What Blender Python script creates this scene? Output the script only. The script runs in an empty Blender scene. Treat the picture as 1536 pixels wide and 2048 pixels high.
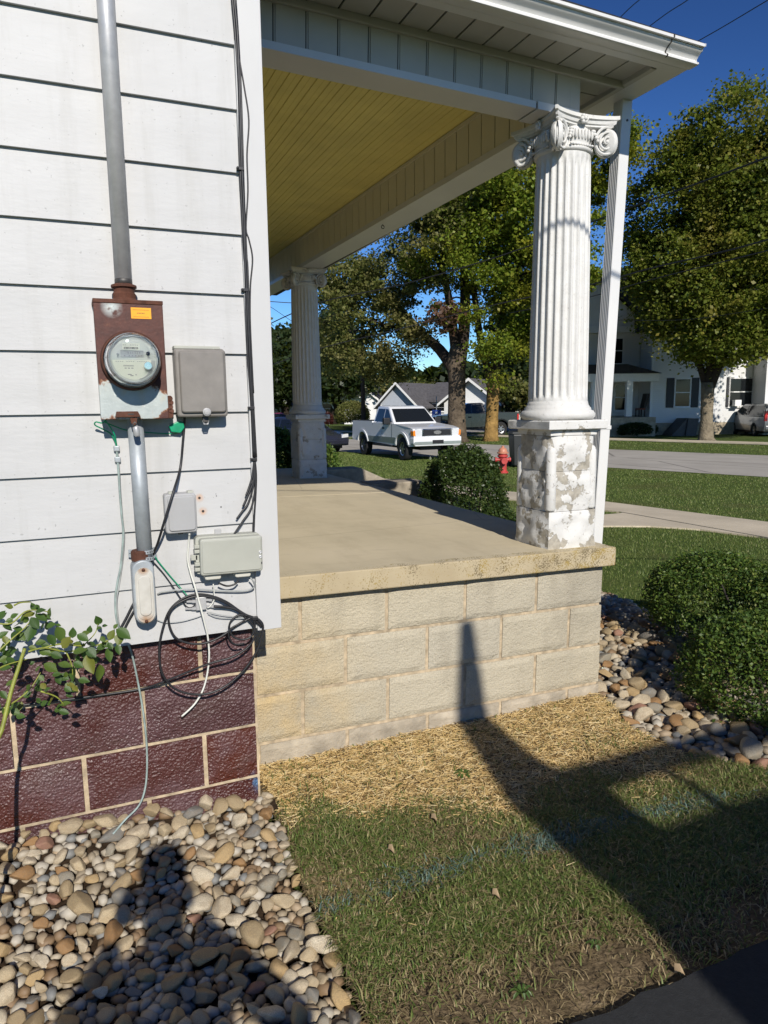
import bpy, bmesh, math, random
import numpy as np
from mathutils import Vector, Matrix, noise as mnoise

random.seed(7)
rng = np.random.default_rng(11)
PI = math.pi
sc = bpy.context.scene
col = sc.collection

# ------------------------------------------------------------------ camera
FPX = 1421.45                       # focal length in pixels of the 1536 x 2048 photograph
YAW, PITCH, ROLL = 0.40792, 0.14914, -0.01181
CAM = np.array([-0.64156, -2.45526, 1.52145])
def cam_axes():
    cy, sy, cp, sp = math.cos(YAW), math.sin(YAW), math.cos(PITCH), math.sin(PITCH)
    f = np.array([sy*cp, cy*cp, -sp]); r = np.array([cy, -sy, 0.0]); u = np.cross(r, f)
    cr, sr = math.cos(ROLL), math.sin(ROLL)
    return cr*r + sr*u, -sr*r + cr*u, f
AR, AU, AF = cam_axes()
cd = bpy.data.cameras.new('camera'); cam = bpy.data.objects.new('camera', cd); col.objects.link(cam)
cd.sensor_fit = 'VERTICAL'; cd.sensor_height = 24.0; cd.sensor_width = 18.0
cd.lens = FPX/2048*24.0; cd.clip_start = 0.05; cd.clip_end = 1000
cam.matrix_world = Matrix(((AR[0], AU[0], -AF[0], CAM[0]), (AR[1], AU[1], -AF[1], CAM[1]), (AR[2], AU[2], -AF[2], CAM[2]), (0, 0, 0, 1)))
sc.camera = cam

# ------------------------------------------------------------------ sky and sun
SUN_EL, SUN_AZ = math.radians(31.0), math.radians(5.5)      # light travels towards +Y, a little to +X
w = bpy.data.worlds.new('World'); sc.world = w; w.use_nodes = True
nt = w.node_tree
sky = nt.nodes.new('ShaderNodeTexSky'); sky.sky_type = 'NISHITA'; sky.sun_disc = False
sky.sun_elevation = SUN_EL; sky.sun_rotation = PI + SUN_AZ
sky.altitude = 250; sky.air_density = 1.0; sky.dust_density = 0.0; sky.ozone_density = 6.0
sk = nt.nodes.new('ShaderNodeMix'); sk.data_type = 'RGBA'; sk.blend_type = 'MULTIPLY'; sk.inputs[0].default_value = 1.0; sk.inputs[7].default_value = (0.1, 0.1, 0.1, 1)
gm = nt.nodes.new('ShaderNodeGamma'); gm.inputs[1].default_value = 1.6          # deepens the clear autumn blue evenly over the whole dome
nt.links.new(sky.outputs[0], sk.inputs[6]); nt.links.new(sk.outputs[2], gm.inputs[0]); nt.links.new(gm.outputs[0], nt.nodes['Background'].inputs[0])
nt.nodes['Background'].inputs[1].default_value = 0.98
ld = bpy.data.lights.new('sun', 'SUN'); ld.energy = 3.7; ld.angle = math.radians(0.53); ld.color = (1.0, 0.945, 0.86)
sun = bpy.data.objects.new('sun', ld); col.objects.link(sun)
SD = Vector((math.sin(SUN_AZ)*math.cos(SUN_EL), math.cos(SUN_AZ)*math.cos(SUN_EL), -math.sin(SUN_EL)))
sun.rotation_euler = SD.to_track_quat('-Z', 'Y').to_euler(); sun.location = (-3, -20, 14)
sc.view_settings.view_transform = 'Standard'; sc.view_settings.look = 'None'
sc.view_settings.exposure = 0.50; sc.view_settings.gamma = 1.0
sc.cycles.max_bounces = 6; sc.cycles.diffuse_bounces = 3; sc.cycles.glossy_bounces = 3; sc.cycles.transmission_bounces = 6; sc.cycles.transparent_max_bounces = 8

# ------------------------------------------------------------------ points on known planes (image pixels cast out along camera rays)
def ray(u, v):
    return (u-768)/FPX*AR + (1024-v)/FPX*AU + AF
def on_y(u, v, y=0.0):
    d = ray(u, v); t = (y-CAM[1])/d[1]; return CAM + t*d
def on_z(u, v, z=0.0):
    d = ray(u, v); t = (z-CAM[2])/d[2]; return CAM + t*d
def on_x(u, v, x):
    d = ray(u, v); t = (x-CAM[0])/d[0]; return CAM + t*d
def at_dist(u, v, dist):
    d = ray(u, v); return CAM + d*(dist/math.hypot(d[0], d[1]))

# ------------------------------------------------------------------ materials
MATS = {}
class NT:
    def __init__(s, name):
        s.m = bpy.data.materials.new(name); s.m.use_nodes = True; s.t = s.m.node_tree
        s.b = s.t.nodes['Principled BSDF']; s.out = s.t.nodes['Material Output']
        s.pos = s.t.nodes.new('ShaderNodeNewGeometry'); s.tc = s.t.nodes.new('ShaderNodeTexCoord')
        MATS[name] = s.m
    def n(s, typ, **kw):
        nd = s.t.nodes.new(typ)
        for k, v in kw.items(): setattr(nd, k, v)
        return nd
    def l(s, a, b): s.t.links.new(a, b)
    def val(s, sock, v):
        if isinstance(v, bpy.types.NodeSocket): s.l(v, sock)
        elif isinstance(v, (tuple, list)) and len(v) == 3 and sock.type == 'RGBA': sock.default_value = (*v, 1)
        else: sock.default_value = v
    def world(s): return s.pos.outputs['Position']
    def objc(s): return s.tc.outputs['Object']
    def scaled(s, vec, sx, sy, sz):
        mp = s.n('ShaderNodeMapping'); mp.inputs['Scale'].default_value = (sx, sy, sz); s.l(vec, mp.inputs['Vector']); return mp.outputs[0]
    def noise(s, vec, scale, detail=4, rough=0.55, out='Fac'):
        nd = s.n('ShaderNodeTexNoise'); s.l(vec, nd.inputs['Vector']); nd.inputs['Scale'].default_value = scale
        nd.inputs['Detail'].default_value = detail; nd.inputs['Roughness'].default_value = rough
        return nd.outputs[out] if out in nd.outputs.keys() else nd.outputs[0]
    def voro(s, vec, scale, feature='F1', out='Distance'):
        nd = s.n('ShaderNodeTexVoronoi'); nd.feature = feature; s.l(vec, nd.inputs['Vector']); nd.inputs['Scale'].default_value = scale
        return nd.outputs[out]
    def ramp(s, fac, stops, interp='LINEAR'):
        nd = s.n('ShaderNodeValToRGB'); nd.color_ramp.interpolation = interp; s.l(fac, nd.inputs[0])
        e = nd.color_ramp.elements
        while len(e) < len(stops): e.new(0.5)
        for i, (p, c) in enumerate(stops):
            e[i].position = p; e[i].color = (*c, 1) if isinstance(c, (tuple, list)) else (c, c, c, 1)
        return nd.outputs[0]
    def mix(s, fac, a, b, blend='MIX'):
        nd = s.n('ShaderNodeMix'); nd.data_type = 'RGBA'; nd.blend_type = blend
        s.val(nd.inputs[0], fac); s.val(nd.inputs[6], a); s.val(nd.inputs[7], b); return nd.outputs[2]
    def math(s, op, a, b=0.0, clamp=False):
        nd = s.n('ShaderNodeMath'); nd.operation = op; nd.use_clamp = clamp; s.val(nd.inputs[0], a); s.val(nd.inputs[1], b); return nd.outputs[0]
    def near(s, pt, r0, r1):
        nd = s.n('ShaderNodeVectorMath'); nd.operation = 'DISTANCE'; s.l(s.world(), nd.inputs[0]); nd.inputs[1].default_value = pt
        mr = s.n('ShaderNodeMapRange'); s.l(nd.outputs['Value'], mr.inputs[0]); mr.inputs[1].default_value = r0; mr.inputs[2].default_value = r1
        mr.inputs[3].default_value = 1; mr.inputs[4].default_value = 0; return mr.outputs[0]
    def rand(s):
        return s.n('ShaderNodeObjectInfo').outputs['Random']
    def island(s): return s.pos.outputs['Random Per Island']
    def bump(s, h, strength=0.3, dist=0.01, prev=None):
        nd = s.n('ShaderNodeBump'); nd.inputs['Strength'].default_value = strength; nd.inputs['Distance'].default_value = dist
        s.l(h, nd.inputs['Height'])
        if prev is not None: s.l(prev, nd.inputs['Normal'])
        return nd.outputs[0]
    def done(s, color=None, rough=None, metal=None, normal=None, spec=None):
        if color is not None: s.val(s.b.inputs['Base Color'], color)
        if rough is not None: s.val(s.b.inputs['Roughness'], rough)
        if metal is not None: s.val(s.b.inputs['Metallic'], metal)
        if normal is not None: s.l(normal, s.b.inputs['Normal'])
        if spec is not None: s.val(s.b.inputs['Specular IOR Level'], spec)
        return s.m

def plain(name, c, rough=0.6, metal=0.0, var=0.12, scale=8.0, bump=0.0, bscale=60.0, bdist=0.004, spec=0.5, world=True):
    s = NT(name); vec = s.world() if world else s.objc()
    f = s.noise(vec, scale, 5)
    c0 = tuple(x*(1-var) for x in c); c1 = tuple(min(1, x*(1+var)) for x in c)
    colr = s.ramp(f, [(0.3, c0), (0.7, c1)])
    nrm = s.bump(s.noise(vec, bscale, 4), bump, bdist) if bump > 0 else None
    return s.done(colr, rough, metal, nrm, spec)

# white painted lap siding, slightly grubby, with two rust stains beside the small grey box
def m_siding():
    s = NT('siding_paint'); v = s.world()
    f = s.noise(s.scaled(v, 1.5, 1.5, 4.0), 2.2, 6)
    base = s.ramp(f, [(0.3, (0.435, 0.435, 0.430)), (0.65, (0.478, 0.478, 0.474))])
    sp = s.ramp(s.noise(v, 90, 2), [(0.27, 0.0), (0.30, 1.0)])
    base = s.mix(sp, (0.33, 0.33, 0.325), base)
    grime = s.ramp(s.noise(s.scaled(v, 9, 9, 0.7), 1.6, 6, 0.65), [(0.50, 0.0), (0.72, 0.5)]); base = s.mix(grime, base, (0.37, 0.365, 0.345))
    for i, (u, vv) in enumerate([(399.0, 996.0), (406.0, 1022.5)]):
        p = on_y(u, vv, -0.012)
        halo = s.math('MULTIPLY', s.near(tuple(p), 0.003, 0.017), s.ramp(s.noise(v, 70, 4), [(0.3, 0.35), (0.7, 1.0)]), True)
        base = s.mix(halo, base, (0.50, 0.23, 0.07))
        base = s.mix(s.near(tuple(p), 0.0042, 0.0052), base, (0.015, 0.01, 0.008))
    for (u, vv) in [(411, 620), (411, 626), (432, 988), (433, 992), (442, 1014), (439, 1058), (182, 683), (160, 617), (335, 955), (340, 1152), (372, 1213), (306, 1215)]:
        p = on_y(u, vv, -0.012)
        base = s.mix(s.near(tuple(p), 0.0022, 0.0032), base, (0.03, 0.03, 0.03))
    nr = s.bump(s.math('ADD', s.noise(s.scaled(v, 1, 1, 3), 25, 5), s.math('MULTIPLY', s.noise(v, 3.0, 2), 3.0)), 0.14, 0.005)
    return s.done(base, 0.55, 0, nr)
m_siding()
plain('white_trim', (0.50, 0.50, 0.495), 0.5, var=0.03, scale=4, bump=0.05, bscale=30)
plain('aluminium_white', (0.64, 0.635, 0.615), 0.35, var=0.05, scale=3, bump=0.03, bscale=12)
plain('soffit_white', (0.47, 0.45, 0.40), 0.5, var=0.08, scale=3)
plain('gap_dark', (0.05, 0.048, 0.042), 0.9, var=0.2)

def m_glazed():
    s = NT('glazed_brown_block'); v = s.world()
    r = s.rand()
    hue = s.ramp(r, [(0.0, (0.060, 0.018, 0.016)), (0.35, (0.085, 0.022, 0.014)), (0.7, (0.066, 0.028, 0.030)), (1.0, (0.075, 0.026, 0.020))])
    n1 = s.noise(v, 7, 5); hue = s.mix(s.ramp(n1, [(0.42, 0.0), (0.62, 0.75)]), hue, (0.115, 0.062, 0.066))
    wht = s.ramp(s.noise(v, 130, 3), [(0.62, 0.0), (0.72, 1.0)]); big = s.ramp(s.noise(v, 3.2, 3), [(0.45, 0.0), (0.65, 0.6)])
    hue = s.mix(s.math('MULTIPLY', s.math('MULTIPLY', wht, big), 0.55), hue, (0.34, 0.32, 0.34))
    hue = s.mix(s.ramp(s.noise(s.scaled(v, 1, 1, 2.2), 4.5, 6), [(0.52, 0.0), (0.75, 0.45)]), hue, (0.12, 0.085, 0.075))
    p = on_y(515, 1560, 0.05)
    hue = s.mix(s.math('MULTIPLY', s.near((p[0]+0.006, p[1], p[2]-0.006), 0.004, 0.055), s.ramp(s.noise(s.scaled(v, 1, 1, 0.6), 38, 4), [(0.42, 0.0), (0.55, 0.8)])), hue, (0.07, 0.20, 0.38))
    peb = s.voro(v, 125, 'SMOOTH_F1'); nn = s.noise(v, 70, 4)
    nr = s.bump(s.math('ADD', s.math('MULTIPLY', peb, 0.9), nn), 0.85, 0.008)
    return s.done(hue, s.ramp(s.noise(v, 5, 4), [(0.35, 0.30), (0.65, 0.52)]), 0, nr, 0.5)
m_glazed()
plain('mortar_tan', (0.42, 0.335, 0.225), 0.95, var=0.38, scale=25, bump=0.5, bscale=180, bdist=0.004)

def m_splitface():
    s = NT('splitface_block'); v = s.world()
    r = s.rand()
    base = s.ramp(r, [(0.0, (0.49, 0.44, 0.335)), (0.5, (0.52, 0.46, 0.34)), (1.0, (0.48, 0.435, 0.34))])
    base = s.mix(s.ramp(s.noise(v, 2.0, 4), [(0.45, 0.0), (0.8, 0.6)]), base, (0.30, 0.27, 0.21))
    base = s.mix(s.ramp(s.noise(s.scaled(v, 6, 6, 1.2), 1.5, 5), [(0.55, 0.0), (0.75, 0.5)]), base, (0.33, 0.29, 0.22))
    warm = s.near((0.05, 0.40, 0.18), 0.1, 0.55); base = s.mix(s.math('MULTIPLY', warm, s.ramp(s.noise(v, 6, 4), [(0.35, 0.1), (0.65, 0.75)])), base, (0.56, 0.41, 0.20))
    pit = s.ramp(s.noise(s.scaled(v, 1.6, 1, 0.8), 150, 4, 0.7), [(0.32, 0.72), (0.55, 1.0)]); base = s.mix(1.0, base, pit, 'MULTIPLY')
    h = s.math('ADD', s.noise(s.scaled(v, 1, 1, 1.6), 38, 6, 0.7), s.math('MULTIPLY', s.noise(v, 120, 3), 0.5))
    return s.done(base, 0.95, 0, s.bump(h, 0.8, 0.012), 0.2)
m_splitface()
plain('footing_concrete', (0.36, 0.31, 0.235), 0.95, var=0.3, scale=9, bump=0.7, bscale=60, bdist=0.01)

def m_slab():
    s = NT('slab_concrete'); v = s.world()
    base = s.ramp(s.noise(v, 1.6, 6), [(0.3, (0.50, 0.43, 0.295)), (0.55, (0.565, 0.485, 0.335)), (0.8, (0.61, 0.525, 0.375))])
    base = s.mix(s.ramp(s.noise(s.scaled(v, 1, 3, 1), 5, 6), [(0.55, 0.0), (0.75, 0.40)]), base, (0.42, 0.355, 0.25))
    base = s.mix(s.ramp(s.noise(s.scaled(v, 2.2, 0.8, 1), 2.6, 7, 0.7), [(0.48, 0.0), (0.70, 0.35)]), base, (0.36, 0.30, 0.20))
    base = s.mix(s.ramp(s.voro(v, 0.55, 'DISTANCE_TO_EDGE'), [(0.0, 0.4), (0.004, 0.0)]), base, (0.22, 0.18, 0.12))
    # lichen that grows on the exposed front edge, thicker towards the street
    sep = s.n('ShaderNodeSeparateXYZ'); s.l(v, sep.inputs[0])
    edge = s.math('MULTIPLY', s.math('LESS_THAN', sep.outputs['Y'], 0.40), 1.0)
    xr = s.n('ShaderNodeMapRange'); s.l(sep.outputs['X'], xr.inputs[0]); xr.inputs[1].default_value = 0.1; xr.inputs[2].default_value = 1.6; xr.inputs[3].default_value = -0.03; xr.inputs[4].default_value = 0.12
    pat = s.math('ADD', s.noise(v, 150, 3, 0.65), xr.outputs[0]); pat = s.math('ADD', pat, s.math('MULTIPLY', s.math('SUBTRACT', s.noise(v, 13, 3), 0.5), 0.45))
    lich = s.math('MULTIPLY', s.ramp(pat, [(0.60, 0.0), (0.66, 1.0)]), edge)
    tone = s.ramp(s.noise(v, 14, 3), [(0.4, (0.14, 0.11, 0.06)), (0.6, (0.30, 0.21, 0.05))])
    base = s.mix(s.math('MULTIPLY', s.math('LESS_THAN', sep.outputs['Y'], 0.342), s.ramp(s.noise(v, 6, 4), [(0.3, 0.45), (0.7, 0.9)])), base, (0.36, 0.29, 0.18))
    base = s.mix(s.math('MULTIPLY', lich, 0.85), base, tone)
    return s.done(base, 0.9, 0, s.bump(s.noise(v, 140, 4), 0.25, 0.003), 0.25)
m_slab()

def m_peel(name, lo, hi, sc_, dirt=0.3):
    s = NT(name); v = s.world()
    n = s.noise(v, sc_, 7, 0.6)
    mask = s.ramp(n, [(lo, 1.0), (hi, 0.0)])
    white = s.ramp(s.noise(v, 14, 5), [(0.3, (0.58, 0.57, 0.54)), (0.7, (0.65, 0.645, 0.62))])
    white = s.mix(s.math('MULTIPLY', s.ramp(s.noise(v, 60, 4), [(0.62, 0.0), (0.72, 1.0)]), dirt), white, (0.25, 0.23, 0.20))
    conc = s.ramp(s.noise(v, 50, 5), [(0.3, (0.28, 0.255, 0.21)), (0.7, (0.44, 0.405, 0.335))])
    base = s.mix(mask, white, conc)
    h = s.math('ADD', s.math('MULTIPLY', mask, -1.0), s.math('MULTIPLY', s.noise(v, 70, 4), 0.6))
    return s.done(base, 0.7, 0, s.bump(h, 0.6, 0.004))
m_peel('peeling_paint', 0.462, 0.478, 9.5, 0.6)
m_peel('peeling_paint_sound', 0.385, 0.40, 8.0, 0.5)
m_peel('column_paint', 0.27, 0.285, 9.0, 0.35)
m_peel('porous_paint', 0.36, 0.375, 22.0, 0.6)

plain('ceiling_yellow', (0.84, 0.71, 0.22), 0.45, var=0.10, scale=3, spec=0.4)
plain('beam_cream', (0.70, 0.65, 0.48), 0.5, var=0.05, scale=3)
def m_metal(name, c, rough, var=0.25, sc_=12, metal=0.8):
    s = NT(name); v = s.world()
    base = s.ramp(s.noise(v, sc_, 6, 0.7), [(0.3, tuple(x*(1-var) for x in c)), (0.7, tuple(min(1, x*(1+var)) for x in c))])
    r = s.ramp(s.noise(v, 30, 4), [(0.3, rough*0.8), (0.7, min(1, rough*1.25))])
    return s.done(base, r, metal, s.bump(s.noise(v, 200, 3), 0.06, 0.002))
m_metal('galvanised', (0.48, 0.48, 0.48), 0.42, 0.14, 14, 0.35)
m_metal('galvanised_dull', (0.36, 0.39, 0.41), 0.5, 0.2, 10, 0.3)
m_metal('rust', (0.10, 0.038, 0.022), 0.8, 0.5, 25, 0.2)
m_metal('dark_steel', (0.10, 0.095, 0.09), 0.5, 0.3, 20, 0.7)

def m_meterbox():
    s = NT('rusted_enclosure'); v = s.world()
    sep = s.n('ShaderNodeSeparateXYZ'); s.l(v, sep.inputs[0])
    zr = s.n('ShaderNodeMapRange'); s.l(sep.outputs['Z'], zr.inputs[0]); zr.inputs[1].default_value = 1.64; zr.inputs[2].default_value = 1.56; zr.inputs[3].default_value = 0.0; zr.inputs[4].default_value = 1.0
    lowr = s.n('ShaderNodeMapRange'); s.l(sep.outputs['Z'], lowr.inputs[0]); lowr.inputs[1].default_value = 1.525; lowr.inputs[2].default_value = 1.485; lowr.inputs[3].default_value = 0.0; lowr.inputs[4].default_value = 0.55
    xr = s.n('ShaderNodeMapRange'); s.l(sep.outputs['X'], xr.inputs[0]); xr.inputs[1].default_value = -0.42; xr.inputs[2].default_value = -0.365; xr.inputs[3].default_value = 0.0; xr.inputs[4].default_value = 0.4
    n = s.math('ADD', s.math('MULTIPLY', s.noise(v, 22, 6, 0.7), 1.1), -0.55)
    keep = s.math('SUBTRACT', s.math('SUBTRACT', s.math('ADD', zr.outputs[0], n), lowr.outputs[0]), xr.outputs[0])
    mask = s.ramp(keep, [(0.47, 0.0), (0.56, 1.0)])
    rust = s.ramp(s.noise(v, 40, 6, 0.7), [(0.25, (0.045, 0.014, 0.010)), (0.6, (0.090, 0.028, 0.018)), (0.8, (0.20, 0.085, 0.035))])
    edge = s.ramp(keep, [(0.40, 0.0), (0.50, 1.0), (0.60, 0.0)]); rust = s.mix(s.math('MULTIPLY', edge, 0.8), rust, (0.30, 0.13, 0.05))
    paint = s.ramp(s.noise(v, 18, 5), [(0.3, (0.36, 0.40, 0.39)), (0.7, (0.48, 0.52, 0.50))])
    paint = s.mix(s.ramp(s.noise(s.scaled(v, 1, 1, 0.5), 28, 4), [(0.55, 0.0), (0.75, 0.7)]), paint, (0.48, 0.40, 0.26))
    chip = s.math('MULTIPLY', s.near((-0.512, -0.113, 1.822), 0.006, 0.034), s.ramp(s.noise(v, 35, 4), [(0.35, 0.0), (0.5, 1.0)]))
    mask = s.math('MAXIMUM', mask, chip)
    base = s.mix(mask, rust, paint)
    return s.done(base, s.ramp(mask, [(0, 0.6), (1, 0.4)]), 0.1, s.bump(s.noise(v, 120, 5), 0.25, 0.003))
m_meterbox()
plain('enclosure_side', (0.50, 0.49, 0.44), 0.5, var=0.2, scale=20)
plain('box_taupe', (0.205, 0.190, 0.172), 0.45, var=0.14, scale=16, bump=0.1, bscale=60)
plain('box_grey', (0.36, 0.36, 0.36), 0.42, var=0.05, scale=10, bump=0.05)
plain('box_sage', (0.38, 0.385, 0.335), 0.5, var=0.06, scale=10, bump=0.05)
plain('grommet', (0.50, 0.49, 0.43), 0.5, var=0.06)
plain('cable_black', (0.018, 0.018, 0.02), 0.45, var=0.3, scale=40)
plain('cable_grey', (0.33, 0.345, 0.34), 0.5, var=0.15, scale=30)
plain('cable_green_grey', (0.26, 0.32, 0.30), 0.55, var=0.3, scale=30)
plain('cable_white', (0.66, 0.66, 0.60), 0.5, var=0.1, scale=30)
plain('green_plastic', (0.0, 0.28, 0.13), 0.4, var=0.2, scale=30)
plain('sticker_orange', (0.85, 0.36, 0.01), 0.6, var=0.04)
plain('meter_plate', (0.60, 0.62, 0.56), 0.5, var=0.03)
plain('meter_cream', (0.74, 0.75, 0.63), 0.5, var=0.03)
plain('meter_grey', (0.42, 0.43, 0.41), 0.5, var=0.05)
plain('print_dark', (0.05, 0.05, 0.05), 0.7)
plain('print_grey', (0.25, 0.25, 0.24), 0.7)
plain('chrome', (0.75, 0.75, 0.77), 0.12, 1.0, var=0.03)
def m_castcover():
    s = NT('cast_cover'); v = s.world()
    base = s.ramp(s.noise(v, 30, 4), [(0.3, (0.46, 0.44, 0.39)), (0.7, (0.54, 0.52, 0.47))])
    cxx = on_y(288.5, 1200, -0.06)[0]; za, zb = on_y(287, 1118, -0.06)[2]-0.028, on_y(289, 1243, -0.06)[2]+0.011
    for zz, r1 in ((za, 0.020), (zb, 0.032)):
        k = s.math('MULTIPLY', s.near((cxx, -0.099, zz), 0.006, r1), s.ramp(s.noise(v, 45, 4), [(0.25, 0.3), (0.6, 1.0)]), True)
        base = s.mix(k, base, (0.30, 0.14, 0.045))
    return s.done(base, 0.5)
m_castcover()
s_ = NT('glass_clear'); s_.b.inputs['Transmission Weight'].default_value = 1.0; s_.done((0.96, 0.98, 0.97), 0.02); s_.b.inputs['IOR'].default_value = 1.35
s_ = NT('window_glass'); s_.done((0.010, 0.012, 0.014), 0.08, 0, None, 0.35)

# ground materials
def m_ground():
    s = NT('lawn_soil'); v = s.world()
    g = s.ramp(s.noise(v, 0.9, 6), [(0.3, (0.060, 0.095, 0.020)), (0.55, (0.09, 0.125, 0.03)), (0.8, (0.13, 0.145, 0.05))])
    g = s.mix(s.ramp(s.noise(v, 25, 4), [(0.4, 0.0), (0.7, 0.5)]), g, (0.03, 0.05, 0.012))
    return s.done(g, 0.95, 0, s.bump(s.noise(v, 40, 5), 0.8, 0.03), 0.1)
m_ground()
def m_patch():
    s = NT('patch_soil'); v = s.world()
    g = s.ramp(s.noise(v, 9, 6), [(0.3, (0.10, 0.075, 0.042)), (0.6, (0.21, 0.155, 0.09)), (0.8, (0.30, 0.225, 0.135))])
    g = s.mix(s.ramp(s.noise(v, 80, 4), [(0.4, 0.0), (0.6, 0.6)]), g, (0.05, 0.035, 0.02))
    return s.done(g, 1.0, 0, s.bump(s.noise(v, 70, 6), 0.8, 0.012), 0.1)
m_patch()
plain('dark_soil', (0.040, 0.026, 0.016), 1.0, var=0.4, scale=30, bump=0.8, bscale=90, bdist=0.01, spec=0.1)
plain('asphalt_new', (0.016, 0.017, 0.018), 0.85, var=0.25, scale=60, bump=0.5, bscale=220, bdist=0.004)
def m_road():
    s = NT('road_asphalt'); v = s.world()
    g = s.ramp(s.noise(v, 0.7, 6), [(0.3, (0.33, 0.305, 0.265)), (0.7, (0.42, 0.39, 0.34))])
    g = s.mix(s.ramp(s.voro(s.scaled(v, 1, 0.35, 1), 0.35, 'DISTANCE_TO_EDGE'), [(0.0, 0.7), (0.014, 0.0)]), g, (0.06, 0.055, 0.05))
    return s.done(g, 0.9, 0, s.bump(s.noise(v, 60, 4), 0.3, 0.01), 0.2)
m_road()
plain('walk_concrete', (0.52, 0.45, 0.335), 0.9, var=0.14, scale=1.5, bump=0.3, bscale=50, bdist=0.006, spec=0.2)
plain('step_concrete', (0.30, 0.26, 0.20), 0.95, var=0.3, scale=12, bump=0.5, bscale=50, bdist=0.01, spec=0.2)

def m_stone():
    s = NT('river_stone'); r = s.rand(); o = s.objc()
    base = s.ramp(r, [(0.0, (0.37, 0.28, 0.155)), (0.14, (0.50, 0.40, 0.25)), (0.28, (0.31, 0.165, 0.06)), (0.38, (0.55, 0.46, 0.32)), (0.52, (0.20, 0.20, 0.185)), (0.59, (0.46, 0.32, 0.15)), (0.70, (0.29, 0.27, 0.215)), (0.80, (0.42, 0.34, 0.22)), (0.88, (0.60, 0.52, 0.38)), (0.97, (0.32, 0.16, 0.11))], 'CONSTANT')
    base = s.mix(s.ramp(s.noise(o, 2.2, 5), [(0.35, 0.0), (0.7, 0.6)]), base, s.mix(0.5, base, (0.33, 0.22, 0.11)))
    base = s.mix(s.ramp(s.noise(o, 14, 5, 0.7), [(0.35, 0.55), (0.6, 0.0)]), base, (0.13, 0.105, 0.075))
    return s.done(base, 0.62, 0, s.bump(s.noise(o, 9, 6, 0.65), 0.35, 0.06), 0.35)
m_stone()
s_ = NT('river_stone_mass'); r_ = s_.island()
s_.done(s_.ramp(r_, [(0.0, (0.27, 0.22, 0.15)), (0.2, (0.37, 0.32, 0.24)), (0.4, (0.20, 0.13, 0.07)), (0.55, (0.40, 0.36, 0.29)), (0.7, (0.18, 0.18, 0.17)), (0.85, (0.33, 0.25, 0.16))], 'CONSTANT'), 0.65, 0, s_.bump(s_.noise(s_.world(), 60, 5), 0.4, 0.005))

# leaves, blades and bark
def m_leaf(name, stops, trans=0.35, rough=0.45, cl=0.6, yellow=None, spec=0.35):
    s = NT(name); base = s.ramp(s.island(), stops)
    if yellow: base = s.mix(s.ramp(s.noise(s.world(), cl, 3), [(0.52, 0.0), (0.68, 0.85)]), base, yellow)
    s.done(base, rough, 0, None, spec)
    tr = s.n('ShaderNodeBsdfTranslucent'); s.l(s.mix(0.5, base, (0.25, 0.32, 0.03)), tr.inputs[0])
    mx = s.n('ShaderNodeMixShader'); mx.inputs[0].default_value = trans
    s.l(s.b.outputs[0], mx.inputs[1]); s.l(tr.outputs[0], mx.inputs[2]); s.l(mx.outputs[0], s.out.inputs[0])
    return s.m
m_leaf('leaf_maple', [(0.0, (0.088, 0.122, 0.016)), (0.5, (0.125, 0.158, 0.022)), (0.9, (0.175, 0.190, 0.032)), (1.0, (0.24, 0.20, 0.045))], yellow=(0.20, 0.165, 0.03), cl=0.35, spec=0.2)
m_leaf('leaf_bright', [(0.0, (0.105, 0.165, 0.016)), (0.5, (0.160, 0.215, 0.022)), (1.0, (0.235, 0.255, 0.036))], yellow=(0.24, 0.215, 0.022), cl=0.4, spec=0.2)
m_leaf('leaf_olive', [(0.0, (0.100, 0.118, 0.032)), (0.5, (0.145, 0.156, 0.045)), (1.0, (0.205, 0.188, 0.068))], yellow=(0.18, 0.15, 0.06), cl=0.3, spec=0.2)
m_leaf('leaf_dark', [(0.0, (0.018, 0.034, 0.012)), (0.6, (0.032, 0.052, 0.018)), (1.0, (0.06, 0.075, 0.025))])
m_leaf('leaf_box', [(0.0, (0.036, 0.073, 0.014)), (0.5, (0.070, 0.123, 0.020)), (0.9, (0.133, 0.189, 0.031)), (1.0, (0.196, 0.196, 0.056))], trans=0.25, rough=0.5, spec=0.35)
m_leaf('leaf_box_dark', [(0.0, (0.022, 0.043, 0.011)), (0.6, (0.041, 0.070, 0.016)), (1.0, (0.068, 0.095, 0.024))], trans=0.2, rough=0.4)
m_leaf('leaf_rust', [(0.0, (0.075, 0.04, 0.025)), (1.0, (0.13, 0.07, 0.045))], trans=0.2)
m_leaf('leaf_burgundy', [(0.0, (0.05, 0.012, 0.012)), (1.0, (0.09, 0.025, 0.02))], trans=0.2)
m_leaf('grass_blade', [(0.0, (0.072, 0.117, 0.023)), (0.45, (0.137, 0.195, 0.044)), (0.75, (0.234, 0.267, 0.085)), (0.88, (0.325, 0.286, 0.130)), (1.0, (0.468, 0.377, 0.208))], trans=0.3, rough=0.5, cl=3.0)
m_leaf('grass_dry', [(0.0, (0.16, 0.12, 0.055)), (0.5, (0.29, 0.22, 0.11)), (1.0, (0.42, 0.33, 0.19))], trans=0.25, rough=0.6)
m_leaf('grass_lawn', [(0.0, (0.111, 0.163, 0.036)), (0.5, (0.176, 0.234, 0.055)), (0.9, (0.247, 0.286, 0.085)), (1.0, (0.390, 0.338, 0.169))], trans=0.3, rough=0.5, yellow=(0.12, 0.12, 0.04), cl=0.9)
m_leaf('grass_paint', [(0.0, (0.06, 0.11, 0.085)), (0.5, (0.105, 0.175, 0.145)), (1.0, (0.19, 0.25, 0.21))], trans=0.15, rough=0.5)
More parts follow.
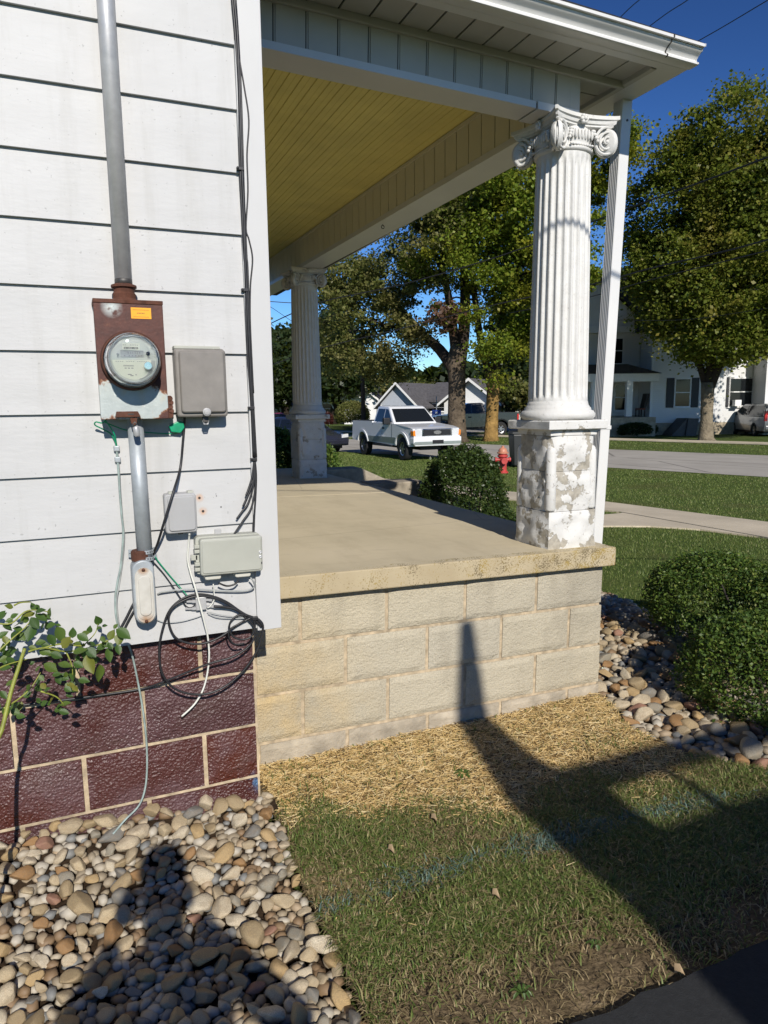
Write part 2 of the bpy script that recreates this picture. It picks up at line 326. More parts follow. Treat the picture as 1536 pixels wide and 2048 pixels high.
m_leaf('straw', [(0.0, (0.10, 0.06, 0.025)), (0.16, (0.30, 0.185, 0.07)), (0.35, (0.56, 0.38, 0.15)), (0.75, (0.78, 0.57, 0.26)), (1.0, (0.88, 0.72, 0.42))], trans=0.15, rough=0.5)
m_leaf('rose_leaf', [(0.0, (0.05, 0.105, 0.02)), (1.0, (0.08, 0.14, 0.025))], trans=0.3, rough=0.4, spec=0.5)
def m_roseleaf():
    s = NT('rose_leaf_single'); r = s.rand()
    base = s.ramp(r, [(0.0, (0.040, 0.085, 0.016)), (0.5, (0.065, 0.125, 0.022)), (0.85, (0.10, 0.15, 0.025)), (1.0, (0.20, 0.19, 0.03))])
    s.done(base, 0.42, 0, s.bump(s.noise(s.objc(), 60, 3), 0.2, 0.003), 0.5)
    tr = s.n('ShaderNodeBsdfTranslucent'); s.l(base, tr.inputs[0]); mx = s.n('ShaderNodeMixShader'); mx.inputs[0].default_value = 0.3
    s.l(s.b.outputs[0], mx.inputs[1]); s.l(tr.outputs[0], mx.inputs[2]); s.l(mx.outputs[0], s.out.inputs[0])
m_roseleaf()
plain('cane_green', (0.23, 0.25, 0.04), 0.5, var=0.2, scale=40)
plain('twig', (0.16, 0.15, 0.05), 0.7, var=0.3, scale=40)
plain('bark', (0.11, 0.085, 0.06), 0.95, var=0.45, scale=3, bump=1.0, bscale=9, bdist=0.08, spec=0.1)
plain('bark_gold', (0.26, 0.16, 0.055), 0.95, var=0.45, scale=2.5, bump=1.0, bscale=8, bdist=0.08, spec=0.1)
plain('bark_grey', (0.20, 0.165, 0.115), 0.95, var=0.3, scale=4, bump=1.0, bscale=10, bdist=0.06, spec=0.1)
plain('branch_dark', (0.045, 0.035, 0.028), 0.95, var=0.3, scale=6, bump=0.5, bscale=20, bdist=0.03, spec=0.1)
plain('wood_dark', (0.05, 0.04, 0.032), 0.9, var=0.3, scale=6)

# far buildings, vehicles, street furniture
def m_clap(name, c, pitch=0.12):
    s = NT(name); v = s.world(); sep = s.n('ShaderNodeSeparateXYZ'); s.l(v, sep.inputs[0])
    saw = s.math('FRACT', s.math('MULTIPLY', sep.outputs['Z'], 1/pitch))
    base = s.ramp(s.noise(v, 1.2, 4), [(0.3, tuple(x*0.93 for x in c)), (0.7, c)])
    return s.done(base, 0.55, 0, s.bump(saw, 0.7, 0.02))
m_clap('clapboard_white', (0.74, 0.74, 0.73)); m_clap('clapboard_blue', (0.42, 0.50, 0.56)); m_clap('clapboard_bright', (0.80, 0.80, 0.79), 0.2)
plain('roof_grey', (0.085, 0.082, 0.088), 0.95, var=0.3, scale=4, bump=0.6, bscale=14, bdist=0.03)
plain('roof_dark', (0.030, 0.030, 0.034), 0.95, var=0.3, scale=4, bump=0.6, bscale=14, bdist=0.03)
plain('roof_tan', (0.15, 0.135, 0.12), 0.95, var=0.2, scale=4, bump=0.6, bscale=14, bdist=0.03)
plain('far_white', (0.76, 0.76, 0.74), 0.6, var=0.04)
plain('far_shaded', (0.42, 0.45, 0.50), 0.6, var=0.06)  # blue-grey of the shaded garage front put into its colour
plain('shutter_black', (0.010, 0.011, 0.014), 0.5, var=0.2)
plain('block_tan', (0.38, 0.32, 0.23), 0.95, var=0.25, scale=5, bump=0.4, bscale=20, bdist=0.02)
plain('brick_red', (0.24, 0.075, 0.045), 0.9, var=0.25, scale=8)
plain('cellar_door', (0.085, 0.075, 0.07), 0.6, var=0.15)
def m_car(name, c, rough=0.25, metal=0.0):
    s = NT(name); s.done(c, rough, metal); s.b.inputs['Coat Weight'].default_value = 0.8; s.b.inputs['Coat Roughness'].default_value = 0.05; return s.m
m_car('car_white', (0.72, 0.73, 0.74)); m_car('car_black', (0.008, 0.009, 0.012)); m_car('car_red', (0.30, 0.012, 0.018)); m_car('car_silver', (0.16, 0.165, 0.17), 0.3, 0.5); m_car('car_navy', (0.02, 0.022, 0.035))
plain('car_lower', (0.30, 0.34, 0.32), 0.3, 0.3, var=0.05)
plain('rubber', (0.014, 0.014, 0.015), 0.85, var=0.2)
plain('plastic_black', (0.012, 0.012, 0.013), 0.5, var=0.2)
plain('rim_alloy', (0.35, 0.35, 0.36), 0.3, 0.9, var=0.1)
plain('lamp_lens', (0.72, 0.74, 0.75), 0.1, 0.2, var=0.1, scale=30)
plain('lamp_amber', (0.75, 0.22, 0.02), 0.2, var=0.05)
plain('lamp_red', (0.45, 0.02, 0.02), 0.2, var=0.05)
plain('hydrant_red', (0.42, 0.045, 0.04), 0.5, var=0.2, scale=9)
plain('hydrant_orange', (0.48, 0.20, 0.12), 0.5, var=0.2, scale=9)
plain('bin_plastic', (0.025, 0.027, 0.028), 0.5, var=0.1)
plain('sign_blue', (0.02, 0.08, 0.42), 0.5, var=0.05)
plain('sign_white', (0.8, 0.8, 0.8), 0.5, var=0.02)
plain('dish_grey', (0.62, 0.62, 0.62), 0.5, var=0.04)
plain('wire', (0.012, 0.012, 0.013), 0.6)
plain('skin', (0.42, 0.25, 0.18), 0.6, var=0.06)
plain('cloth_blue', (0.05, 0.07, 0.14), 0.9, var=0.15)
plain('cloth_grey', (0.20, 0.20, 0.21), 0.9, var=0.1)
plain('hair', (0.05, 0.03, 0.02), 0.8)
plain('wood_board', (0.24, 0.17, 0.10), 0.85, var=0.25, scale=6)
plain('dry_leaf', (0.36, 0.26, 0.15), 0.8, var=0.2, scale=30)
plain('litter_white', (0.75, 0.75, 0.73), 0.6, var=0.05)

# ------------------------------------------------------------------ builders
ORG = {}
def tag(o, label=None, cat=None, group=None, kind=None):
    if label: o['label'] = label
    if cat: o['category'] = cat
    if group: o['group'] = group
    if kind: o['kind'] = kind
    return o
def thing(name, label, cat, loc=(0, 0, 0), group=None):
    o = bpy.data.objects.new(name, None); col.objects.link(o); o.empty_display_size = 0.2
    o.location = loc; ORG[o.name] = np.array(loc, float)
    return tag(o, label, cat, group)
def link_mesh(name, me, parent=None, loc=(0, 0, 0)):
    o = bpy.data.objects.new(name, me); col.objects.link(o)
    if parent is not None:
        o.parent = parent; ORG[o.name] = ORG[parent.name]
    else:
        o.location = loc; ORG[o.name] = np.array(loc, float)
    return o
def inst(name, me, parent, loc, rot=(0, 0, 0), scale=(1, 1, 1)):
    """A piece that shares its mesh with alike pieces; loc is in the scene."""
    o = bpy.data.objects.new(name, me); col.objects.link(o); o.parent = parent
    o.location = Vector(np.array(loc, float) - ORG[parent.name]); o.rotation_euler = rot; o.scale = scale
    ORG[o.name] = ORG[parent.name]
    return o

class MB:
    def __init__(s): s.v = []; s.f = []; s.mi = []; s.cur = 0
    def add(s, vs, fs):
        b = len(s.v); s.v += [tuple(map(float, p)) for p in vs]
        for f in fs: s.f.append(tuple(b+i for i in f)); s.mi.append(s.cur)
        return s
    def slot(s, i): s.cur = i; return s
    def box(s, x0, x1, y0, y1, z0, z1):
        return s.add([(x0, y0, z0), (x1, y0, z0), (x1, y1, z0), (x0, y1, z0), (x0, y0, z1), (x1, y0, z1), (x1, y1, z1), (x0, y1, z1)],
                     [(3, 2, 1, 0), (4, 5, 6, 7), (0, 1, 5, 4), (1, 2, 6, 5), (2, 3, 7, 6), (3, 0, 4, 7)])
    def prism(s, poly, axis, a, b):
        """poly: 2-D points in the other two axes (cyclic order), swept along axis from a to b."""
        n = len(poly)
        def P(p, t): return {'x': (t, p[0], p[1]), 'y': (p[0], t, p[1]), 'z': (p[0], p[1], t)}[axis]
        vs = [P(p, a) for p in poly]+[P(p, b) for p in poly]
        return s.add(vs, [tuple(range(n))[::-1], tuple(range(n, 2*n))]+[(i, (i+1) % n, n+(i+1) % n, n+i) for i in range(n)])
    def tube(s, pts, r, n=8, caps=True):
        pts = [np.array(p, float) for p in pts]; m = len(pts)
        rs = list(r) if hasattr(r, '__len__') else [r]*m
        vs = []; ref = None
        for i, p in enumerate(pts):
            d = pts[min(i+1, m-1)]-pts[max(i-1, 0)]; L = np.linalg.norm(d); d = d/L if L > 1e-9 else np.array([0, 0, 1.0])
            if ref is None: ref = np.array([1.0, 0, 0]) if abs(d[0]) < 0.8 else np.array([0, 1.0, 0])
            a = np.cross(d, ref); a /= np.linalg.norm(a); b = np.cross(d, a); ref = np.cross(a, d)
            for k in range(n):
                t = 2*PI*k/n; vs.append(p+rs[i]*(math.cos(t)*a+math.sin(t)*b))
        fs = [(i*n+k, i*n+(k+1) % n, (i+1)*n+(k+1) % n, (i+1)*n+k) for i in range(m-1) for k in range(n)]
        if caps: fs += [tuple(range(n))[::-1], tuple((m-1)*n+k for k in range(n))]
        return s.add(vs, fs)
    def lathe(s, prof, c=(0, 0, 0), axis='z', n=24, rad=None):
        """prof: (radius, height) pairs; axis z, or y (height runs towards -y, i.e. out of the wall)."""
        vs = []
        for i, (r, h) in enumerate(prof):
            for k in range(n):
                t = 2*PI*k/n; rr = r*(rad(t, h) if rad else 1)
                x, y = rr*math.cos(t), rr*math.sin(t)
                vs.append((c[0]+x, c[1]+y, c[2]+h) if axis == 'z' else ((c[0]+x, c[1]-h, c[2]+y) if axis == 'y' else (c[0]+h, c[1]+x, c[2]+y)))
        m = len(prof)
        fs = [(i*n+k, i*n+(k+1) % n, (i+1)*n+(k+1) % n, (i+1)*n+k) for i in range(m-1) for k in range(n)]
        if prof[0][0] > 1e-6: fs.append(tuple(range(n))[::-1])
        if prof[-1][0] > 1e-6: fs.append(tuple((m-1)*n+k for k in range(n)))
        return s.add(vs, fs)
    def sphere(s, c, r, n=10, m=7):
        rx, ry, rz = r if hasattr(r, '__len__') else (r, r, r)
        vs = [(c[0]+rx*math.sin(PI*j/m)*math.cos(2*PI*k/n), c[1]+ry*math.sin(PI*j/m)*math.sin(2*PI*k/n), c[2]+rz*math.cos(PI*j/m)) for j in range(m+1) for k in range(n)]
        return s.add(vs, [(j*n+k, (j+1)*n+k, (j+1)*n+(k+1) % n, j*n+(k+1) % n) for j in range(m) for k in range(n)])
    def rbox(s, x0, x1, y0, y1, z0, z1, r=0.01, n=4):
        """box whose x-z outline has rounded corners; runs along y"""
        poly = []
        for (cx, cz, a0) in ((x1-r, z1-r, 0), (x0+r, z1-r, 90), (x0+r, z0+r, 180), (x1-r, z0+r, 270)):
            for k in range(n+1):
                a = math.radians(a0+90*k/n); poly.append((cx+r*math.cos(a), cz+r*math.sin(a)))
        return s.prism(poly[::-1], 'y', y0, y1)
    def quad(s, *p): return s.add(p, [tuple(range(len(p)))])
    def xf(s, fn): s.v = [tuple(map(float, fn(*p))) for p in s.v]; return s
    def tilt(s, k, x0=0.0): s.v = [(x, y, z-k*(x-x0)) for x, y, z in s.v]; return s
    def mesh(s, name, mats, org=(0, 0, 0), smooth=False):
        me = bpy.data.meshes.new(name)
        o = np.array(org, float); me.from_pydata([tuple(np.array(p)-o) for p in s.v], [], s.f)
        for m in ([mats] if isinstance(mats, str) else mats): me.materials.append(MATS[m])
        if any(s.mi): me.polygons.foreach_set('material_index', s.mi)
        bm = bmesh.new(); bm.from_mesh(me); bmesh.ops.recalc_face_normals(bm, faces=bm.faces); bm.to_mesh(me); bm.free()
        if smooth: me.polygons.foreach_set('use_smooth', [True]*len(me.polygons))
        me.update(); return me
    def build(s, name, mats, parent=None, loc=(0, 0, 0), smooth=False, bevel=0, seg=2, auto=None):
        org = ORG[parent.name] if parent is not None else loc
        o = link_mesh(name, s.mesh(name, mats, org, smooth or auto is not None), parent, loc)
        if bevel > 0:
            md = o.modifiers.new('bevel', 'BEVEL'); md.width = bevel; md.segments = seg; md.limit_method = 'ANGLE'; md.angle_limit = math.radians(35)
        if auto is not None:
            bm = bmesh.new(); bm.from_mesh(o.data)
            for e in bm.edges: e.smooth = not (len(e.link_faces) == 2 and e.calc_face_angle(0) > math.radians(auto))
            bm.to_mesh(o.data); bm.free()
        return o
def struct(name, mb, mats, **k):
    return tag(mb.build(name, mats, **k), kind='structure')

def np_mesh(name, verts, faces, mat, n=4, mi=None):
    """fast mesh from arrays: verts (V,3), faces (F,n)"""
    me = bpy.data.meshes.new(name); me.vertices.add(len(verts)); me.vertices.foreach_set('co', np.ascontiguousarray(verts, np.float32).ravel())
    F = len(faces); me.loops.add(F*n); me.loops.foreach_set('vertex_index', np.ascontiguousarray(faces, np.int32).ravel())
    me.polygons.add(F); me.polygons.foreach_set('loop_start', np.arange(F, dtype=np.int32)*n)
    for m in ([mat] if isinstance(mat, str) else mat): me.materials.append(MATS[m])
    if mi is not None: me.polygons.foreach_set('material_index', np.ascontiguousarray(mi, np.int32))
    me.update(calc_edges=True); me.validate(); return me
def unit(a): return a/np.maximum(np.linalg.norm(a, axis=-1, keepdims=True), 1e-9)
def leaf_quads(P, size, up=0.5, wide=0.6, outward=None):
    """rhombic leaves at points P; normals biased upwards / outwards"""
    n = len(P); nrm = rng.normal(size=(n, 3)); nrm[:, 2] += up*2
    if outward is not None: nrm += outward*1.2
    nrm = unit(nrm); t = unit(np.cross(nrm, rng.normal(size=(n, 3)))); b = np.cross(nrm, t)
    L = (size*rng.uniform(0.55, 1.5, n))[:, None]
    V = np.stack([P-t*L*0.5, P+b*L*wide*0.5+nrm*L*0.08, P+t*L*0.5, P-b*L*wide*0.5+nrm*L*0.08], 1).reshape(-1, 3)
    return V, np.arange(4*n).reshape(n, 4)

# ------------------------------------------------------------------ ground
def s_of(x, y): return (x+0.37*y)/1.066                    # distance across the street direction
def tz(x, y):
    s = s_of(x, y)
    return np.interp(s, [-1e3, 4.0, 9.0, 13.0, 1e4], [-0.075, -0.075, -0.20, -0.35, -0.35])
def strip(name, pts_a, pts_b, dz, mat, sub=14, thick=0.0):
    """a ribbon between two polylines that follows the ground"""
    mb = MB(); n = sub
    def P(pl, t):
        k = t*(len(pl)-1); i = min(int(k), len(pl)-2); f = k-i
        return np.array(pl[i])*(1-f)+np.array(pl[i+1])*f
    m = 6; vs = []
    for i in range(n+1):
        a, b = P(pts_a, i/n), P(pts_b, i/n)
        for j in range(m+1):
            q = a+(b-a)*j/m; vs.append((q[0], q[1], float(tz(q[0], q[1]))+dz))
    mb.add(vs, [(i*(m+1)+j, (i+1)*(m+1)+j, (i+1)*(m+1)+j+1, i*(m+1)+j+1) for i in range(n) for j in range(m)])
    if thick:
        o = struct(name, mb, mat); md = o.modifiers.new('solid', 'SOLIDIFY'); md.thickness = thick; md.offset = -1; return o
    return struct(name, mb, mat)

gx = np.concatenate([[-300, -120, -50, -20, -8], np.arange(-4, 24.01, 0.5), [28, 34, 42, 55, 80, 130, 220, 420]])
gy = np.concatenate([[-300, -120, -50, -20, -8], np.arange(-4, 30.01, 0.5), [34, 40, 50, 65, 90, 140, 220, 420]])
GX, GY = np.meshgrid(gx, gy, indexing='ij'); GZ = tz(GX, GY)
nx, ny = len(gx), len(gy)
gf = [(i*ny+j, (i+1)*ny+j, (i+1)*ny+j+1, i*ny+j+1) for i in range(nx-1) for j in range(ny-1)]
go = link_mesh('ground', np_mesh('ground', np.stack([GX, GY, GZ], -1).reshape(-1, 3), np.array(gf), 'lawn_soil'))
tag(go, 'green lawn ground around the house and along the street', None, kind='structure')

# street and walks (street runs along (-0.347, 0.938))
SDIR = np.array([-0.347, 0.938])
def street_pt(s, t):     # s across, t along
    base = np.array([s*0.938, s*0.347]); return base + SDIR*t
def street_line(s, t0, t1, n=2): return [street_pt(s, t0+(t1-t0)*i/(n-1)) for i in range(n)]
strip('road', street_line(17.5, -90, 160), street_line(25.0, -90, 160), 0.006, 'road_asphalt', 20)
SW_IN = [(11.8, -20), (8.6, -2.0), (7.13, 3.58), (7.12, 6.2), (5.2, 12.0), (-1.0, 29.0)]; SW_OUT = [(13.0, -19.5), (9.7, -1.5), (8.36, 4.56), (7.91, 7.51), (6.4, 12.4), (0.2, 29.4)]
FW_IN = [(3.3, 4.30), (5.0, 4.95), (5.87, 5.12), (6.47, 4.87), (6.89, 4.41), (7.11, 3.70)]; FW_OUT = [(3.3, 5.6), (5.0, 5.95), (5.9, 6.05), (6.63, 6.03), (7.0, 6.06), (7.10, 6.1)]
strip('sidewalk', SW_IN, SW_OUT, 0.027, 'walk_concrete', 60, 0.06)
strip('front_walk', FW_IN, FW_OUT, 0.021, 'walk_concrete', 20, 0.05)
def in_poly(X, Y, poly):
    ins = np.zeros(X.shape, bool); n = len(poly)
    for i in range(n):
        (x0, y0), (x1, y1) = poly[i], poly[(i+1) % n]
        c = ((y0 > Y) != (y1 > Y)); t = np.where(c, (x1-x0)*(Y-y0)/((y1-y0) if y1 != y0 else 1e-9)+x0, 0); ins ^= c & (X < t)
    return ins
strip('far_sidewalk', street_line(31.2, -40, 60), street_line(32.4, -40, 60), 0.02, 'walk_concrete', 30, 0.05)
strip('side_street', [(14.6, 36), (60, 50)], [(13.4, 40), (58, 55)], 0.012, 'road_asphalt', 10)

# driveway in the foreground, ragged edge against the soil
mb = MB(); top = []; n = 70
for i in range(n+1):
    x = -0.1+4.1*i/n; top.append((x, -1.222+0.018*mnoise.noise((x*9, 0, 3))+0.012*mnoise.noise((x*30, 1, 3)), 0.012))
bot = [(p[0], -9.0, 0.012) for p in top]
mb.add(top+bot, [(n+1+i, n+2+i, i+1, i) for i in range(n)])
dr = struct('driveway', mb, 'asphalt_new'); md = dr.modifiers.new('solid', 'SOLIDIFY'); md.thickness = 0.06; md.offset = -1

# raised lawn patch in front of the porch (soil under grass and straw)
def patch_z(x, y):
    z = 0.012*mnoise.noise((x*2.2, y*2.2, 1.0))+0.006*mnoise.noise((x*8, y*8, 4.0))
    return z-0.012
def gravel_edge(y): return -0.055+0.022*mnoise.noise((y*3.0, 7.0, 0.5))+0.01*mnoise.noise((y*11.0, 3.0, 0.5))
def right_edge(y): return float(np.interp(y, [-1.3, -0.6, -0.25, 0.0, 0.3, 0.6], [2.6, 1.93, 1.73, 1.70, 1.80, 1.84]))+0.02*mnoise.noise((y*5.0, 9.0, 0.5))
mb = MB(); NX, NY = 70, 60; vs = []
for j in range(NY+1):
    y = -1.235+1.68*j/NY
    x0, x1 = gravel_edge(y), right_edge(y)
    for i in range(NX+1):
        x = x0+(x1-x0)*i/NX
        e = min(i, NX-i)/3.0; vs.append((x, y, patch_z(x, y)-(0.02*(1-e) if e < 1 else 0)))
mb.add(vs, [(j*(NX+1)+i, j*(NX+1)+i+1, (j+1)*(NX+1)+i+1, (j+1)*(NX+1)+i) for j in range(NY) for i in range(NX)])
lp = struct('lawn_patch', mb, ['patch_soil', 'dark_soil'], smooth=True); md = lp.modifiers.new('solid', 'SOLIDIFY'); md.thickness = 0.07; md.offset = -1; md.material_offset_rim = 1

# ------------------------------------------------------------------ the white house on the left
HL = 'white lap sided house with brown glazed block foundation at the left'
house = thing('house', HL, 'house', (-0.05, 0.0, 0.0))
ZL = [2.662-0.1927*k for k in range(10)]
z_edges = [ZL[0]+0.1927*k for k in (5, 4, 3, 2, 1)]+ZL+[0.738]
board = MB(); h = 0.1927+0.020
board.prism([(-0.0165, 0.0), (-0.003, h), (0.004, h), (0.004, 0.0)], 'x', -2.4, 0.0)
bme = board.mesh('siding_board', 'siding_paint')
for z in z_edges:
    o = inst('siding_board', bme, house, (-0.088, 0.0, z)); o.rotation_euler = (0, random.uniform(-0.0006, 0.0006), 0)
MB().box(-0.0875, 0.0, -0.022, 0.03, 0.728, 3.7).build('corner_trim', 'white_trim', house, bevel=0.002)
MB().box(-9.0, -0.03, 0.0315, 9.0, 0.76, 5.6).build('wall_core', 'siding_paint', house)
MB().prism([(0.0, 5.6), (4.5, 8.2), (9.0, 5.6)], 'x', -9.3, 0.2).xf(lambda x, y, z: (x, y, z)).build('roof', 'roof_dark', house)
# foundation of glazed blocks
found = MB().box(-3.0, -0.084, 0.058, 0.25, -0.3, 0.758).build('foundation', 'mortar_tan', house)
gb = {}
def glazed(x0, x1, z0, z1):
    wid, hgt = round(x1-x0, 4), round(z1-z0, 4)
    key = (wid, hgt)
    if key not in gb:
        m = MB(); nx_, nz_ = 6, 4; d = 0.012
        vs = []
        for j in range(nz_+1):
            for i in range(nx_+1):
                u, v = i/nx_, j/nz_; ed = min(u, 1-u, v, 1-v)
                vs.append((wid*u, -d-(0.006 if ed > 0 else 0.0)+0.004*mnoise.noise((u*4+wid*9, v*3, hgt)), hgt*v))
        m.add(vs, [(j*(nx_+1)+i, j*(nx_+1)+i+1, (j+1)*(nx_+1)+i+1, (j+1)*(nx_+1)+i) for j in range(nz_) for i in range(nx_)])
        m.box(0, wid, -d+0.004, 0.02, 0, hgt)
        gb[key] = m.mesh('block', 'glazed_brown_block', smooth=False)
    inst('block', gb[key], found, (x0, 0.060, z0))
J = 0.016; BX0 = -0.283
for k, (z0, z1) in enumerate([(0.554, 0.756), (0.343, 0.554), (0.138, 0.343), (-0.07, 0.138)]):
    xs = [BX0-0.4064*i for i in range(0, 7)] if k in (0, 2) else [BX0-0.2032-0.4064*i for i in range(0, 7)]
    rgt = -0.086
    for x in xs:
        glazed(x+J/2, rgt-(J/2 if rgt > -0.1 else J/2), z0+J/2, z1-J/2) if rgt-x > 0.05 else None
        rgt = x

# ------------------------------------------------------------------ porch
TL = 0.0189                                                  # the slab falls a little towards the street
porch = thing('porch', 'open porch with concrete slab on cream blocks and yellow board ceiling', 'porch', (0.9, 0.4, 0.0))
slab = MB()
sl1 = MB().box(-0.048, 1.851, 0.335, 2.996, 0.733, 0.828).tilt(TL).build('slab', 'slab_concrete', porch, bevel=0.006)
sl2 = MB().box(-0.048, 1.851, 3.004, 5.7, 0.733, 0.828).tilt(TL).build('slab', 'slab_concrete', porch, bevel=0.006)
wall = MB().box(-0.09, 1.812, 0.405, 5.5, -0.25, 0.732).tilt(TL).build('base_wall', 'mortar_tan', porch)
def split_mesh(wid, hgt, seed):
    m = MB(); nx_, nz_ = max(4, int(wid*24)), 8; vs = []
    for j in range(nz_+1):
        for i in range(nx_+1):
            u, v = i/nx_, j/nz_; ed = min(u*wid, (1-u)*wid, v*hgt, (1-v)*hgt)
            d = -0.004-0.007*min(1, ed/0.012)+(0.004*mnoise.noise((u*wid*14+seed*7, v*hgt*14, seed)) if ed > 0 else 0)
            vs.append((wid*u, d, hgt*v))
    m.add(vs, [(j*(nx_+1)+i, j*(nx_+1)+i+1, (j+1)*(nx_+1)+i+1, (j+1)*(nx_+1)+i) for j in range(nz_) for i in range(nx_)])
    m.box(0, wid, -0.003, 0.02, 0, hgt); return m
sb = {}
PX0 = 0.192
def splitblock(x0, x1, z0, z1, mat='splitface_block'):
    key = (round(x1-x0, 3), round(z1-z0, 3), mat, random.randint(0, 1))
    if key not in sb: sb[key] = split_mesh(x1-x0, z1-z0, 1.0+key[3]).mesh('block', mat)
    inst('block', sb[key], wall, (x0, 0.404, z0-TL*x0), (0, TL, 0))
for k, (z0, z1) in enumerate([(0.518, 0.731), (0.299, 0.518), (0.085, 0.299), (-0.12, 0.085)]):
    off = 0.0 if k in (0, 2) else 0.2032
    xs = [-0.09]+[PX0+off+0.4064*i for i in range(-1, 5) if -0.05 < PX0+off+0.4064*i < 1.78]+[1.819]
    for a, b in zip(xs[:-1], xs[1:]):
        e0 = 0 if a == -0.09 else 0.0085; e1 = 0 if b == 1.819 else 0.0085
        splitblock(a+e0, b-e1, z0+0.0085, z1-0.0075, 'splitface_block' if k < 3 else 'footing_concrete')
# side return of the wall towards the street
sidew = split_mesh(0.395, 0.205, 3.0).mesh('block', 'splitface_block')
for k, z0 in enumerate([0.518, 0.299, 0.085, -0.12]):
    for i in range(12):
        inst('block', sidew, wall, (1.812, 0.41+(0.0 if k % 2 else 0.2)+0.4064*i, z0+0.005-TL*1.81), (0, 0, PI/2))

# roof structure: beams, ceiling, soffit, gutter
RT = 0.030
def roofpart(mb): return mb.tilt(RT, 1.62)
ZB, YF, YB = 2.850, 0.465, 0.615
ceil = roofpart(MB().box(-0.04, 1.60, YB-0.03, 6.3, 3.142, 3.18)).build('ceiling', 'gap_dark', porch)
nb = 22; bw = 1.585/nb
cb = MB()
cb.prism([(0.001, 0.012), (bw-0.001, 0.012), (bw-0.001, 0.003), (bw-0.0035, 0.0), (bw*0.53, 0.0), (bw*0.515, 0.0016), (bw*0.5, 0.0), (0.0035, 0.0), (0.001, 0.003)], 'y', 0, 5.66)
cbm = cb.mesh('ceiling_board', 'ceiling_yellow')
for i in range(nb):
    x = -0.035+bw*i
    inst('ceiling_board', cbm, ceil, (x, YB+0.002, 3.130-RT*(x-1.62)), (0, RT, 0))
fb = roofpart(MB().box(-0.04, 1.625, YF+0.006, YB-0.004, ZB+0.012, 3.12)).build('front_beam', 'gap_dark', porch)
roofpart(MB().prism([(YF-0.004, ZB+0.03), (YF-0.004, ZB), (YB, ZB), (YB, ZB+0.34), (YB-0.004, ZB+0.34), (YB-0.004, ZB+0.008), (YF+0.005, ZB+0.008), (YF+0.005, ZB+0.03)], 'x', -0.045, 1.40)).build('beam_cap', 'aluminium_white', fb)
roofpart(MB().prism([(YF-0.006, ZB+0.031), (YF-0.006, ZB-0.002), (YB+0.002, ZB-0.002), (YB+0.002, ZB+0.34), (YB-0.002, ZB+0.34), (YB-0.002, ZB+0.006), (YF+0.003, ZB+0.006), (YF+0.003, ZB+0.031)], 'x', 1.41, 1.64)).build('beam_cap', 'aluminium_white', fb)
pan = MB().box(0.004, 0.124, -0.006, 0.002, 0, 0.165).box(-0.003, 0.003, -0.0015, 0.002, 0, 0.165).mesh('panel', 'soffit_white')
for i in range(13):
    x = 0.1775+0.1331*(i-1)-0.0
    if x < -0.06 or x > 1.60: continue
    inst('panel', pan, fb, (x+0.003, YF+0.006, ZB+0.026-RT*(x-1.62)), (0, RT, 0), (1 if x < 1.5 else 0.78, 1, 1))
roofpart(MB().box(1.592, 1.648, YF-0.001, YF+0.02, ZB+0.03, 3.05)).build('corner_post', 'soffit_white', fb, bevel=0.002)
roofpart(MB().prism([(YF-0.014, 3.020), (YF-0.014, 3.052), (YF+0.006, 3.052), (YF+0.006, 3.020)], 'x', -0.04, 1.90)).build('channel', 'soffit_white', fb, bevel=0.003)
# side beam along the street side
XI, XO = 1.555, 1.755
side = MB().box(XI+0.006, XO-0.006, YB, 6.3, ZB+0.012, 3.13).build('side_beam', 'gap_dark', porch)
def skew(mb): return mb.xf(lambda x, y, z: (x-0.0165*(y-0.6), y, z))
skew(MB().prism([(XI-0.004, ZB+0.035), (XI-0.004, ZB), (XO+0.004, ZB), (XO+0.004, ZB+0.2), (XO, ZB+0.2), (XO, ZB+0.008), (XI+0.003, ZB+0.008), (XI+0.003, ZB+0.035)], 'y', YB+0.004, 6.3)).build('beam_cap', 'aluminium_white', side)
skew(MB().prism([(XI-0.006, 3.105), (XI-0.006, 3.128), (XI+0.003, 3.128), (XI+0.003, 3.105)], 'y', YB+0.004, 6.3)).build('channel', 'beam_cream', side)
spm = MB().box(-0.005, 0.0, 0.004, 0.1325, 0, 0.235).mesh('panel', 'beam_cream')
for i in range(41):
    y = YB+0.02+0.1367*i; inst('panel', spm, side, (XI+0.004-0.0165*(y-0.6), y, ZB+0.03), (0, 0, 0.0165))
# soffit and eaves
soff = roofpart(MB().box(-0.04, 1.96, 0.20, YF+0.02, 3.060, 3.075)).build('soffit', 'gap_dark', porch)
spn = MB().box(0.004, 0.128, 0.0, 0.225, 0, 0.007).mesh('panel', 'soffit_white')
for i in range(16):
    x = 0.045+0.1331*(i-1)
    if x > 1.86: continue
    inst('panel', spn, soff, (x, 0.235, 3.052-RT*(x-1.62)), (0, RT, 0), (1 if x < 1.75 else 0.85, 1, 1))
soff2 = roofpart(MB().box(1.63, 1.96, YF+0.022, 6.3, 3.060, 3.075)).build('soffit', 'gap_dark', porch)
spn2 = MB().box(0.0, 0.235, 0.004, 0.133, 0, 0.007).mesh('panel', 'soffit_white')
for i in range(40):
    y = YF+0.03+0.1367*i; inst('panel', spn2, soff2, (1.655, y, 3.052-RT*(1.7-1.62)), (0, RT, 0))
roofpart(MB().box(1.635, 1.648, YF+0.0, 6.3, ZB+0.02, 3.051)).build('outer_face', 'soffit_white', porch)
roofpart(MB().box(1.885, 1.915, 0.262, 6.3, 3.030, 3.056)).build('eave_channel', 'soffit_white', porch, bevel=0.003)
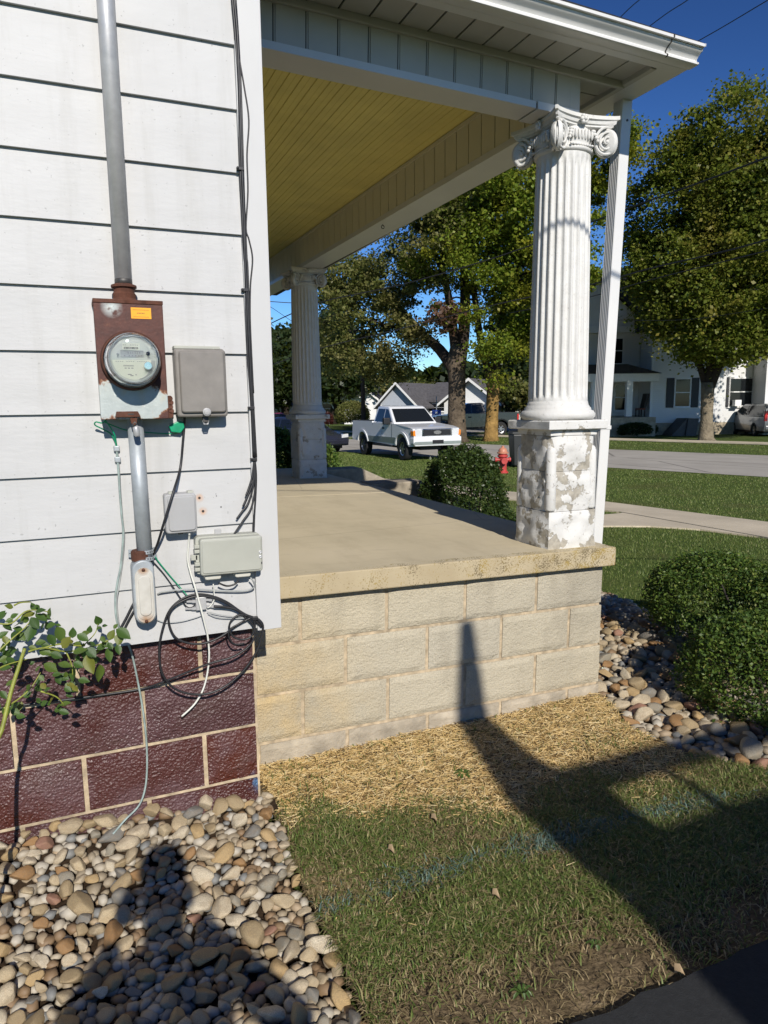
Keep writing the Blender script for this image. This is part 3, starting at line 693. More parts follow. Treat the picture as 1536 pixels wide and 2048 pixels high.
roofpart(MB().box(1.915, 2.06, 0.262, 6.3, 3.040, 3.056).box(2.045, 2.06, 0.262, 6.3, 3.056, 3.115)).build('eave_board', 'aluminium_white', porch, bevel=0.003)
roofpart(MB().box(-0.04, 2.045, 0.206, 0.255, 3.032, 3.052).box(-0.04, 2.045, 0.235, 0.255, 3.052, 3.13)).build('fascia', 'aluminium_white', porch, bevel=0.003)
# ogee gutter swept along the front eave
gprof = [(0.155, 3.050), (0.150, 3.046), (0.105, 3.046), (0.098, 3.052), (0.098, 3.066), (0.108, 3.076), (0.112, 3.092), (0.104, 3.112), (0.092, 3.128), (0.080, 3.140), (0.076, 3.152), (0.076, 3.163), (0.062, 3.163), (0.062, 3.186), (0.070, 3.186), (0.070, 3.170), (0.084, 3.170), (0.110, 3.130), (0.118, 3.090), (0.106, 3.056), (0.148, 3.056), (0.155, 3.16)]
gprof = [(y+0.050, 3.030+(z-3.046)*0.52) for y, z in gprof]
gut = roofpart(MB().prism(gprof, 'x', -0.04, 2.045)).build('gutter', 'aluminium_white', porch, auto=40)
endp = [(y, z) for y, z in gprof[:14]]+[(0.205, 3.103), (0.205, 3.032)]
roofpart(MB().prism([(y-0.003, z) for y, z in endp], 'x', 2.045, 2.049)).build('end_cap', 'aluminium_white', gut)
seam = [(y-0.004, z) for y, z in gprof[2:14]]+[(y+0.004, z) for y, z in gprof[2:14]][::-1]
roofpart(MB().prism(seam, 'x', 1.862, 1.867)).build('seam', 'gap_dark', gut)
roofpart(MB().lathe([(0.005, 0), (0.005, 0.002), (0.0, 0.003)], (1.885, 0.150, 3.070), 'y', 10).lathe([(0.004, 0), (0.004, 0.002), (0.0, 0.003)], (1.885, 0.135, 3.083), 'y', 10)).build('screw', 'galvanised', gut)
# porch roof: hipped slope of dark shingles rising to the house
rf = MB(); ev = 3.19
rf.add([(-0.05, 0.15, 3.17), (2.06, 0.15, 3.095), (2.06, 6.4, 3.095), (-0.05, 6.4, 3.17), (-0.05, 1.9, 3.85), (-0.05, 4.6, 3.85)], [(0, 1, 4), (1, 2, 5, 4), (2, 3, 5)])
rfo = rf.build('roof', 'roof_dark', porch); md = rfo.modifiers.new('solid', 'SOLIDIFY'); md.thickness = 0.02; md.offset = 1
# hook under the side beam
p = on_z(765.5, 449, ZB)
MB().tube([(p[0]+0.012*math.cos(t), p[1], p[2]-0.018+0.012*math.sin(t)) for t in np.linspace(0, 2*PI, 13)], 0.003, 6).tube([(p[0], p[1], p[2]), (p[0], p[1], p[2]-0.008)], 0.003, 6).build('hook', 'dark_steel', side, smooth=True)

# downspout at the street corner
ds = thing('downspout', 'white ribbed downspout rising beside the near column', 'downspout', (1.905, 0.61, -0.03))
def dsp(mb): return mb.xf(lambda x, y, z: (x+0.042*(z-0.0), y, z))
xa, xb, ya, yb = 1.872, 1.936, 0.575, 0.645
rp = []
for i in range(5):
    y0 = ya+0.006+i*0.0125; rp += [(xa, y0), (xa+0.004, y0+0.002), (xa+0.004, y0+0.006), (xa, y0+0.008)]
dsp(MB().prism([(xa+0.003, ya), (xa, ya+0.003)]+rp+[(xa, yb-0.003), (xa+0.003, yb), (xb-0.003, yb), (xb, yb-0.003), (xb, ya+0.003), (xb-0.003, ya)], 'z', -0.02, 3.04)).build('pipe', 'aluminium_white', ds, auto=25)
dsp(MB().box(xa-0.003, xb+0.003, ya-0.003, yb+0.003, 1.38, 1.40)).build('strap', 'aluminium_white', ds)
dsp(MB().lathe([(0.006, 0), (0.006, 0.003), (0, 0.004)], (1.908, ya, 2.93), 'y', 10)).build('screw', 'dark_steel', ds)

# ------------------------------------------------------------------ columns
def column(cx, cy, zt, label, seed, group):
    zb0 = 0.828-TL*cx-0.003
    t = thing('porch_column', label, 'column', (cx, cy, zb0), group)
    Zt = lambda z: z                                    # scene heights
    # pedestal: rock-faced courses with rounded corner bars
    hw = 0.142
    for k, (z0, z1, w_) in enumerate([(zb0, 0.985, hw+0.004), (0.987, 1.186, hw), (1.188, 1.362, hw), (1.364, 1.392, hw+0.004)]):
        m = MB(); nn = 14; nz_ = max(3, int((z1-z0)/0.016))
        per = []
        for sdx in range(4):
            for i in range(nn):
                u = -1+2*i/nn; per.append([(u, -1), (1, u), (-u, 1), (-1, -u)][sdx])
        vs = []
        for j in range(nz_+1):
            v = j/nz_; z = z0+(z1-z0)*v
            for (a, b) in per:
                edge_c = min(1-abs(a), 1-abs(b)) if False else 1-min(abs(a), abs(b))
                rock = min(1, edge_c*3.5)*min(1, v*5, (1-v)*5)
                if k == 3: rock = 0
                corner = max(0, min(abs(a), abs(b))-0.62)/0.38
                cut = 0.10*corner if k in (1, 2) else 0.03*corner
                d = 1-cut+rock*(0.045+0.11*mnoise.noise((a*2.6+seed, b*2.6, z*17))+0.05*mnoise.noise((a*7+seed, b*7, z*40)))
                if k == 0: d += 0.12*max(0, 0.25-v)*(1+mnoise.noise((a*5, b*5, seed)))
                vs.append((cx+a*w_*d, cy+b*w_*d, z))
        P_ = len(per)
        m.add(vs, [(j*P_+i, j*P_+(i+1) % P_, (j+1)*P_+(i+1) % P_, (j+1)*P_+i) for j in range(nz_) for i in range(P_)]+[tuple(range(P_))[::-1], tuple(nz_*P_+i for i in range(P_))])
        m.build('pedestal_stone', 'peeling_paint' if seed < 3 else 'peeling_paint_sound', t, auto=38)
    for (a, b) in ((-1, -1), (1, -1), (1, 1), (-1, 1)):
        q = (cx+a*hw*0.865, cy+b*hw*0.865)
        MB().tube([(q[0], q[1], 0.99), (q[0], q[1], 1.0), (q[0], q[1], 1.285), (q[0], q[1], 1.303), (q[0], q[1], 1.312)], [0.022, 0.027, 0.026, 0.019, 0.006], 14).build('corner_bar', 'porous_paint', t, smooth=True)
    cap = MB(); c2 = 0.178; nn = 10; vs = []
    for zz, g in ((1.392, -0.006), (1.396, 0.0), (1.432, 0.0), (1.438, -0.006)):
        for sdx in range(4):
            for i in range(nn):
                u = -1+2*i/nn; a, b = [(u, -1), (1, u), (-u, 1), (-1, -u)][sdx]
                d = c2+g+0.004*mnoise.noise((a*6+seed, b*6, zz*30)); vs.append((cx+a*d, cy+b*d, zz))
    P_ = 4*nn
    cap.add(vs, [(j*P_+i, j*P_+(i+1) % P_, (j+1)*P_+(i+1) % P_, (j+1)*P_+i) for j in range(3) for i in range(P_)]+[tuple(range(P_))[::-1], tuple(3*P_+i for i in range(P_))])
    cap.build('pedestal_cap', 'porous_paint', t, auto=40)
    MB().lathe([(0.155, 1.437), (0.178, 1.441), (0.187, 1.455), (0.187, 1.468), (0.178, 1.482), (0.166, 1.488), (0.166, 1.496), (0.158, 1.505), (0.152, 1.515), (0.149, 1.53)], (cx, cy, 0), 'z', 48).build('base_moulding', 'column_paint', t, smooth=True)
    # fluted shaft with a little entasis
    nf = 24; per = 10; NS = nf*per; z0, z1 = 1.528, 2.700; rows = [z0, 1.545, 1.552, 1.558, 1.565, 1.6]+list(np.linspace(1.7, 2.55, 9))+[2.62, 2.640, 2.650, 2.658, 2.668, z1]
    vs = []
    for z in rows:
        q = (z-z0)/(z1-z0); R = 0.147-0.018*q**1.4
        amp = 0.0 if (z < 1.55 or z > 2.66) else (1.0 if 1.564 < z < 2.641 else 0.6)
        for i in range(NS):
            th = 2*PI*i/NS; ph = (i % per)/per
            fl = max(0, math.sin(PI*(ph-0.10)/0.80)) if 0.1 < ph < 0.9 else 0
            r = R-0.0115*amp*fl**0.75+0.0007*mnoise.noise((th*6, z*14, seed)); vs.append((cx+r*math.cos(th), cy+r*math.sin(th), z))
    sh = MB(); n_ = len(rows)
    sh.add(vs, [(j*NS+i, j*NS+(i+1) % NS, (j+1)*NS+(i+1) % NS, (j+1)*NS+i) for j in range(n_-1) for i in range(NS)])
    sh.build('shaft', 'column_paint', t, auto=60)
    # ionic capital with four angled volute pairs
    capital = MB().lathe([(0.128, 2.690), (0.140, 2.697), (0.143, 2.706), (0.138, 2.714), (0.128, 2.716), (0.137, 2.735), (0.142, 2.755), (0.137, 2.770), (0.125, 2.80), (0.12, zt-0.03)], (cx, cy, 0), 'z', 40).build('capital', 'column_paint', t, smooth=True)
    def abacus_ring(g):
        out = []
        for q in range(4):
            ang = q*PI/2
            for i in range(15):
                u = -1+2*i/14; x = u*0.186*g; y = -(0.186*g)+0.042*(1-u*u)
                if abs(u) > 0.93: x = math.copysign(0.186*g*0.955, u)*1.0; 
                out.append((cx+x*math.cos(ang)-y*math.sin(ang), cy+x*math.sin(ang)+y*math.cos(ang)))
        return out
    m = MB(); lay = [(zt-0.052, 0.84), (zt-0.047, 0.89), (zt-0.040, 0.89), (zt-0.036, 0.93), (zt-0.022, 0.95), (zt-0.018, 1.0), (zt-0.002, 1.0)]; vs = []
    for z, g in lay: vs += [(x, y, z) for x, y in abacus_ring(g)]
    K = 60; m.add(vs, [(j*K+i, j*K+(i+1) % K, (j+1)*K+(i+1) % K, (j+1)*K+i) for j in range(len(lay)-1) for i in range(K)]+[tuple(range(K))[::-1], tuple((len(lay)-1)*K+i for i in range(K))])
    m.build('abacus', 'column_paint', capital, auto=35)
    for q in range(4):
        ang = q*PI/2
        def W(x, y, z): return (cx+x*math.cos(ang)-y*math.sin(ang), cy+x*math.sin(ang)+y*math.cos(ang), z)
        for sgn in (-1, 1):
            m = MB(); zc = zt-0.050-0.064; xc = sgn*0.130; yc = -0.153; tw = math.radians(24)*sgn
            # local frame of this scroll: e1 runs along the face, nn points out of it
            e1 = (math.cos(tw), -math.sin(tw)*1.0); nv = (-math.sin(tw), -math.cos(tw))
            def L(a, d, zz): return W(xc+e1[0]*a+nv[0]*d, yc+e1[1]*a+nv[1]*d, zc+zz)
            N_ = 30; front = []; back = []
            prof = [(0.048, -0.030), (0.055, -0.024), (0.057, -0.008), (0.055, -0.012), (0.0, -0.008)]
            vs = [L(r*math.cos(2*PI*k/N_), d, r*1.14*math.sin(2*PI*k/N_)) for r, d in prof for k in range(N_)]
            m.add(vs, [(j*N_+k, j*N_+(k+1) % N_, (j+1)*N_+(k+1) % N_, (j+1)*N_+k) for j in range(len(prof)-1) for k in range(N_)]+[tuple(range(N_))])
            turns = 2.6; pts = []; rr = []
            for k in range(72):
                f = k/71; th = PI/2+sgn*(-1)*(-turns*2*PI*f); r = 0.053*(1-f)**1.0+0.005
                pts.append(L(r*math.cos(th), 0.002+0.006*f, r*1.14*math.sin(th))); rr.append(0.0072*(1-0.45*f))
            m.tube(pts, rr, 7)
            m.sphere(L(0, 0.006, 0), 0.010, 8, 6)
            m.build('volute', 'column_paint', capital, auto=50)
        # egg-and-tongue ornament and flower on each side
        m = MB()
        for i in range(7):
            u = -0.055+0.11*i/6; yy = -0.140+0.3*u*u
            m.sphere(W(u, yy, zt-0.088), (0.0085, 0.0085, 0.024), 8, 6)
        for i in range(9):
            u = -0.06+0.12*i/8; m.sphere(W(u, -0.138+0.4*u*u, zt-0.135), (0.0075, 0.0075, 0.006), 7, 5)
        for i in range(6):
            a = 2*PI*i/6; m.sphere(W(0.014*math.cos(a), -0.152, zt-0.027+0.014*math.sin(a)), 0.010, 7, 5)
        m.sphere(W(0, -0.158, zt-0.027), 0.010, 8, 6)
        for sgn in (-1, 1):
            for i in range(4): m.sphere(W(sgn*(0.062+0.006*i), -0.140-0.003*i, zt-0.072-0.014*i), (0.014-0.002*i, 0.010, 0.009), 7, 5)
        m.build('ornament', 'column_paint', capital, smooth=True)
    return t
GC = 'white fluted porch columns'
column(1.630, 0.555, 2.850, 'sunlit white fluted column with peeling rough pedestal at the near porch corner', 1.3, GC)
column(1.555, 4.560, 2.850, 'shaded white fluted column at the far end of the porch', 5.1, GC)

# steps to the porch with sloping cheek walls
st = thing('porch_steps', 'concrete porch steps with sloping low side walls facing the street', 'steps', (2.3, 4.0, -0.05))
for (ya_, yb_) in ((3.62, 3.92), (5.25, 5.55)):
    MB().prism([(1.856, -0.1), (1.856, 0.80), (2.40, 0.80), (3.05, 0.50), (3.05, -0.1)], 'y', ya_, yb_).build('cheek_wall', 'step_concrete', st, bevel=0.012)
for k in range(4):
    MB().box(1.856+0.0, 2.98-0.28*k, 3.925, 5.245, -0.08+0.17*k, 0.09+0.17*k).build('step', 'step_concrete', st, bevel=0.008)

# ------------------------------------------------------------------ things fixed to the wall
YS = -0.010                                                   # mean face of the siding
def wpt(u, v, off=0.012): p = on_y(u, v, YS-off); return (p[0], p[1], p[2])
Z2 = lambda pts: [(x/2.56, 1000+y/2.56) for x, y in pts]       # points read from the enlarged lower-left of the photograph
def smooth_pts(pts, k=5):
    pts = [np.array(p, float) for p in pts]; out = []
    P = [pts[0]]+pts+[pts[-1]]
    for i in range(1, len(P)-2):
        for j in range(k):
            t = j/k; a, b, c_, d = P[i-1], P[i], P[i+1], P[i+2]
            out.append(0.5*((2*b)+(-a+c_)*t+(2*a-5*b+4*c_-d)*t*t+(-a+3*b-3*c_+d)*t**3))
    out.append(pts[-1]); return out
def cable(name, pix, r, mat, parent=None, off=0.012, label=None, cat=None, y=None, group=None, n=7):
    offs = off if hasattr(off, '__len__') else [off]*len(pix)
    pts = [(on_y(u, v, y) if y is not None and not hasattr(y, '__len__') else on_y(u, v, (YS-o) if y is None else y[i])) for i, ((u, v), o) in enumerate(zip(pix, offs))]
    mb = MB().tube(smooth_pts(pts), r, n)
    if parent is not None: return mb.build(name, mat, parent, smooth=True)
    o = mb.build(name, mat, None, tuple(pts[-1]), smooth=True); return tag(o, label, cat, group)

# service mast above the meter
pt, pb = on_y(216, -60, -0.05), on_y(247.5, 572, -0.05)
mast = thing('conduit_pipe', 'tall galvanised conduit rising from the rusty meter box', 'pipe', tuple(pb))
MB().tube([pb-np.array([0, 0, 0.01]), (pb[0], pb[1], 3.6)], 0.0255, 20).build('pipe', 'galvanised', mast, smooth=True)
MB().lathe([(0.0262, 0.0), (0.0262, 0.016), (0.0256, 0.020)], (pb[0], pb[1], pb[2]), 'z', 20).build('bare_thread', 'dark_steel', mast, smooth=True)

# meter box
bx0, bx1, bz0, bz1, by = -0.561, -0.367, 1.488, 1.846, -0.112
mbx = thing('meter_box', 'rust covered electric meter box with round glass meter and orange sticker', 'meter box', (-0.464, -0.01, bz0))
MB().box(bx0, bx1, by+0.004, -0.004, bz0+0.003, bz1-0.002).build('housing', 'enclosure_side', mbx, bevel=0.003)
MB().box(bx0-0.002, bx1+0.003, by-0.0015, by+0.016, bz0, bz1-0.012).build('lid', 'rusted_enclosure', mbx, bevel=0.002)
MB().box(bx0-0.003, bx1+0.004, by-0.004, -0.002, bz1-0.012, bz1).build('rain_flange', 'rust', mbx, bevel=0.0015)
hc = (pb[0], -0.05)
MB().lathe([(0.040, bz1-0.002), (0.041, bz1+0.004), (0.034, bz1+0.010), (0.034, bz1+0.024), (0.031, bz1+0.028), (0.031, bz1+0.040), (0.038, bz1+0.043), (0.038, bz1+0.050), (0.028, bz1+0.054)], (hc[0], hc[1], 0), 'z', 24).build('hub', 'rust', mbx, smooth=False, bevel=0.0008)
p0, p1 = on_y(262.5, 637, by), on_y(301.5, 616.5, by)
stk = MB().box(p0[0], p1[0], by-0.0028, by-0.0016, p0[2], p1[2]).build('sticker', 'sticker_orange', mbx)
m = MB()
for i in range(5):
    xx = p0[0]+0.018+0.0045*i; m.box(xx, xx+0.003, by-0.0034, by-0.0028, 0.5*(p0[2]+p1[2])-0.001, 0.5*(p0[2]+p1[2])+0.0012)
for zz in (p1[2]-0.007, p0[2]+0.005): m.box(p0[0]+0.006, p1[0]-0.006, by-0.0034, by-0.0028, zz, zz+0.0007)
m.build('print', 'print_dark', stk)
mc = on_y(263.0, 722, by); MX, MZ = mc[0], mc[2]
MB().lathe([(0.0880, 0.0), (0.0898, 0.006), (0.0862, 0.022), (0.0827, 0.024), (0.0827, 0.0)], (MX, by, MZ), 'y', 48).build('meter_ring', 'rust', mbx, auto=35)
MB().lathe([(0.0792, 0.004), (0.0796, 0.045), (0.0757, 0.049)], (MX, by, MZ), 'y', 48).build('meter_base', 'galvanised_dull', mbx, auto=35)
cov = MB().lathe([(0.0783, 0.046), (0.0801, 0.050), (0.0783, 0.054), (0.0735, 0.060), (0.0735, 0.102), (0.0704, 0.110), (0.0634, 0.114), (0.0, 0.116), (0.0, 0.113), (0.0625, 0.111), (0.0686, 0.107), (0.0708, 0.101), (0.0708, 0.060), (0.0748, 0.050), (0.0748, 0.046)], (MX, by, MZ), 'y', 56).build('meter_cover', 'glass_clear', mbx, auto=40)
for a in (40, 140, 220, 318):
    ca, sa = math.cos(math.radians(a)), math.sin(math.radians(a))
    MB().tube([(MX+0.0745*ca, by-0.062, MZ+0.0745*sa), (MX+0.0745*ca, by-0.10, MZ+0.0745*sa)], 0.0022, 6).build('cover_rib', 'glass_clear', cov, smooth=True)
fy = by-0.086
FS = 0.88
_MX, _MZ = MX, MZ
def fsc(mb): return mb.xf(lambda x, y, z: (_MX+(x-_MX)*FS, y, _MZ+(z-_MZ)*FS))
face = fsc(MB().lathe([(0.076, -0.002), (0.076, 0.001), (0.070, 0.002), (0.0, 0.002)], (MX, fy, MZ), 'y', 48)).build('meter_face', 'meter_plate', mbx, auto=30)
fsc(MB().lathe([(0.0785, -0.03), (0.0785, 0.006), (0.0745, 0.006), (0.0745, -0.03)], (MX, fy, MZ), 'y', 48)).build('bezel', 'galvanised_dull', face, auto=30)
yy = fy-0.0032
lowp = [(0.068*math.cos(a), 0.068*math.sin(a)) for a in np.linspace(PI+0.05, 1.55*PI, 16)]
crv = [(0.012+0.045*math.sin(t)*0.95, -0.064+0.06*(1-math.cos(t))) for t in np.linspace(0.1, 1.35, 9)]
fsc(MB().prism([(MX+a, MZ+b) for a, b in lowp+crv+[(0.055, -0.003), (-0.067, -0.003)]], 'y', yy, yy+0.0008)).build('plate', 'meter_cream', face)
dark = [(0.069*math.cos(a), 0.069*math.sin(a)) for a in np.linspace(1.56*PI, 1.98*PI, 14)]
fsc(MB().prism([(MX+a, MZ+b) for a, b in dark+[(0.056, -0.003)]+crv[::-1]], 'y', yy+0.0002, yy+0.0009)).build('plate', 'meter_grey', face)
fsc(MB().box(MX-0.034, MX+0.022, yy-0.0004, yy+0.0004, MZ+0.030, MZ+0.052)).build('label', 'meter_cream', face)
m = MB(); r_ = random.Random(3); x = MX-0.030
while x < MX+0.016:
    wd = r_.choice([0.0006, 0.0010, 0.0014]); m.box(x, x+wd, yy-0.0010, yy-0.0004, MZ+0.033, MZ+0.0395); x += wd+r_.choice([0.0006, 0.001, 0.0012])
x = MX-0.032
for i in range(9):
    if i in (2, 3): continue
    m.box(x+0.0055*i, x+0.0055*i+0.0036, yy-0.0010, yy-0.0004, MZ+0.0452, MZ+0.0468)
fsc(m).build('barcode', 'print_dark', face)
fsc(MB().box(MX-0.041, MX+0.032, yy-0.0006, yy+0.0006, MZ+0.006, MZ+0.0275)).build('register_window', 'meter_grey', face)
m = MB().box(MX-0.041, MX+0.032, yy-0.0012, yy-0.0005, MZ+0.0262, MZ+0.0278)
def digit(mb, x, z, h, d, y0):
    w_ = h*0.55; t = h*0.13
    seg = {'a': (x, x+w_, z+h-t, z+h), 'g': (x, x+w_, z+h/2-t/2, z+h/2+t/2), 'd': (x, x+w_, z, z+t), 'f': (x, x+t, z+h/2, z+h), 'b': (x+w_-t, x+w_, z+h/2, z+h), 'e': (x, x+t, z, z+h/2), 'c': (x+w_-t, x+w_, z, z+h/2)}
    for k in {'0': 'abcdef', '1': 'bc', '2': 'abged', '3': 'abgcd', '4': 'fgbc', '5': 'afgcd', '6': 'afgecd', '7': 'abc', '8': 'abcdefg', '9': 'abcfgd'}[d]:
        a = seg[k]; mb.box(a[0], a[1], y0, y0+0.0005, a[2], a[3])
for i in range(6): digit(m, MX-0.018+0.0072*i, MZ+0.0175, 0.0060, '8', yy-0.0012)
for i, q in enumerate((-0.031, -0.016, -0.006, 0.004, 0.014, 0.022)): m.box(MX+q, MX+q+0.005, yy-0.0012, yy-0.0006, MZ+0.0095, MZ+0.0125)
for i in range(15):
    if i in (4, 9): continue
    m.box(MX-0.058+0.0068*i, MX-0.058+0.0068*i+0.004, yy-0.0007, yy, MZ-0.0085, MZ-0.0070)
x = MX-0.034
while x < MX-0.002: m.box(x, x+0.0012, yy-0.0007, yy, MZ-0.024, MZ-0.0195); x += 0.0022
for i in range(3): m.box(MX-0.031+0.0105*i, MX-0.031+0.0105*i+0.007, yy-0.0007, yy, MZ-0.031, MZ-0.0285)
for q in ((-0.022, -0.052, 0.012), (-0.014, -0.056, 0.010), (0.002, -0.053, 0.004)): m.box(MX+q[0], MX+q[0]+q[2], yy-0.0007, yy, MZ+q[1], MZ+q[1]+0.0028)
fsc(m).build('print', 'print_grey', face)
fsc(MB().lathe([(0.006, 0), (0.006, 0.008), (0.0, 0.012)], (MX+0.046, yy, MZ+0.019), 'y', 14)).build('button', 'print_dark', face, smooth=True)
fsc(MB().lathe([(0.0135, 0), (0.0135, 0.013), (0.012, 0.015), (0.0, 0.015)], (MX+0.043, yy, MZ-0.022), 'y', 20)).build('optical_port', 'chrome', face, auto=35)
fsc(MB().lathe([(0.0045, 0), (0.0045, 0.002), (0.003, 0.003), (0.0, 0.003)], (MX-0.050, yy, MZ+0.016), 'y', 12).box(MX-0.0525, MX-0.0475, yy-0.001, yy, MZ+0.004, MZ+0.011)).build('cover_tab', 'meter_grey', face)
# hasp, small padlock and a rusty bracket
lx = on_y(268, 838, by)[0]
MB().prism([(lx-0.055, bz0+0.006), (lx-0.050, bz0+0.024), (lx+0.012, bz0+0.024), (lx+0.020, bz0+0.006)], 'y', by-0.012, by-0.001).build('latch', 'rust', mbx, bevel=0.002)
MB().box(lx-0.018, lx+0.0, by-0.0135, by-0.0115, bz0+0.014, bz0+0.017).build('latch_slot', 'print_dark', mbx)
MB().prism([(lx-0.012, bz0+0.004), (lx+0.010, bz0+0.004), (lx+0.007, bz0-0.014), (lx-0.001, bz0-0.019), (lx-0.009, bz0-0.014)], 'y', by-0.006, by-0.002).build('hasp', 'rust', mbx, bevel=0.001)
m = MB()
for i in range(5): m.lathe([(0.010-0.001*(i % 2), 0), (0.010-0.001*(i % 2), 0.008), (0, 0.008)], (bx1+0.012+0.003*(i % 2), by+0.035, 1.498+0.013*i), 'y', 10)
m.build('side_bracket', 'rust', mbx, bevel=0.001)
pk = thing('padlock', 'small grey barrel padlock hanging under the meter box', 'padlock', (lx+0.001, by-0.004, bz0-0.06))
MB().tube([(lx+0.001-0.005, by-0.006, bz0-0.026), (lx-0.004, by-0.006, bz0-0.014), (lx+0.001, by-0.006, bz0-0.009), (lx+0.006, by-0.006, bz0-0.014), (lx+0.006, by-0.006, bz0-0.026)], 0.0022, 8).build('shackle', 'dark_steel', pk, smooth=True)
MB().tube([(lx+0.001, by-0.006, bz0-0.022), (lx+0.003, by-0.006, bz0-0.026), (lx+0.006, by-0.007, bz0-0.050), (lx+0.0065, by-0.007, bz0-0.054)], [0.008, 0.010, 0.0095, 0.006], 14).build('body', 'galvanised', pk, smooth=True)

# lower conduit with its access fitting
qa, qb = on_y(270, 838, -0.052), on_y(286, 1120, -0.052)
low = thing('conduit_pipe', 'grey galvanised conduit below the meter box ending in an access fitting', 'pipe', (qa[0], -0.052, on_y(288, 1242, -0.052)[2]))
MB().tube([(qa[0], -0.052, bz0+0.002), (qa[0]+0.004, -0.052, qb[2])], 0.0245, 20).build('pipe', 'galvanised_dull', low, smooth=True)
cx_ = on_y(288.5, 1200, -0.06)[0]; zt_, zb_ = on_y(287, 1118, -0.06)[2], on_y(289, 1243, -0.06)[2]
MB().lathe([(0.030, zt_-0.004), (0.031, zt_+0.010), (0.031, zt_+0.026), (0.027, zt_+0.030)], (cx_-0.001, -0.052, 0), 'z', 20).build('collar', 'rust', low, auto=35)
MB().rbox(cx_-0.034, cx_+0.034, -0.092, -0.012, zb_, zt_+0.002, 0.033, 7).build('fitting', 'galvanised_dull', low, auto=35, bevel=0.004)
cvr = MB().rbox(cx_-0.027, cx_+0.028, -0.0985, -0.0925, zb_+0.006, zt_-0.022, 0.027, 7).build('cover', 'cast_cover', low, auto=35)
MB().rbox(cx_-0.0245, cx_+0.0255, -0.101, -0.0985, zb_+0.016, zt_-0.034, 0.0245, 7).build('cover_face', 'cast_cover', cvr, auto=35, bevel=0.0015)
MB().rbox(cx_-0.018, cx_+0.019, -0.105, -0.101, zb_+0.030, zt_-0.046, 0.018, 7).build('cover_boss', 'cast_cover', cvr, auto=35, bevel=0.002)
for zz in (zb_+0.011, zt_-0.028):
    MB().lathe([(0.0055, 0.0), (0.0055, 0.003), (0.0, 0.0045)], (cx_, -0.0985, zz), 'y', 12).build('screw', 'rust', cvr, smooth=True)
# perforated straps round the pipe
zs0 = on_y(285, 1103, -0.052)[2]
for k, (dz, tl_) in enumerate(((0.0, 0.05), (-0.020, -0.25))):
    m = MB(); R_ = 0.0262; pts = [(qa[0]+0.004+R_*math.cos(t), -0.052+R_*math.sin(t)) for t in np.linspace(0.2*PI, -1.2*PI, 26)]
    pts = [(qa[0]+0.045, -0.022)]+pts+[(qa[0]-0.045, -0.024)]
    for a, b in zip(pts[:-1], pts[1:]):
        za, zb__ = zs0+dz+tl_*(a[0]-qa[0])*0.5, zs0+dz+tl_*(b[0]-qa[0])*0.5
        m.add([(a[0], a[1], za-0.006), (b[0], b[1], zb__-0.006), (b[0], b[1], zb__+0.006), (a[0], a[1], za+0.006)], [(0, 1, 2, 3)])
    o = m.build('strap', 'galvanised_dull', low); md = o.modifiers.new('solid', 'SOLIDIFY'); md.thickness = 0.0014
    for i in range(2, len(pts)-2, 2):
        q = pts[i]; MB().sphere((q[0], q[1]-0.0005, zs0+dz+tl_*(q[0]-qa[0])*0.5), (0.0022, 0.0022, 0.0028), 7, 4).build('strap_hole', 'print_dark', o, smooth=True)

# three utility boxes
def xz(u, v, y): p = on_y(u, v, y); return p[0], p[2]
y2 = -0.088
x0, z1 = xz(349, 697, y2); x1, z0 = xz(458, 833, y2)
u1 = thing('utility_box', 'taupe plastic utility box with scratched lid right of the meter', 'utility box', (0.5*(x0+x1), -0.01, z0))
MB().rbox(x0+0.002, x1-0.002, y2+0.03, -0.004, z0+0.004, z1+0.004, 0.008).build('back', 'box_taupe', u1, auto=35)
MB().rbox(x0, x1, y2+0.012, y2+0.034, z0, z1, 0.010).build('lid', 'box_taupe', u1, auto=35, bevel=0.006)
m = MB(); m.rbox(x0+0.012, x1-0.007, y2, y2+0.013, z0+0.014, z1-0.006, 0.010); m.build('lid_panel', 'box_taupe', u1, auto=35, bevel=0.005)
MB().box(x0+0.002, x1-0.014, y2+0.028, -0.004, z1+0.002, z1+0.012).build('mounting_flange', 'box_sage', u1, bevel=0.002)
kx, kz = xz(414, 824, y2-0.004)
MB().lathe([(0.013, 0.0), (0.013, 0.004), (0.0095, 0.0055), (0.009, 0.008), (0.0, 0.009)], (kx, y2, kz), 'y', 20).build('knob', 'box_grey', u1, auto=40)
MB().box(kx-0.010, kx+0.008, y2+0.02, y2+0.04, z0-0.018, z0+0.001).build('latch', 'dark_steel', u1, bevel=0.002)
MB().tube([(kx-0.010, y2+0.026, z0-0.012), (kx-0.006, y2+0.026, z0-0.024), (kx+0.006, y2+0.026, z0-0.024), (kx+0.009, y2+0.026, z0-0.012)], 0.0025, 7).build('latch_ring', 'galvanised', u1, smooth=True)
y3 = -0.072
x0, z1 = xz(328, 990, y3); x1, z0 = xz(396, 1064, y3)
u2 = thing('utility_box', 'small square grey utility box beside the rust stained siding', 'utility box', (0.5*(x0+x1), -0.01, z0))
MB().rbox(x0+0.002, x1-0.002, y3+0.024, -0.004, z0+0.002, z1, 0.010).build('back', 'box_grey', u2, auto=35)
MB().rbox(x0, x1, y3+0.004, y3+0.026, z0, z1, 0.011).build('lid', 'box_grey', u2, auto=35, bevel=0.004)
MB().rbox(x0+0.010, x1-0.005, y3-0.002, y3+0.005, z0+0.008, z1-0.008, 0.010).build('lid_panel', 'box_grey', u2, auto=35, bevel=0.003)
for (ua, ub) in ((336, 349), (374, 386)):
    a, b = xz(ua, 985, y3+0.03)[0], xz(ub, 985, y3+0.03)[0]; MB().box(a, b, y3+0.02, y3+0.04, z1-0.002, z1+0.007).build('hinge', 'box_sage', u2, bevel=0.001)
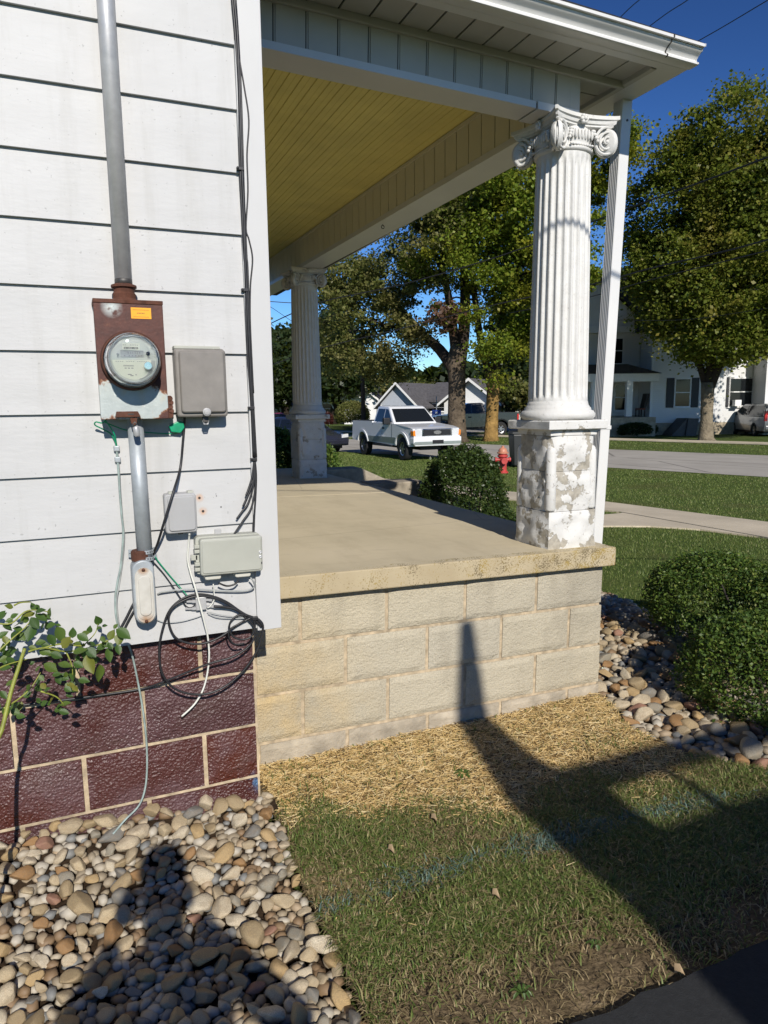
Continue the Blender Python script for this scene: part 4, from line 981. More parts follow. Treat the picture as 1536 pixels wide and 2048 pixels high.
MB().box(0.5*(x0+x1)-0.010, 0.5*(x0+x1)+0.008, y3+0.03, y3+0.042, z0-0.008, z0+0.001).build('latch', 'dark_steel', u2, bevel=0.002)
y4 = -0.080
(xa_, za_), (xb_, zb2) = xz(390, 1080, y4), xz(525, 1140, y4)
u3 = thing('utility_box', 'wide sage grey utility box tilted at the house corner', 'utility box', (xa_, -0.01, xz(400, 1154, y4)[1]))
tilt_ = math.atan2(xz(523, 1071, y4)[1]-xz(390, 1080, y4)[1], xb_-xa_); W3, H3 = 0.205, 0.112
ox, oz = xz(402, 1153, y4)
def rot3(mb): return mb.xf(lambda x, y, z: (ox+x*math.cos(tilt_)-z*math.sin(tilt_), y, oz+x*math.sin(tilt_)+z*math.cos(tilt_)))
W3 = (xz(526, 1139, y4)[0]-ox)/math.cos(tilt_); H3 = xz(390, 1080, y4)[1]-oz+0.004
rot3(MB().rbox(-0.010, W3-0.002, y4+0.03, -0.004, 0.002, H3, 0.010)).build('back', 'box_sage', u3, auto=35)
rot3(MB().rbox(0.0, W3, y4, y4+0.034, 0.0, H3-0.004, 0.010)).build('lid', 'box_sage', u3, auto=35, bevel=0.005)
rot3(MB().rbox(0.006, W3-0.006, y4-0.0035, y4+0.002, 0.008, H3-0.010, 0.008)).build('lid_panel', 'box_sage', u3, auto=35, bevel=0.002)
for zz in (0.020, 0.038, 0.082, 0.098): rot3(MB().box(-0.016, 0.004, y4+0.016, y4+0.034, zz-0.006, zz+0.006)).build('hinge', 'box_sage', u3, bevel=0.0015)
rot3(MB().box(-0.026, -0.004, y4+0.03, y4+0.042, 0.050, 0.068)).build('mounting_tab', 'box_sage', u3, bevel=0.0015)
rot3(MB().box(0.062, 0.084, -0.014, -0.006, H3-0.002, H3+0.016)).build('mounting_tab', 'box_grey', u3, bevel=0.0015)
for zz in (0.052, 0.068): rot3(MB().lathe([(0.006, -0.001), (0.006, 0.004), (0.004, 0.005), (0.0, 0.004)], (W3-0.009, y4, zz), 'y', 14)).build('screw', 'galvanised', u3, auto=40)
rot3(MB().lathe([(0.004, -0.001), (0.004, 0.0015), (0.0, 0.0015)], (W3-0.006, y4-0.001, 0.030), 'y', 12)).build('screw_hole', 'print_dark', u3)
for xx in (0.016, 0.118): rot3(MB().rbox(xx, xx+0.054, y4+0.016, y4+0.055, -0.019, 0.001, 0.007)).build('grommet', 'grommet', u3, auto=35, bevel=0.003)

# cables
bundle = thing('cable_bundle', 'thick bundle of black cables running down beside the white corner trim', 'cable', wpt(507, 1068))
main = [(466, -40), (468, 0), (474, 73), (479, 182), (483, 328), (487, 420), (490, 510), (492, 545), (498.5, 704), (504, 813), (509, 915)]
for dx, dy_, mt in ((-2.6, 0.010, 'cable_black'), (0.2, 0.014, 'cable_black'), (2.6, 0.010, 'cable_black'), (1.0, 0.006, 'cable_black')):
    cable('strand', [(u+dx+0.8*math.sin(v*0.02+dx), v) for u, v in main], 0.0042, mt, bundle, dy_)
cable('strand', [(509, 915), (512, 950), (511, 990), (508.5, 1030), (507, 1072)], 0.0042, 'cable_black', bundle, 0.010)
for pts in ([(508, 915), (505, 950), (498, 975), (492, 991)], [(508.5, 915), (507, 960), (496, 990), (486, 1013)], [(509, 915), (508, 965), (497, 1005), (485, 1022), (473.5, 1038)], [(509.5, 915), (511, 970), (503, 1015), (486, 1042), (468.6, 1068)]):
    cable('strand', pts, 0.0036, 'cable_black', bundle, [0.010, 0.014, 0.018, 0.022, 0.024][:len(pts)])
cable('loose_strand', [(470, -30), (473, 40), (477.6, 109), (488.5, 175), (497.6, 240.6), (494, 310), (495.8, 383), (492, 455.7), (498, 480), (505, 517.7), (501, 568), (500, 620), (501.4, 671), (507, 786)], 0.0030, 'cable_black', bundle, 0.012)
for (u, v) in ((477, 337), (486.5, 580), (499.5, 816), (504.5, 919)):
    q = wpt(u, v, 0.014); MB().box(q[0]-0.006, q[0]+0.016, q[1]-0.006, q[1]+0.012, q[2]-0.005, q[2]+0.005).sphere((q[0]-0.004, q[1]-0.007, q[2]), 0.0042, 8, 5).build('clip', 'cable_black', bundle, bevel=0.001)
# ground wire with green start
gw = thing('ground_wire', 'grey green wire from under the meter box down into the stones', 'wire', tuple(on_y(226, 1664, -0.05)))
cable('wire', [(213, 838), (205, 846), (192, 844), (190, 850), (205, 858), (222, 868), (231, 885), (233, 898)], 0.0022, 'green_plastic', gw, [0.05, 0.05, 0.04, 0.03, 0.02, 0.014, 0.012, 0.012])
cable('wire', [(210, 840), (221, 855), (230, 872), (233, 890), (234, 900)], 0.0022, 'green_plastic', gw, [0.05, 0.04, 0.03, 0.014, 0.012])
cable('wire', [(233, 896), (235, 920), (237.5, 950), (240, 990), (243.5, 1032), (246.5, 1066), (242, 1129), (235, 1165), (230.5, 1203), (236, 1250), (260, 1297), (273.4, 1351.6), (287, 1429.7), (293.7, 1500), (292, 1566), (279, 1609), (250, 1640), (226, 1668)], 0.0036, 'cable_green_grey', gw, [0.012]*10+[-0.005, -0.025]+[-0.035]*3+[-0.03, 0.0, 0.03])
cable('wire', [(234, 898), (238, 935), (240, 975), (245, 1040), (248, 1070), (245, 1120), (238, 1170), (233, 1205), (238, 1252)], 0.0028, 'cable_grey', gw, 0.009)
for (u, v) in ((233, 897), (235, 919)):
    q = wpt(u, v, 0.004); MB().box(q[0]-0.009, q[0]+0.009, q[1]-0.014, q[1]+0.004, q[2]-0.009, q[2]+0.009).build('clip', 'galvanised_dull', gw, bevel=0.003)
bw_ = cable('bond_wire', [(206, 843), (228, 852), (252, 860), (290, 864.5), (330, 867), (352, 866), (364, 860), (369, 853)], 0.0019, 'green_plastic', None, 0.014, 'thin green wire strung below the meter box to a green tag', 'wire')
tg = [wpt(u, v, 0.020) for u, v in ((337, 851), (357, 842), (366, 844), (369, 855), (361, 866), (342, 864))]
gt = MB().prism([(p[0], p[2]) for p in tg], 'y', tg[0][1]-0.008, tg[0][1]+0.006).build('wire_tag', 'green_plastic', None, tuple(tg[0]), bevel=0.003); tag(gt, 'green plastic clamp tag between the meter box and taupe box', 'tag')
# black drop cable, and a second black strand standing in for its shadow
dcable = thing('drop_cable', 'black cable hanging from the taupe box and passing behind the conduit fitting', 'cable', wpt(242, 1254))
cable('strand', [(369, 836), (368.5, 850), (366, 882), (360.5, 936.5), (347, 983), (327.7, 1046), (316, 1085), (308, 1105), (296, 1140), (282, 1180), (265, 1211), (252, 1237), (238, 1262)], 0.0042, 'cable_black', dcable, [0.03, 0.02, 0.016, 0.016, 0.075, 0.078, 0.04, 0.02, 0.008, 0.006, 0.006, 0.008, 0.01])
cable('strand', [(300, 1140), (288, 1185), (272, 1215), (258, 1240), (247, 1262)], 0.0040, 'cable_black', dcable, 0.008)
# coiled coax
coil = thing('coax_coil', 'coil of black coaxial cable looped over the siding bottom and brown blocks', 'cable', wpt(420, 1390))
def loopc(pix, r=0.0040, off=0.022, mat='cable_black', nm='loop'):
    cable(nm, Z2(pix), r, mat, coil, off)
loopc([(1340, 650), (1300, 612), (1230, 570), (1160, 522), (1080, 490), (1000, 483), (930, 508), (872, 560), (838, 640), (815, 760), (828, 880), (880, 955), (960, 990), (1060, 992), (1160, 950), (1250, 870), (1318, 765), (1347, 655), (1325, 612), (1290, 600)])
loopc([(1290, 600), (1215, 640), (1130, 700), (1040, 735), (960, 732), (900, 705), (870, 650), (864, 590), (890, 545), (945, 512), (1010, 492), (1090, 500), (1170, 535), (1245, 590), (1300, 650), (1290, 730), (1200, 800), (1060, 842), (840, 930), (720, 968), (450, 1008), (100, 1052), (-60, 1075)], 0.0040, [0.024]*17+[0.012, -0.02]+[-0.045]*4)
loopc([(1250, 590), (1215, 592), (1180, 625), (1175, 665), (1195, 700), (1240, 715), (1285, 700), (1305, 655), (1295, 610), (1255, 588)], 0.0036, 0.026)
loopc([(1258, 600), (1240, 625), (1180, 660), (1172, 700), (1200, 738), (1250, 735)], 0.0030, 0.028)
loopc([(1095, 545), (1150, 548), (1200, 558), (1262, 590), (1320, 612), (1345, 645)], 0.0048, 0.024)
loopc([(1065, 580), (1110, 600), (1180, 606), (1262, 606)], 0.0017, 0.018, 'cable_grey', 'thin_wire')
loopc([(1060, 572), (1140, 590), (1250, 602)], 0.0015, 0.018, 'cable_grey', 'thin_wire')
loopc([(795, 610), (850, 628), (930, 622), (1010, 600), (1040, 585)], 0.0015, 0.014, 'cable_grey', 'thin_wire')
loopc([(790, 322), (840, 380), (900, 465), (952, 542), (985, 548), (1005, 520)], 0.0019, 0.016, 'cable_black', 'thin_wire')
q = on_y(*Z2([(1300, 605)])[0], YS-0.026); MB().box(q[0]-0.006, q[0]+0.014, q[1]-0.006, q[1]+0.006, q[2]-0.007, q[2]+0.006).build('cable_tie', 'cable_black', coil, bevel=0.002)
# splitter
sp = thing('cable_splitter', 'small metal cable splitter with screw connectors inside the coil', 'splitter', tuple(on_y(402, 1207, YS)))
q0, q1 = on_y(*Z2([(1002, 562)])[0], YS-0.012), on_y(*Z2([(1052, 490)])[0], YS-0.012)
MB().box(q0[0], q1[0], YS-0.026, YS-0.004, q0[2], q1[2]).build('body', 'galvanised', sp, bevel=0.002)
for (xa__, xb__, yz) in ((955, 1002, 520), (950, 1002, 556), (1050, 1085, 512), (1050, 1108, 545)):
    a, b = on_y(*Z2([(xa__, yz)])[0], YS-0.015), on_y(*Z2([(xb__, yz)])[0], YS-0.015)
    MB().tube([a, a*0.4+b*0.6, a*0.4+b*0.6, b], [0.0045, 0.0045, 0.0062, 0.0062], 6).build('connector', 'galvanised', sp)
tag(cable('bond_wire', Z2([(782, 268), (800, 300), (860, 375), (900, 422), (935, 462), (968, 500)]), 0.0019, 'green_plastic', None, 0.016, 'thin green wire from the pipe strap to the splitter', 'wire'))
cable('white_cable', Z2([(970, 172), (968, 200), (961, 300), (975, 370), (1000, 450), (1030, 560), (1050, 640), (1065, 710), (1070, 820), (1047, 950), (1000, 1040), (930, 1108)]), 0.0034, 'cable_white', None, [0.045, 0.03, 0.02, 0.02, 0.03, 0.034, 0.03, 0.02, 0.01, 0.0, 0.0, 0.0], 'white cable dangling from the small grey box over the coil', 'cable')
cable('grey_cable', Z2([(808, 482), (835, 470), (900, 461), (1000, 456), (1100, 462), (1200, 466), (1268, 463), (1302, 444), (1296, 415), (1282, 398)]), 0.0030, 'cable_grey', None, [0.004, 0.016, 0.018, 0.02, 0.02, 0.02, 0.02, 0.03, 0.04, 0.04], 'grey cable curving from the tilted box to a hole in the siding', 'cable')
cable('grey_cable', Z2([(1092, 430), (1096, 470), (1095, 515), (1075, 545), (1062, 552)]), 0.0022, 'cable_white', None, [0.03, 0.024, 0.02, 0.018, 0.016], 'short pale wire from the tilted box down to the splitter', 'cable')
cable('black_cable', Z2([(1120, 425), (1160, 440), (1200, 432), (1222, 410)]), 0.0032, 'cable_black', None, 0.04, 'short black cable looped between the two grommets of the tilted box', 'cable')

# ------------------------------------------------------------------ rose bush at the left edge
rose = thing('rose_bush', 'leafy green rose bush with cut cane in front of the brown blocks', 'rose bush', tuple(on_z(-40, 1700, 0.05)))
Z5 = lambda x, y: (x/5.297, 1190+y/5.297)
def rp5(x, y, d): u, v = Z5(x, y); return on_y(u, v, -d)
cb_ = rp5(-120, 1900, 0.30); cane_pts = [np.array([cb_[0]-0.05, -0.34, -0.02]), cb_, rp5(20, 1430, 0.27), rp5(110, 1050, 0.24), rp5(200, 760, 0.22), rp5(262, 565, 0.21)]
MB().tube(smooth_pts(cane_pts, 4), list(np.linspace(0.0072, 0.0050, 21)), 10).build('cane', 'cane_green', rose, smooth=True)
twigs = [[(40, 1200, 0.25), (200, 1100, 0.22), (330, 980, 0.2), (430, 820, 0.19)], [(-60, 800, 0.25), (100, 730, 0.22), (290, 680, 0.2)], [(-60, 640, 0.22), (120, 470, 0.2), (260, 350, 0.18), (340, 250, 0.17)],
         [(300, 600, 0.2), (470, 560, 0.18), (700, 600, 0.16), (930, 560, 0.14), (1130, 490, 0.12), (1220, 400, 0.11)], [(470, 560, 0.18), (640, 520, 0.17), (860, 540, 0.15), (920, 500, 0.14), (1010, 400, 0.12), (1040, 300, 0.12)],
         [(700, 600, 0.16), (760, 740, 0.17), (770, 850, 0.17)], [(430, 1020, 0.2), (600, 1080, 0.19), (690, 1180, 0.18)], [(150, 110, 0.2), (220, 80, 0.19), (330, 75, 0.18)], [(-40, 300, 0.2), (120, 300, 0.2), (260, 180, 0.18), (380, 160, 0.17), (520, 180, 0.16)]]
for tws in twigs:
    pts = smooth_pts([rp5(*t) for t in tws], 4); MB().tube(pts, list(np.linspace(0.0028, 0.0013, len(pts))), 6).build('twig', 'cane_green', rose, smooth=True)
# one leaf blade, gently folded along its midrib, pointed tip; shared by all leaves
lm = MB(); nl = 8; vs = []
for i in range(nl+1):
    t = i/nl; wd = 0.30*math.sin(PI*t**0.8)*(1.0 if t < 0.98 else 0.2); dz = -0.10*t*t
    vs += [(t, -wd, dz+0.06*wd/0.3), (t, -wd*0.5, dz+0.01), (t, 0, dz-0.03*math.sin(PI*t)), (t, wd*0.5, dz+0.01), (t, wd, dz+0.06*wd/0.3)]
lm.add(vs, [(i*5+j, i*5+j+1, (i+1)*5+j+1, (i+1)*5+j) for i in range(nl) for j in range(4)])
leafm = lm.mesh('leaf', 'rose_leaf_single', smooth=True)
def rose_leaf(x, y, d, L, ang, face=0.35):
    """L in pixels of the enlargement, ang in degrees in the wall plane (0 right, -90 down)"""
    c_ = rp5(x, y, d); Lm = L/5.297*2.2/FPX*1.0
    a = math.radians(ang); dirv = Vector((math.cos(a)*0.95, -0.25+random.uniform(-0.25, 0.2), math.sin(a)*0.95)).normalized()
    nrm = Vector((random.uniform(-0.5, 0.5), -0.55+random.uniform(-0.3, 0.3), 0.7+random.uniform(-0.3, 0.3))); nrm = (nrm-dirv*nrm.dot(dirv)).normalized()
    yv = nrm.cross(dirv); M = Matrix((dirv, yv, nrm)).transposed()
    inst('leaf', leafm, rose, np.array(c_)-np.array(dirv)*Lm/2, M.to_euler(), (Lm, Lm*random.uniform(1.0, 1.3), Lm))
hand = [(300, 205, 130, 170), (95, 120, 90, 150), (350, 120, 90, 110), (430, 165, 110, 10), (525, 185, 110, 90), (440, 240, 140, -30), (540, 320, 110, 20), (320, 400, 190, -110), (370, 300, 150, -70), (95, 270, 80, 200), (200, 300, 130, 40),
        (640, 420, 190, -75), (550, 480, 150, -60), (430, 500, 110, 10), (770, 400, 120, 80), (880, 450, 140, -30), (900, 410, 110, 20), (1040, 265, 110, 120), (1110, 325, 60, 10), (1050, 350, 60, 20), (1225, 330, 70, 40), (1310, 410, 190, -40),
        (1180, 420, 130, 60), (1260, 470, 140, -110), (970, 520, 110, -20), (1080, 550, 120, 20), (1155, 640, 160, -80), (1255, 580, 120, -80), (1170, 540, 90, -50), (850, 590, 150, 20), (970, 610, 140, -55), (950, 740, 220, -80), (690, 740, 150, -15),
        (770, 840, 170, -95), (830, 740, 120, -30), (1055, 830, 200, -95), (890, 905, 130, -10), (760, 960, 110, -20), (680, 870, 120, -30), (540, 770, 170, -40), (560, 600, 170, 10), (600, 640, 130, -20), (700, 500, 150, 60), (480, 600, 130, -20),
        (465, 1145, 90, 30), (545, 1110, 110, 70), (695, 1150, 120, 20), (680, 1240, 110, -20), (440, 880, 80, -60), (420, 990, 110, -10), (300, 980, 90, 70), (290, 1050, 100, 20), (160, 1170, 120, 40), (165, 1240, 110, -20), (220, 1285, 100, 0), (60, 1230, 110, 120),
        (100, 620, 140, 30), (120, 700, 120, -30), (60, 770, 130, 10), (30, 560, 110, 70), (130, 570, 110, -20), (30, 420, 120, 30), (150, 430, 120, 60), (80, 340, 120, -40), (20, 210, 110, 60), (230, 440, 120, -50), (60, 480, 100, -70), (260, 250, 110, 100), (20, 680, 110, 200), (110, 930, 110, 20), (40, 1060, 110, -50),
        (150, 220, 90, 30), (190, 360, 100, 150), (350, 560, 90, -20), (400, 780, 80, 50), (620, 900, 110, -60), (790, 1000, 90, 10), (500, 1000, 80, 30), (820, 520, 100, 150), (1000, 690, 100, -60), (1090, 470, 80, -60), (900, 640, 110, -80), (720, 1000, 90, -30), (450, 330, 80, 60), (620, 320, 60, -20)]
for k, (x, y, L, a) in enumerate(hand): rose_leaf(x, y, 0.13+0.09*random.random(), L*0.98, a+random.uniform(-8, 8))

for k in range(60):
    x, y, L, a = random.choice(hand); rose_leaf(x+random.uniform(-90, 60), y+random.uniform(-70, 70), 0.08+0.1*random.random(), random.uniform(50, 105), random.uniform(-120, 120))

# ------------------------------------------------------------------ stones
stone_meshes = []
for k in range(12):
    bm = bmesh.new(); bmesh.ops.create_icosphere(bm, subdivisions=3, radius=1.0); rk = random.Random(40+k)
    planes = [(Vector((rk.gauss(0, 1), rk.gauss(0, 1), rk.gauss(0, 1))).normalized(), rk.uniform(0.44, 0.84)) for _ in range(10)]
    for v in bm.verts:
        p = v.co.copy(); n_ = 0.20*mnoise.noise(p*0.9+Vector((k*5, 0, 0)))+0.10*mnoise.noise(p*2.1+Vector((0, k*3, 0)))
        q = p*(1+n_)
        for (pn, off) in planes:                                     # worn flat facets
            dd_ = q.dot(pn)-off
            if dd_ > 0: q = q-pn*dd_*0.86
        v.co = q
    me = bpy.data.meshes.new('stone'); bm.to_mesh(me); bm.free(); me.materials.append(MATS['river_stone'])
    me.polygons.foreach_set('use_smooth', [True]*len(me.polygons)); stone_meshes.append(me)
ico_small = bmesh.new(); bmesh.ops.create_icosphere(ico_small, subdivisions=1, radius=1.0)
ICV = np.array([v.co[:] for v in ico_small.verts]); ICF = np.array([[l.vert.index for l in f.loops] for f in ico_small.faces]); ico_small.free()
def scatter(n_try, xr, yr, inside, rfun, seed):
    r_ = np.random.default_rng(seed); pts = []; cell = {}
    for _ in range(n_try):
        x, y = r_.uniform(*xr), r_.uniform(*yr)
        if not inside(x, y): continue
        r = rfun(r_); cx_, cy_ = int(x/0.08), int(y/0.08); ok = True
        for i in range(cx_-2, cx_+3):
            for j in range(cy_-2, cy_+3):
                for (a, b, q) in cell.get((i, j), ()):
                    if (a-x)**2+(b-y)**2 < (0.70*(r+q))**2: ok = False; break
                if not ok: break
            if not ok: break
        if ok: pts.append((x, y, r)); cell.setdefault((cx_, cy_), []).append((x, y, r))
    return pts
def gravel(name, label, xr, yr, inside, base_z, rfun, n_try, seed, vis):
    bed = MB(); NX_, NY_ = 26, 26; vs = []; ok = {}
    for j in range(NY_+1):
        for i in range(NX_+1):
            x = xr[0]+(xr[1]-xr[0])*i/NX_; y = yr[0]+(yr[1]-yr[0])*j/NY_; vs.append((x, y, base_z(x, y)-0.012))
    bed.add(vs, [(j*(NX_+1)+i, j*(NX_+1)+i+1, (j+1)*(NX_+1)+i+1, (j+1)*(NX_+1)+i) for j in range(NY_) for i in range(NX_) if inside(xr[0]+(xr[1]-xr[0])*(i+0.5)/NX_, yr[0]+(yr[1]-yr[0])*(j+0.5)/NY_)])
    o = struct(name, bed, 'dark_soil'); o['label'] = label; ORG[o.name] = np.zeros(3)
    top = scatter(n_try, xr, yr, inside, rfun, seed); under = scatter(n_try//3, xr, yr, inside, lambda r_: rfun(r_)*0.72, seed+1)
    r_ = random.Random(seed)
    top.sort(key=lambda p: -vis(p[0], p[1])*p[2])
    def shape(r): 
        a, b, c_ = r*r_.uniform(1.0, 1.38), r*r_.uniform(0.78, 1.02), r*r_.uniform(0.55, 0.82); return a, b, c_
    for (x, y, r) in top[:300]:
        sc3 = shape(r); o2 = inst('stone', r_.choice(stone_meshes), o, (x, y, base_z(x, y)+sc3[2]*0.62+r_.uniform(0, 0.012)), (r_.uniform(-0.45, 0.45), r_.uniform(-0.45, 0.45), r_.uniform(0, 6.28)), sc3)
    rest = top[300:]+[(x, y, r) for x, y, r in under]
    V = []; F = []
    for k, (x, y, r) in enumerate(rest):
        sc3 = np.array(shape(r)); E = np.array(Matrix.Rotation(r_.uniform(0, 6.28), 3, 'Z') @ Matrix.Rotation(r_.uniform(-0.4, 0.4), 3, 'X'))
        jit = 1+0.10*rng.normal(size=(len(ICV), 1))
        zz = base_z(x, y)+sc3[2]*(0.5 if k < len(top)-300 else 0.05); V.append((ICV*jit*sc3)@E.T+np.array([x, y, zz])); F.append(ICF+len(ICV)*k)
    if V:
        me = np_mesh('small_stones', np.concatenate(V), np.concatenate(F), 'river_stone_mass', 3); me.polygons.foreach_set('use_smooth', [True]*len(me.polygons))
        tag(link_mesh('small_stones', me, o), kind='stuff')
    return o
def left_in(x, y): return x < gravel_edge(y)-0.015 and y < 0.055
def left_z(x, y): return -0.040+0.135*max(0, 1-(0.06-y)/0.55)**1.3*(0.55+0.45*min(1, max(0, (-x-0.05)/0.7)))+0.012*mnoise.noise((x*3, y*3, 2))
gravel('gravel_bed', 'bed of tan and grey river stones along the brown block wall', (-1.55, -0.03), (-1.5, 0.06), left_in, left_z, lambda r_: 0.019+0.023*r_.random()**1.8, 30000, 5, lambda x, y: 1.0 if (x > -1.02+0.15*(-y) and y > -1.15) else 0.15)
def right_in(x, y): return right_edge(y)+0.03 < x < 3.22+0.05*math.sin(y*4) and y > -1.0 and not (y > 0.32 and x < 1.85)
gravel('gravel_bed', 'bed of river stones under the clipped shrubs beside the porch', (1.68, 3.3), (-1.0, 3.3), right_in, lambda x, y: -0.035+0.012*mnoise.noise((x*2, y*2, 5)), lambda r_: 0.026+0.030*r_.random()**1.7, 26000, 15, lambda x, y: 1.0 if (y < 1.9 and x < 2.9) else 0.3)
# one white painted stone by the porch corner
ws = inst('stone', stone_meshes[3], bpy.data.objects['gravel_bed.001'], (1.90, 0.62, 0.035), (0.2, 0.3, 0.5), (0.06, 0.045, 0.05)); ws.data = stone_meshes[3].copy(); ws.data.materials[0] = MATS['litter_white']; ws['label'] = 'white painted stone'

# ------------------------------------------------------------------ grass, straw
def blades(name, P, H, Wd, lean, mat, mi=None, simple=False):
    n = len(P); th = rng.uniform(0, 2*PI, n); d = np.stack([np.cos(th), np.sin(th), np.zeros(n)], 1); s_ = np.stack([-d[:, 1], d[:, 0], np.zeros(n)], 1)
    H = H[:, None]; ln = lean[:, None]; up = np.array([[0, 0, 1.0]])
    mid = P+up*H*0.55*(1-0.25*ln)+d*H*0.30*ln; tip = P+up*H*(1-0.62*ln)+d*H*(0.85*ln)
    w2 = Wd[:, None]*0.5
    if simple:
        V = np.stack([P-s_*w2, P+s_*w2, tip], 1).reshape(-1, 3)
        return link_mesh(name, np_mesh(name, V, np.arange(3*n).reshape(n, 3), mat, 3))
    V = np.stack([P-s_*w2, P+s_*w2, mid-s_*w2*0.85, mid+s_*w2*0.85, tip-s_*w2*0.12, tip+s_*w2*0.12], 1).reshape(-1, 3)
    b = np.arange(n)[:, None]*6; F = np.concatenate([b+np.array([0, 1, 3, 2]), b+np.array([2, 3, 5, 4])], 1).reshape(-1, 4)
    return link_mesh(name, np_mesh(name, V, F, mat, 4, None if mi is None else np.repeat(mi, 2)))
def vnoise(x, y, f, seed):
    return np.array([mnoise.noise((a*f, b*f, seed)) for a, b in zip(x, y)])
# near patch
n = 250000
x = rng.uniform(-0.07, 2.3, n); y = rng.uniform(-1.23, 0.38, n)
ge = np.interp(y, np.linspace(-1.3, 0.5, 60), [gravel_edge(t) for t in np.linspace(-1.3, 0.5, 60)]); re_ = np.interp(y, np.linspace(-1.3, 0.5, 60), [right_edge(t) for t in np.linspace(-1.3, 0.5, 60)])
inside = (x > ge) & (x < re_)
straw_line = np.interp(x, [-0.1, 0.3, 0.75, 1.2, 1.6, 2.0], [0.02, -0.16, -0.33, -0.33, -0.36, -0.45])
straw_d = y-straw_line+0.16*vnoise(x, y, 3.0, 1.0)
bare = np.clip((-0.86-y)/0.22, 0, 1)+0.5*vnoise(x, y, 2.6, 9.0)
pr = np.clip(0.55-straw_d*6, 0.04, 1.0)*np.clip(1.02-0.95*np.clip(bare, 0, 1), 0.05, 1)
pr *= np.clip(0.85+0.9*vnoise(x, y, 4.0, 3.0), 0.22, 1.0)
keep = inside & (rng.random(n) < pr)
x, y, bare, straw_d = x[keep], y[keep], bare[keep], straw_d[keep]
z = np.array([patch_z(a, b) for a, b in zip(x, y)])
dry = 0.14+0.6*np.clip(bare, 0, 1)+0.85*vnoise(x, y, 3.2, 21.0)+0.35*np.exp(-((x-np.interp(y, np.linspace(-1.3, 0.5, 60), [gravel_edge(t) for t in np.linspace(-1.3, 0.5, 60)]))/0.07)**2)
mi = (rng.random(len(x)) < np.clip(dry, 0.06, 0.95)).astype(int)
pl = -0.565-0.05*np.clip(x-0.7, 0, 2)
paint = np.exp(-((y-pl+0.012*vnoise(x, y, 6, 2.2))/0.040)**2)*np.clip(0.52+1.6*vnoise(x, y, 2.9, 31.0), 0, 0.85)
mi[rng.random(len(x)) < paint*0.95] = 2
H = rng.uniform(0.014, 0.052, len(x))*np.where(mi == 1, 0.75, 1.0)*(1+0.7*np.clip(vnoise(x, y, 5.0, 77.0), -0.5, 0.8)); lean = np.where(mi == 1, rng.uniform(0.7, 1.35, len(x)), rng.uniform(0.5, 1.25, len(x)))
th_ = (rng.random(len(x)) < 0.34) & (mi != 2); mi[th_ & (rng.random(len(x)) < 0.42)] = 1; H = np.where(th_, H*1.15, H); lean = np.where(th_, rng.uniform(1.25, 1.55, len(x)), lean)
g = blades('grass', np.stack([x, y, z], 1), H, rng.uniform(0.0018, 0.0046, len(x)), lean, ['grass_blade', 'grass_dry', 'grass_paint'], mi)
tag(g, 'patchy green and dry grass between gravel bed and driveway', 'grass', kind='stuff')
# straw mulch against the porch wall, loose pieces thinning out into the grass
n = 36000
x = rng.uniform(-0.07, 1.95, n); y = rng.uniform(-0.75, 0.392, n)
sl = np.interp(x, [-0.1, 0.3, 0.75, 1.2, 1.6, 2.0], [0.02, -0.16, -0.33, -0.33, -0.36, -0.45])
ge = np.interp(y, np.linspace(-1.3, 0.5, 60), [gravel_edge(t) for t in np.linspace(-1.3, 0.5, 60)]); re_ = np.interp(y, np.linspace(-1.3, 0.5, 60), [right_edge(t) for t in np.linspace(-1.3, 0.5, 60)])
dd = y-sl+0.16*vnoise(x, y, 3.0, 1.0)
keep = (x > ge+0.02+0.08*np.clip(0.3-y, 0, 1)*0) & (x < re_) & (rng.random(n) < np.clip(0.75+dd*5.5, 0.02, 1.0))
x, y = x[keep], y[keep]; n = len(x); z = np.array([patch_z(a, b) for a, b in zip(x, y)])+rng.uniform(0.001, 0.014, n)
th = rng.normal(0.1, 0.9, n); tilt = rng.normal(0, 0.16, n); L = rng.uniform(0.018, 0.075, n)*rng.uniform(0.6, 1.0, n); Wd = rng.uniform(0.0016, 0.0034, n)
d = np.stack([np.cos(th)*np.cos(tilt), np.sin(th)*np.cos(tilt), np.sin(tilt)], 1); sv = np.stack([-np.sin(th), np.cos(th), np.zeros(n)], 1); uv = np.cross(d, sv)
P = np.stack([x, y, z], 1); a = P-d*L[:, None]/2; b = P+d*L[:, None]/2; w2 = Wd[:, None]/2
V = np.stack([a-sv*w2, a+uv*w2, a+sv*w2, b-sv*w2, b+uv*w2, b+sv*w2], 1).reshape(-1, 3); bb = np.arange(n)[:, None]*6
F = np.concatenate([bb+np.array([0, 1, 4, 3]), bb+np.array([1, 2, 5, 4])], 1).reshape(-1, 4)
so = link_mesh('straw', np_mesh('straw', V, F, 'straw')); tag(so, 'golden straw mulch spread at the foot of the porch wall', 'straw', kind='stuff')
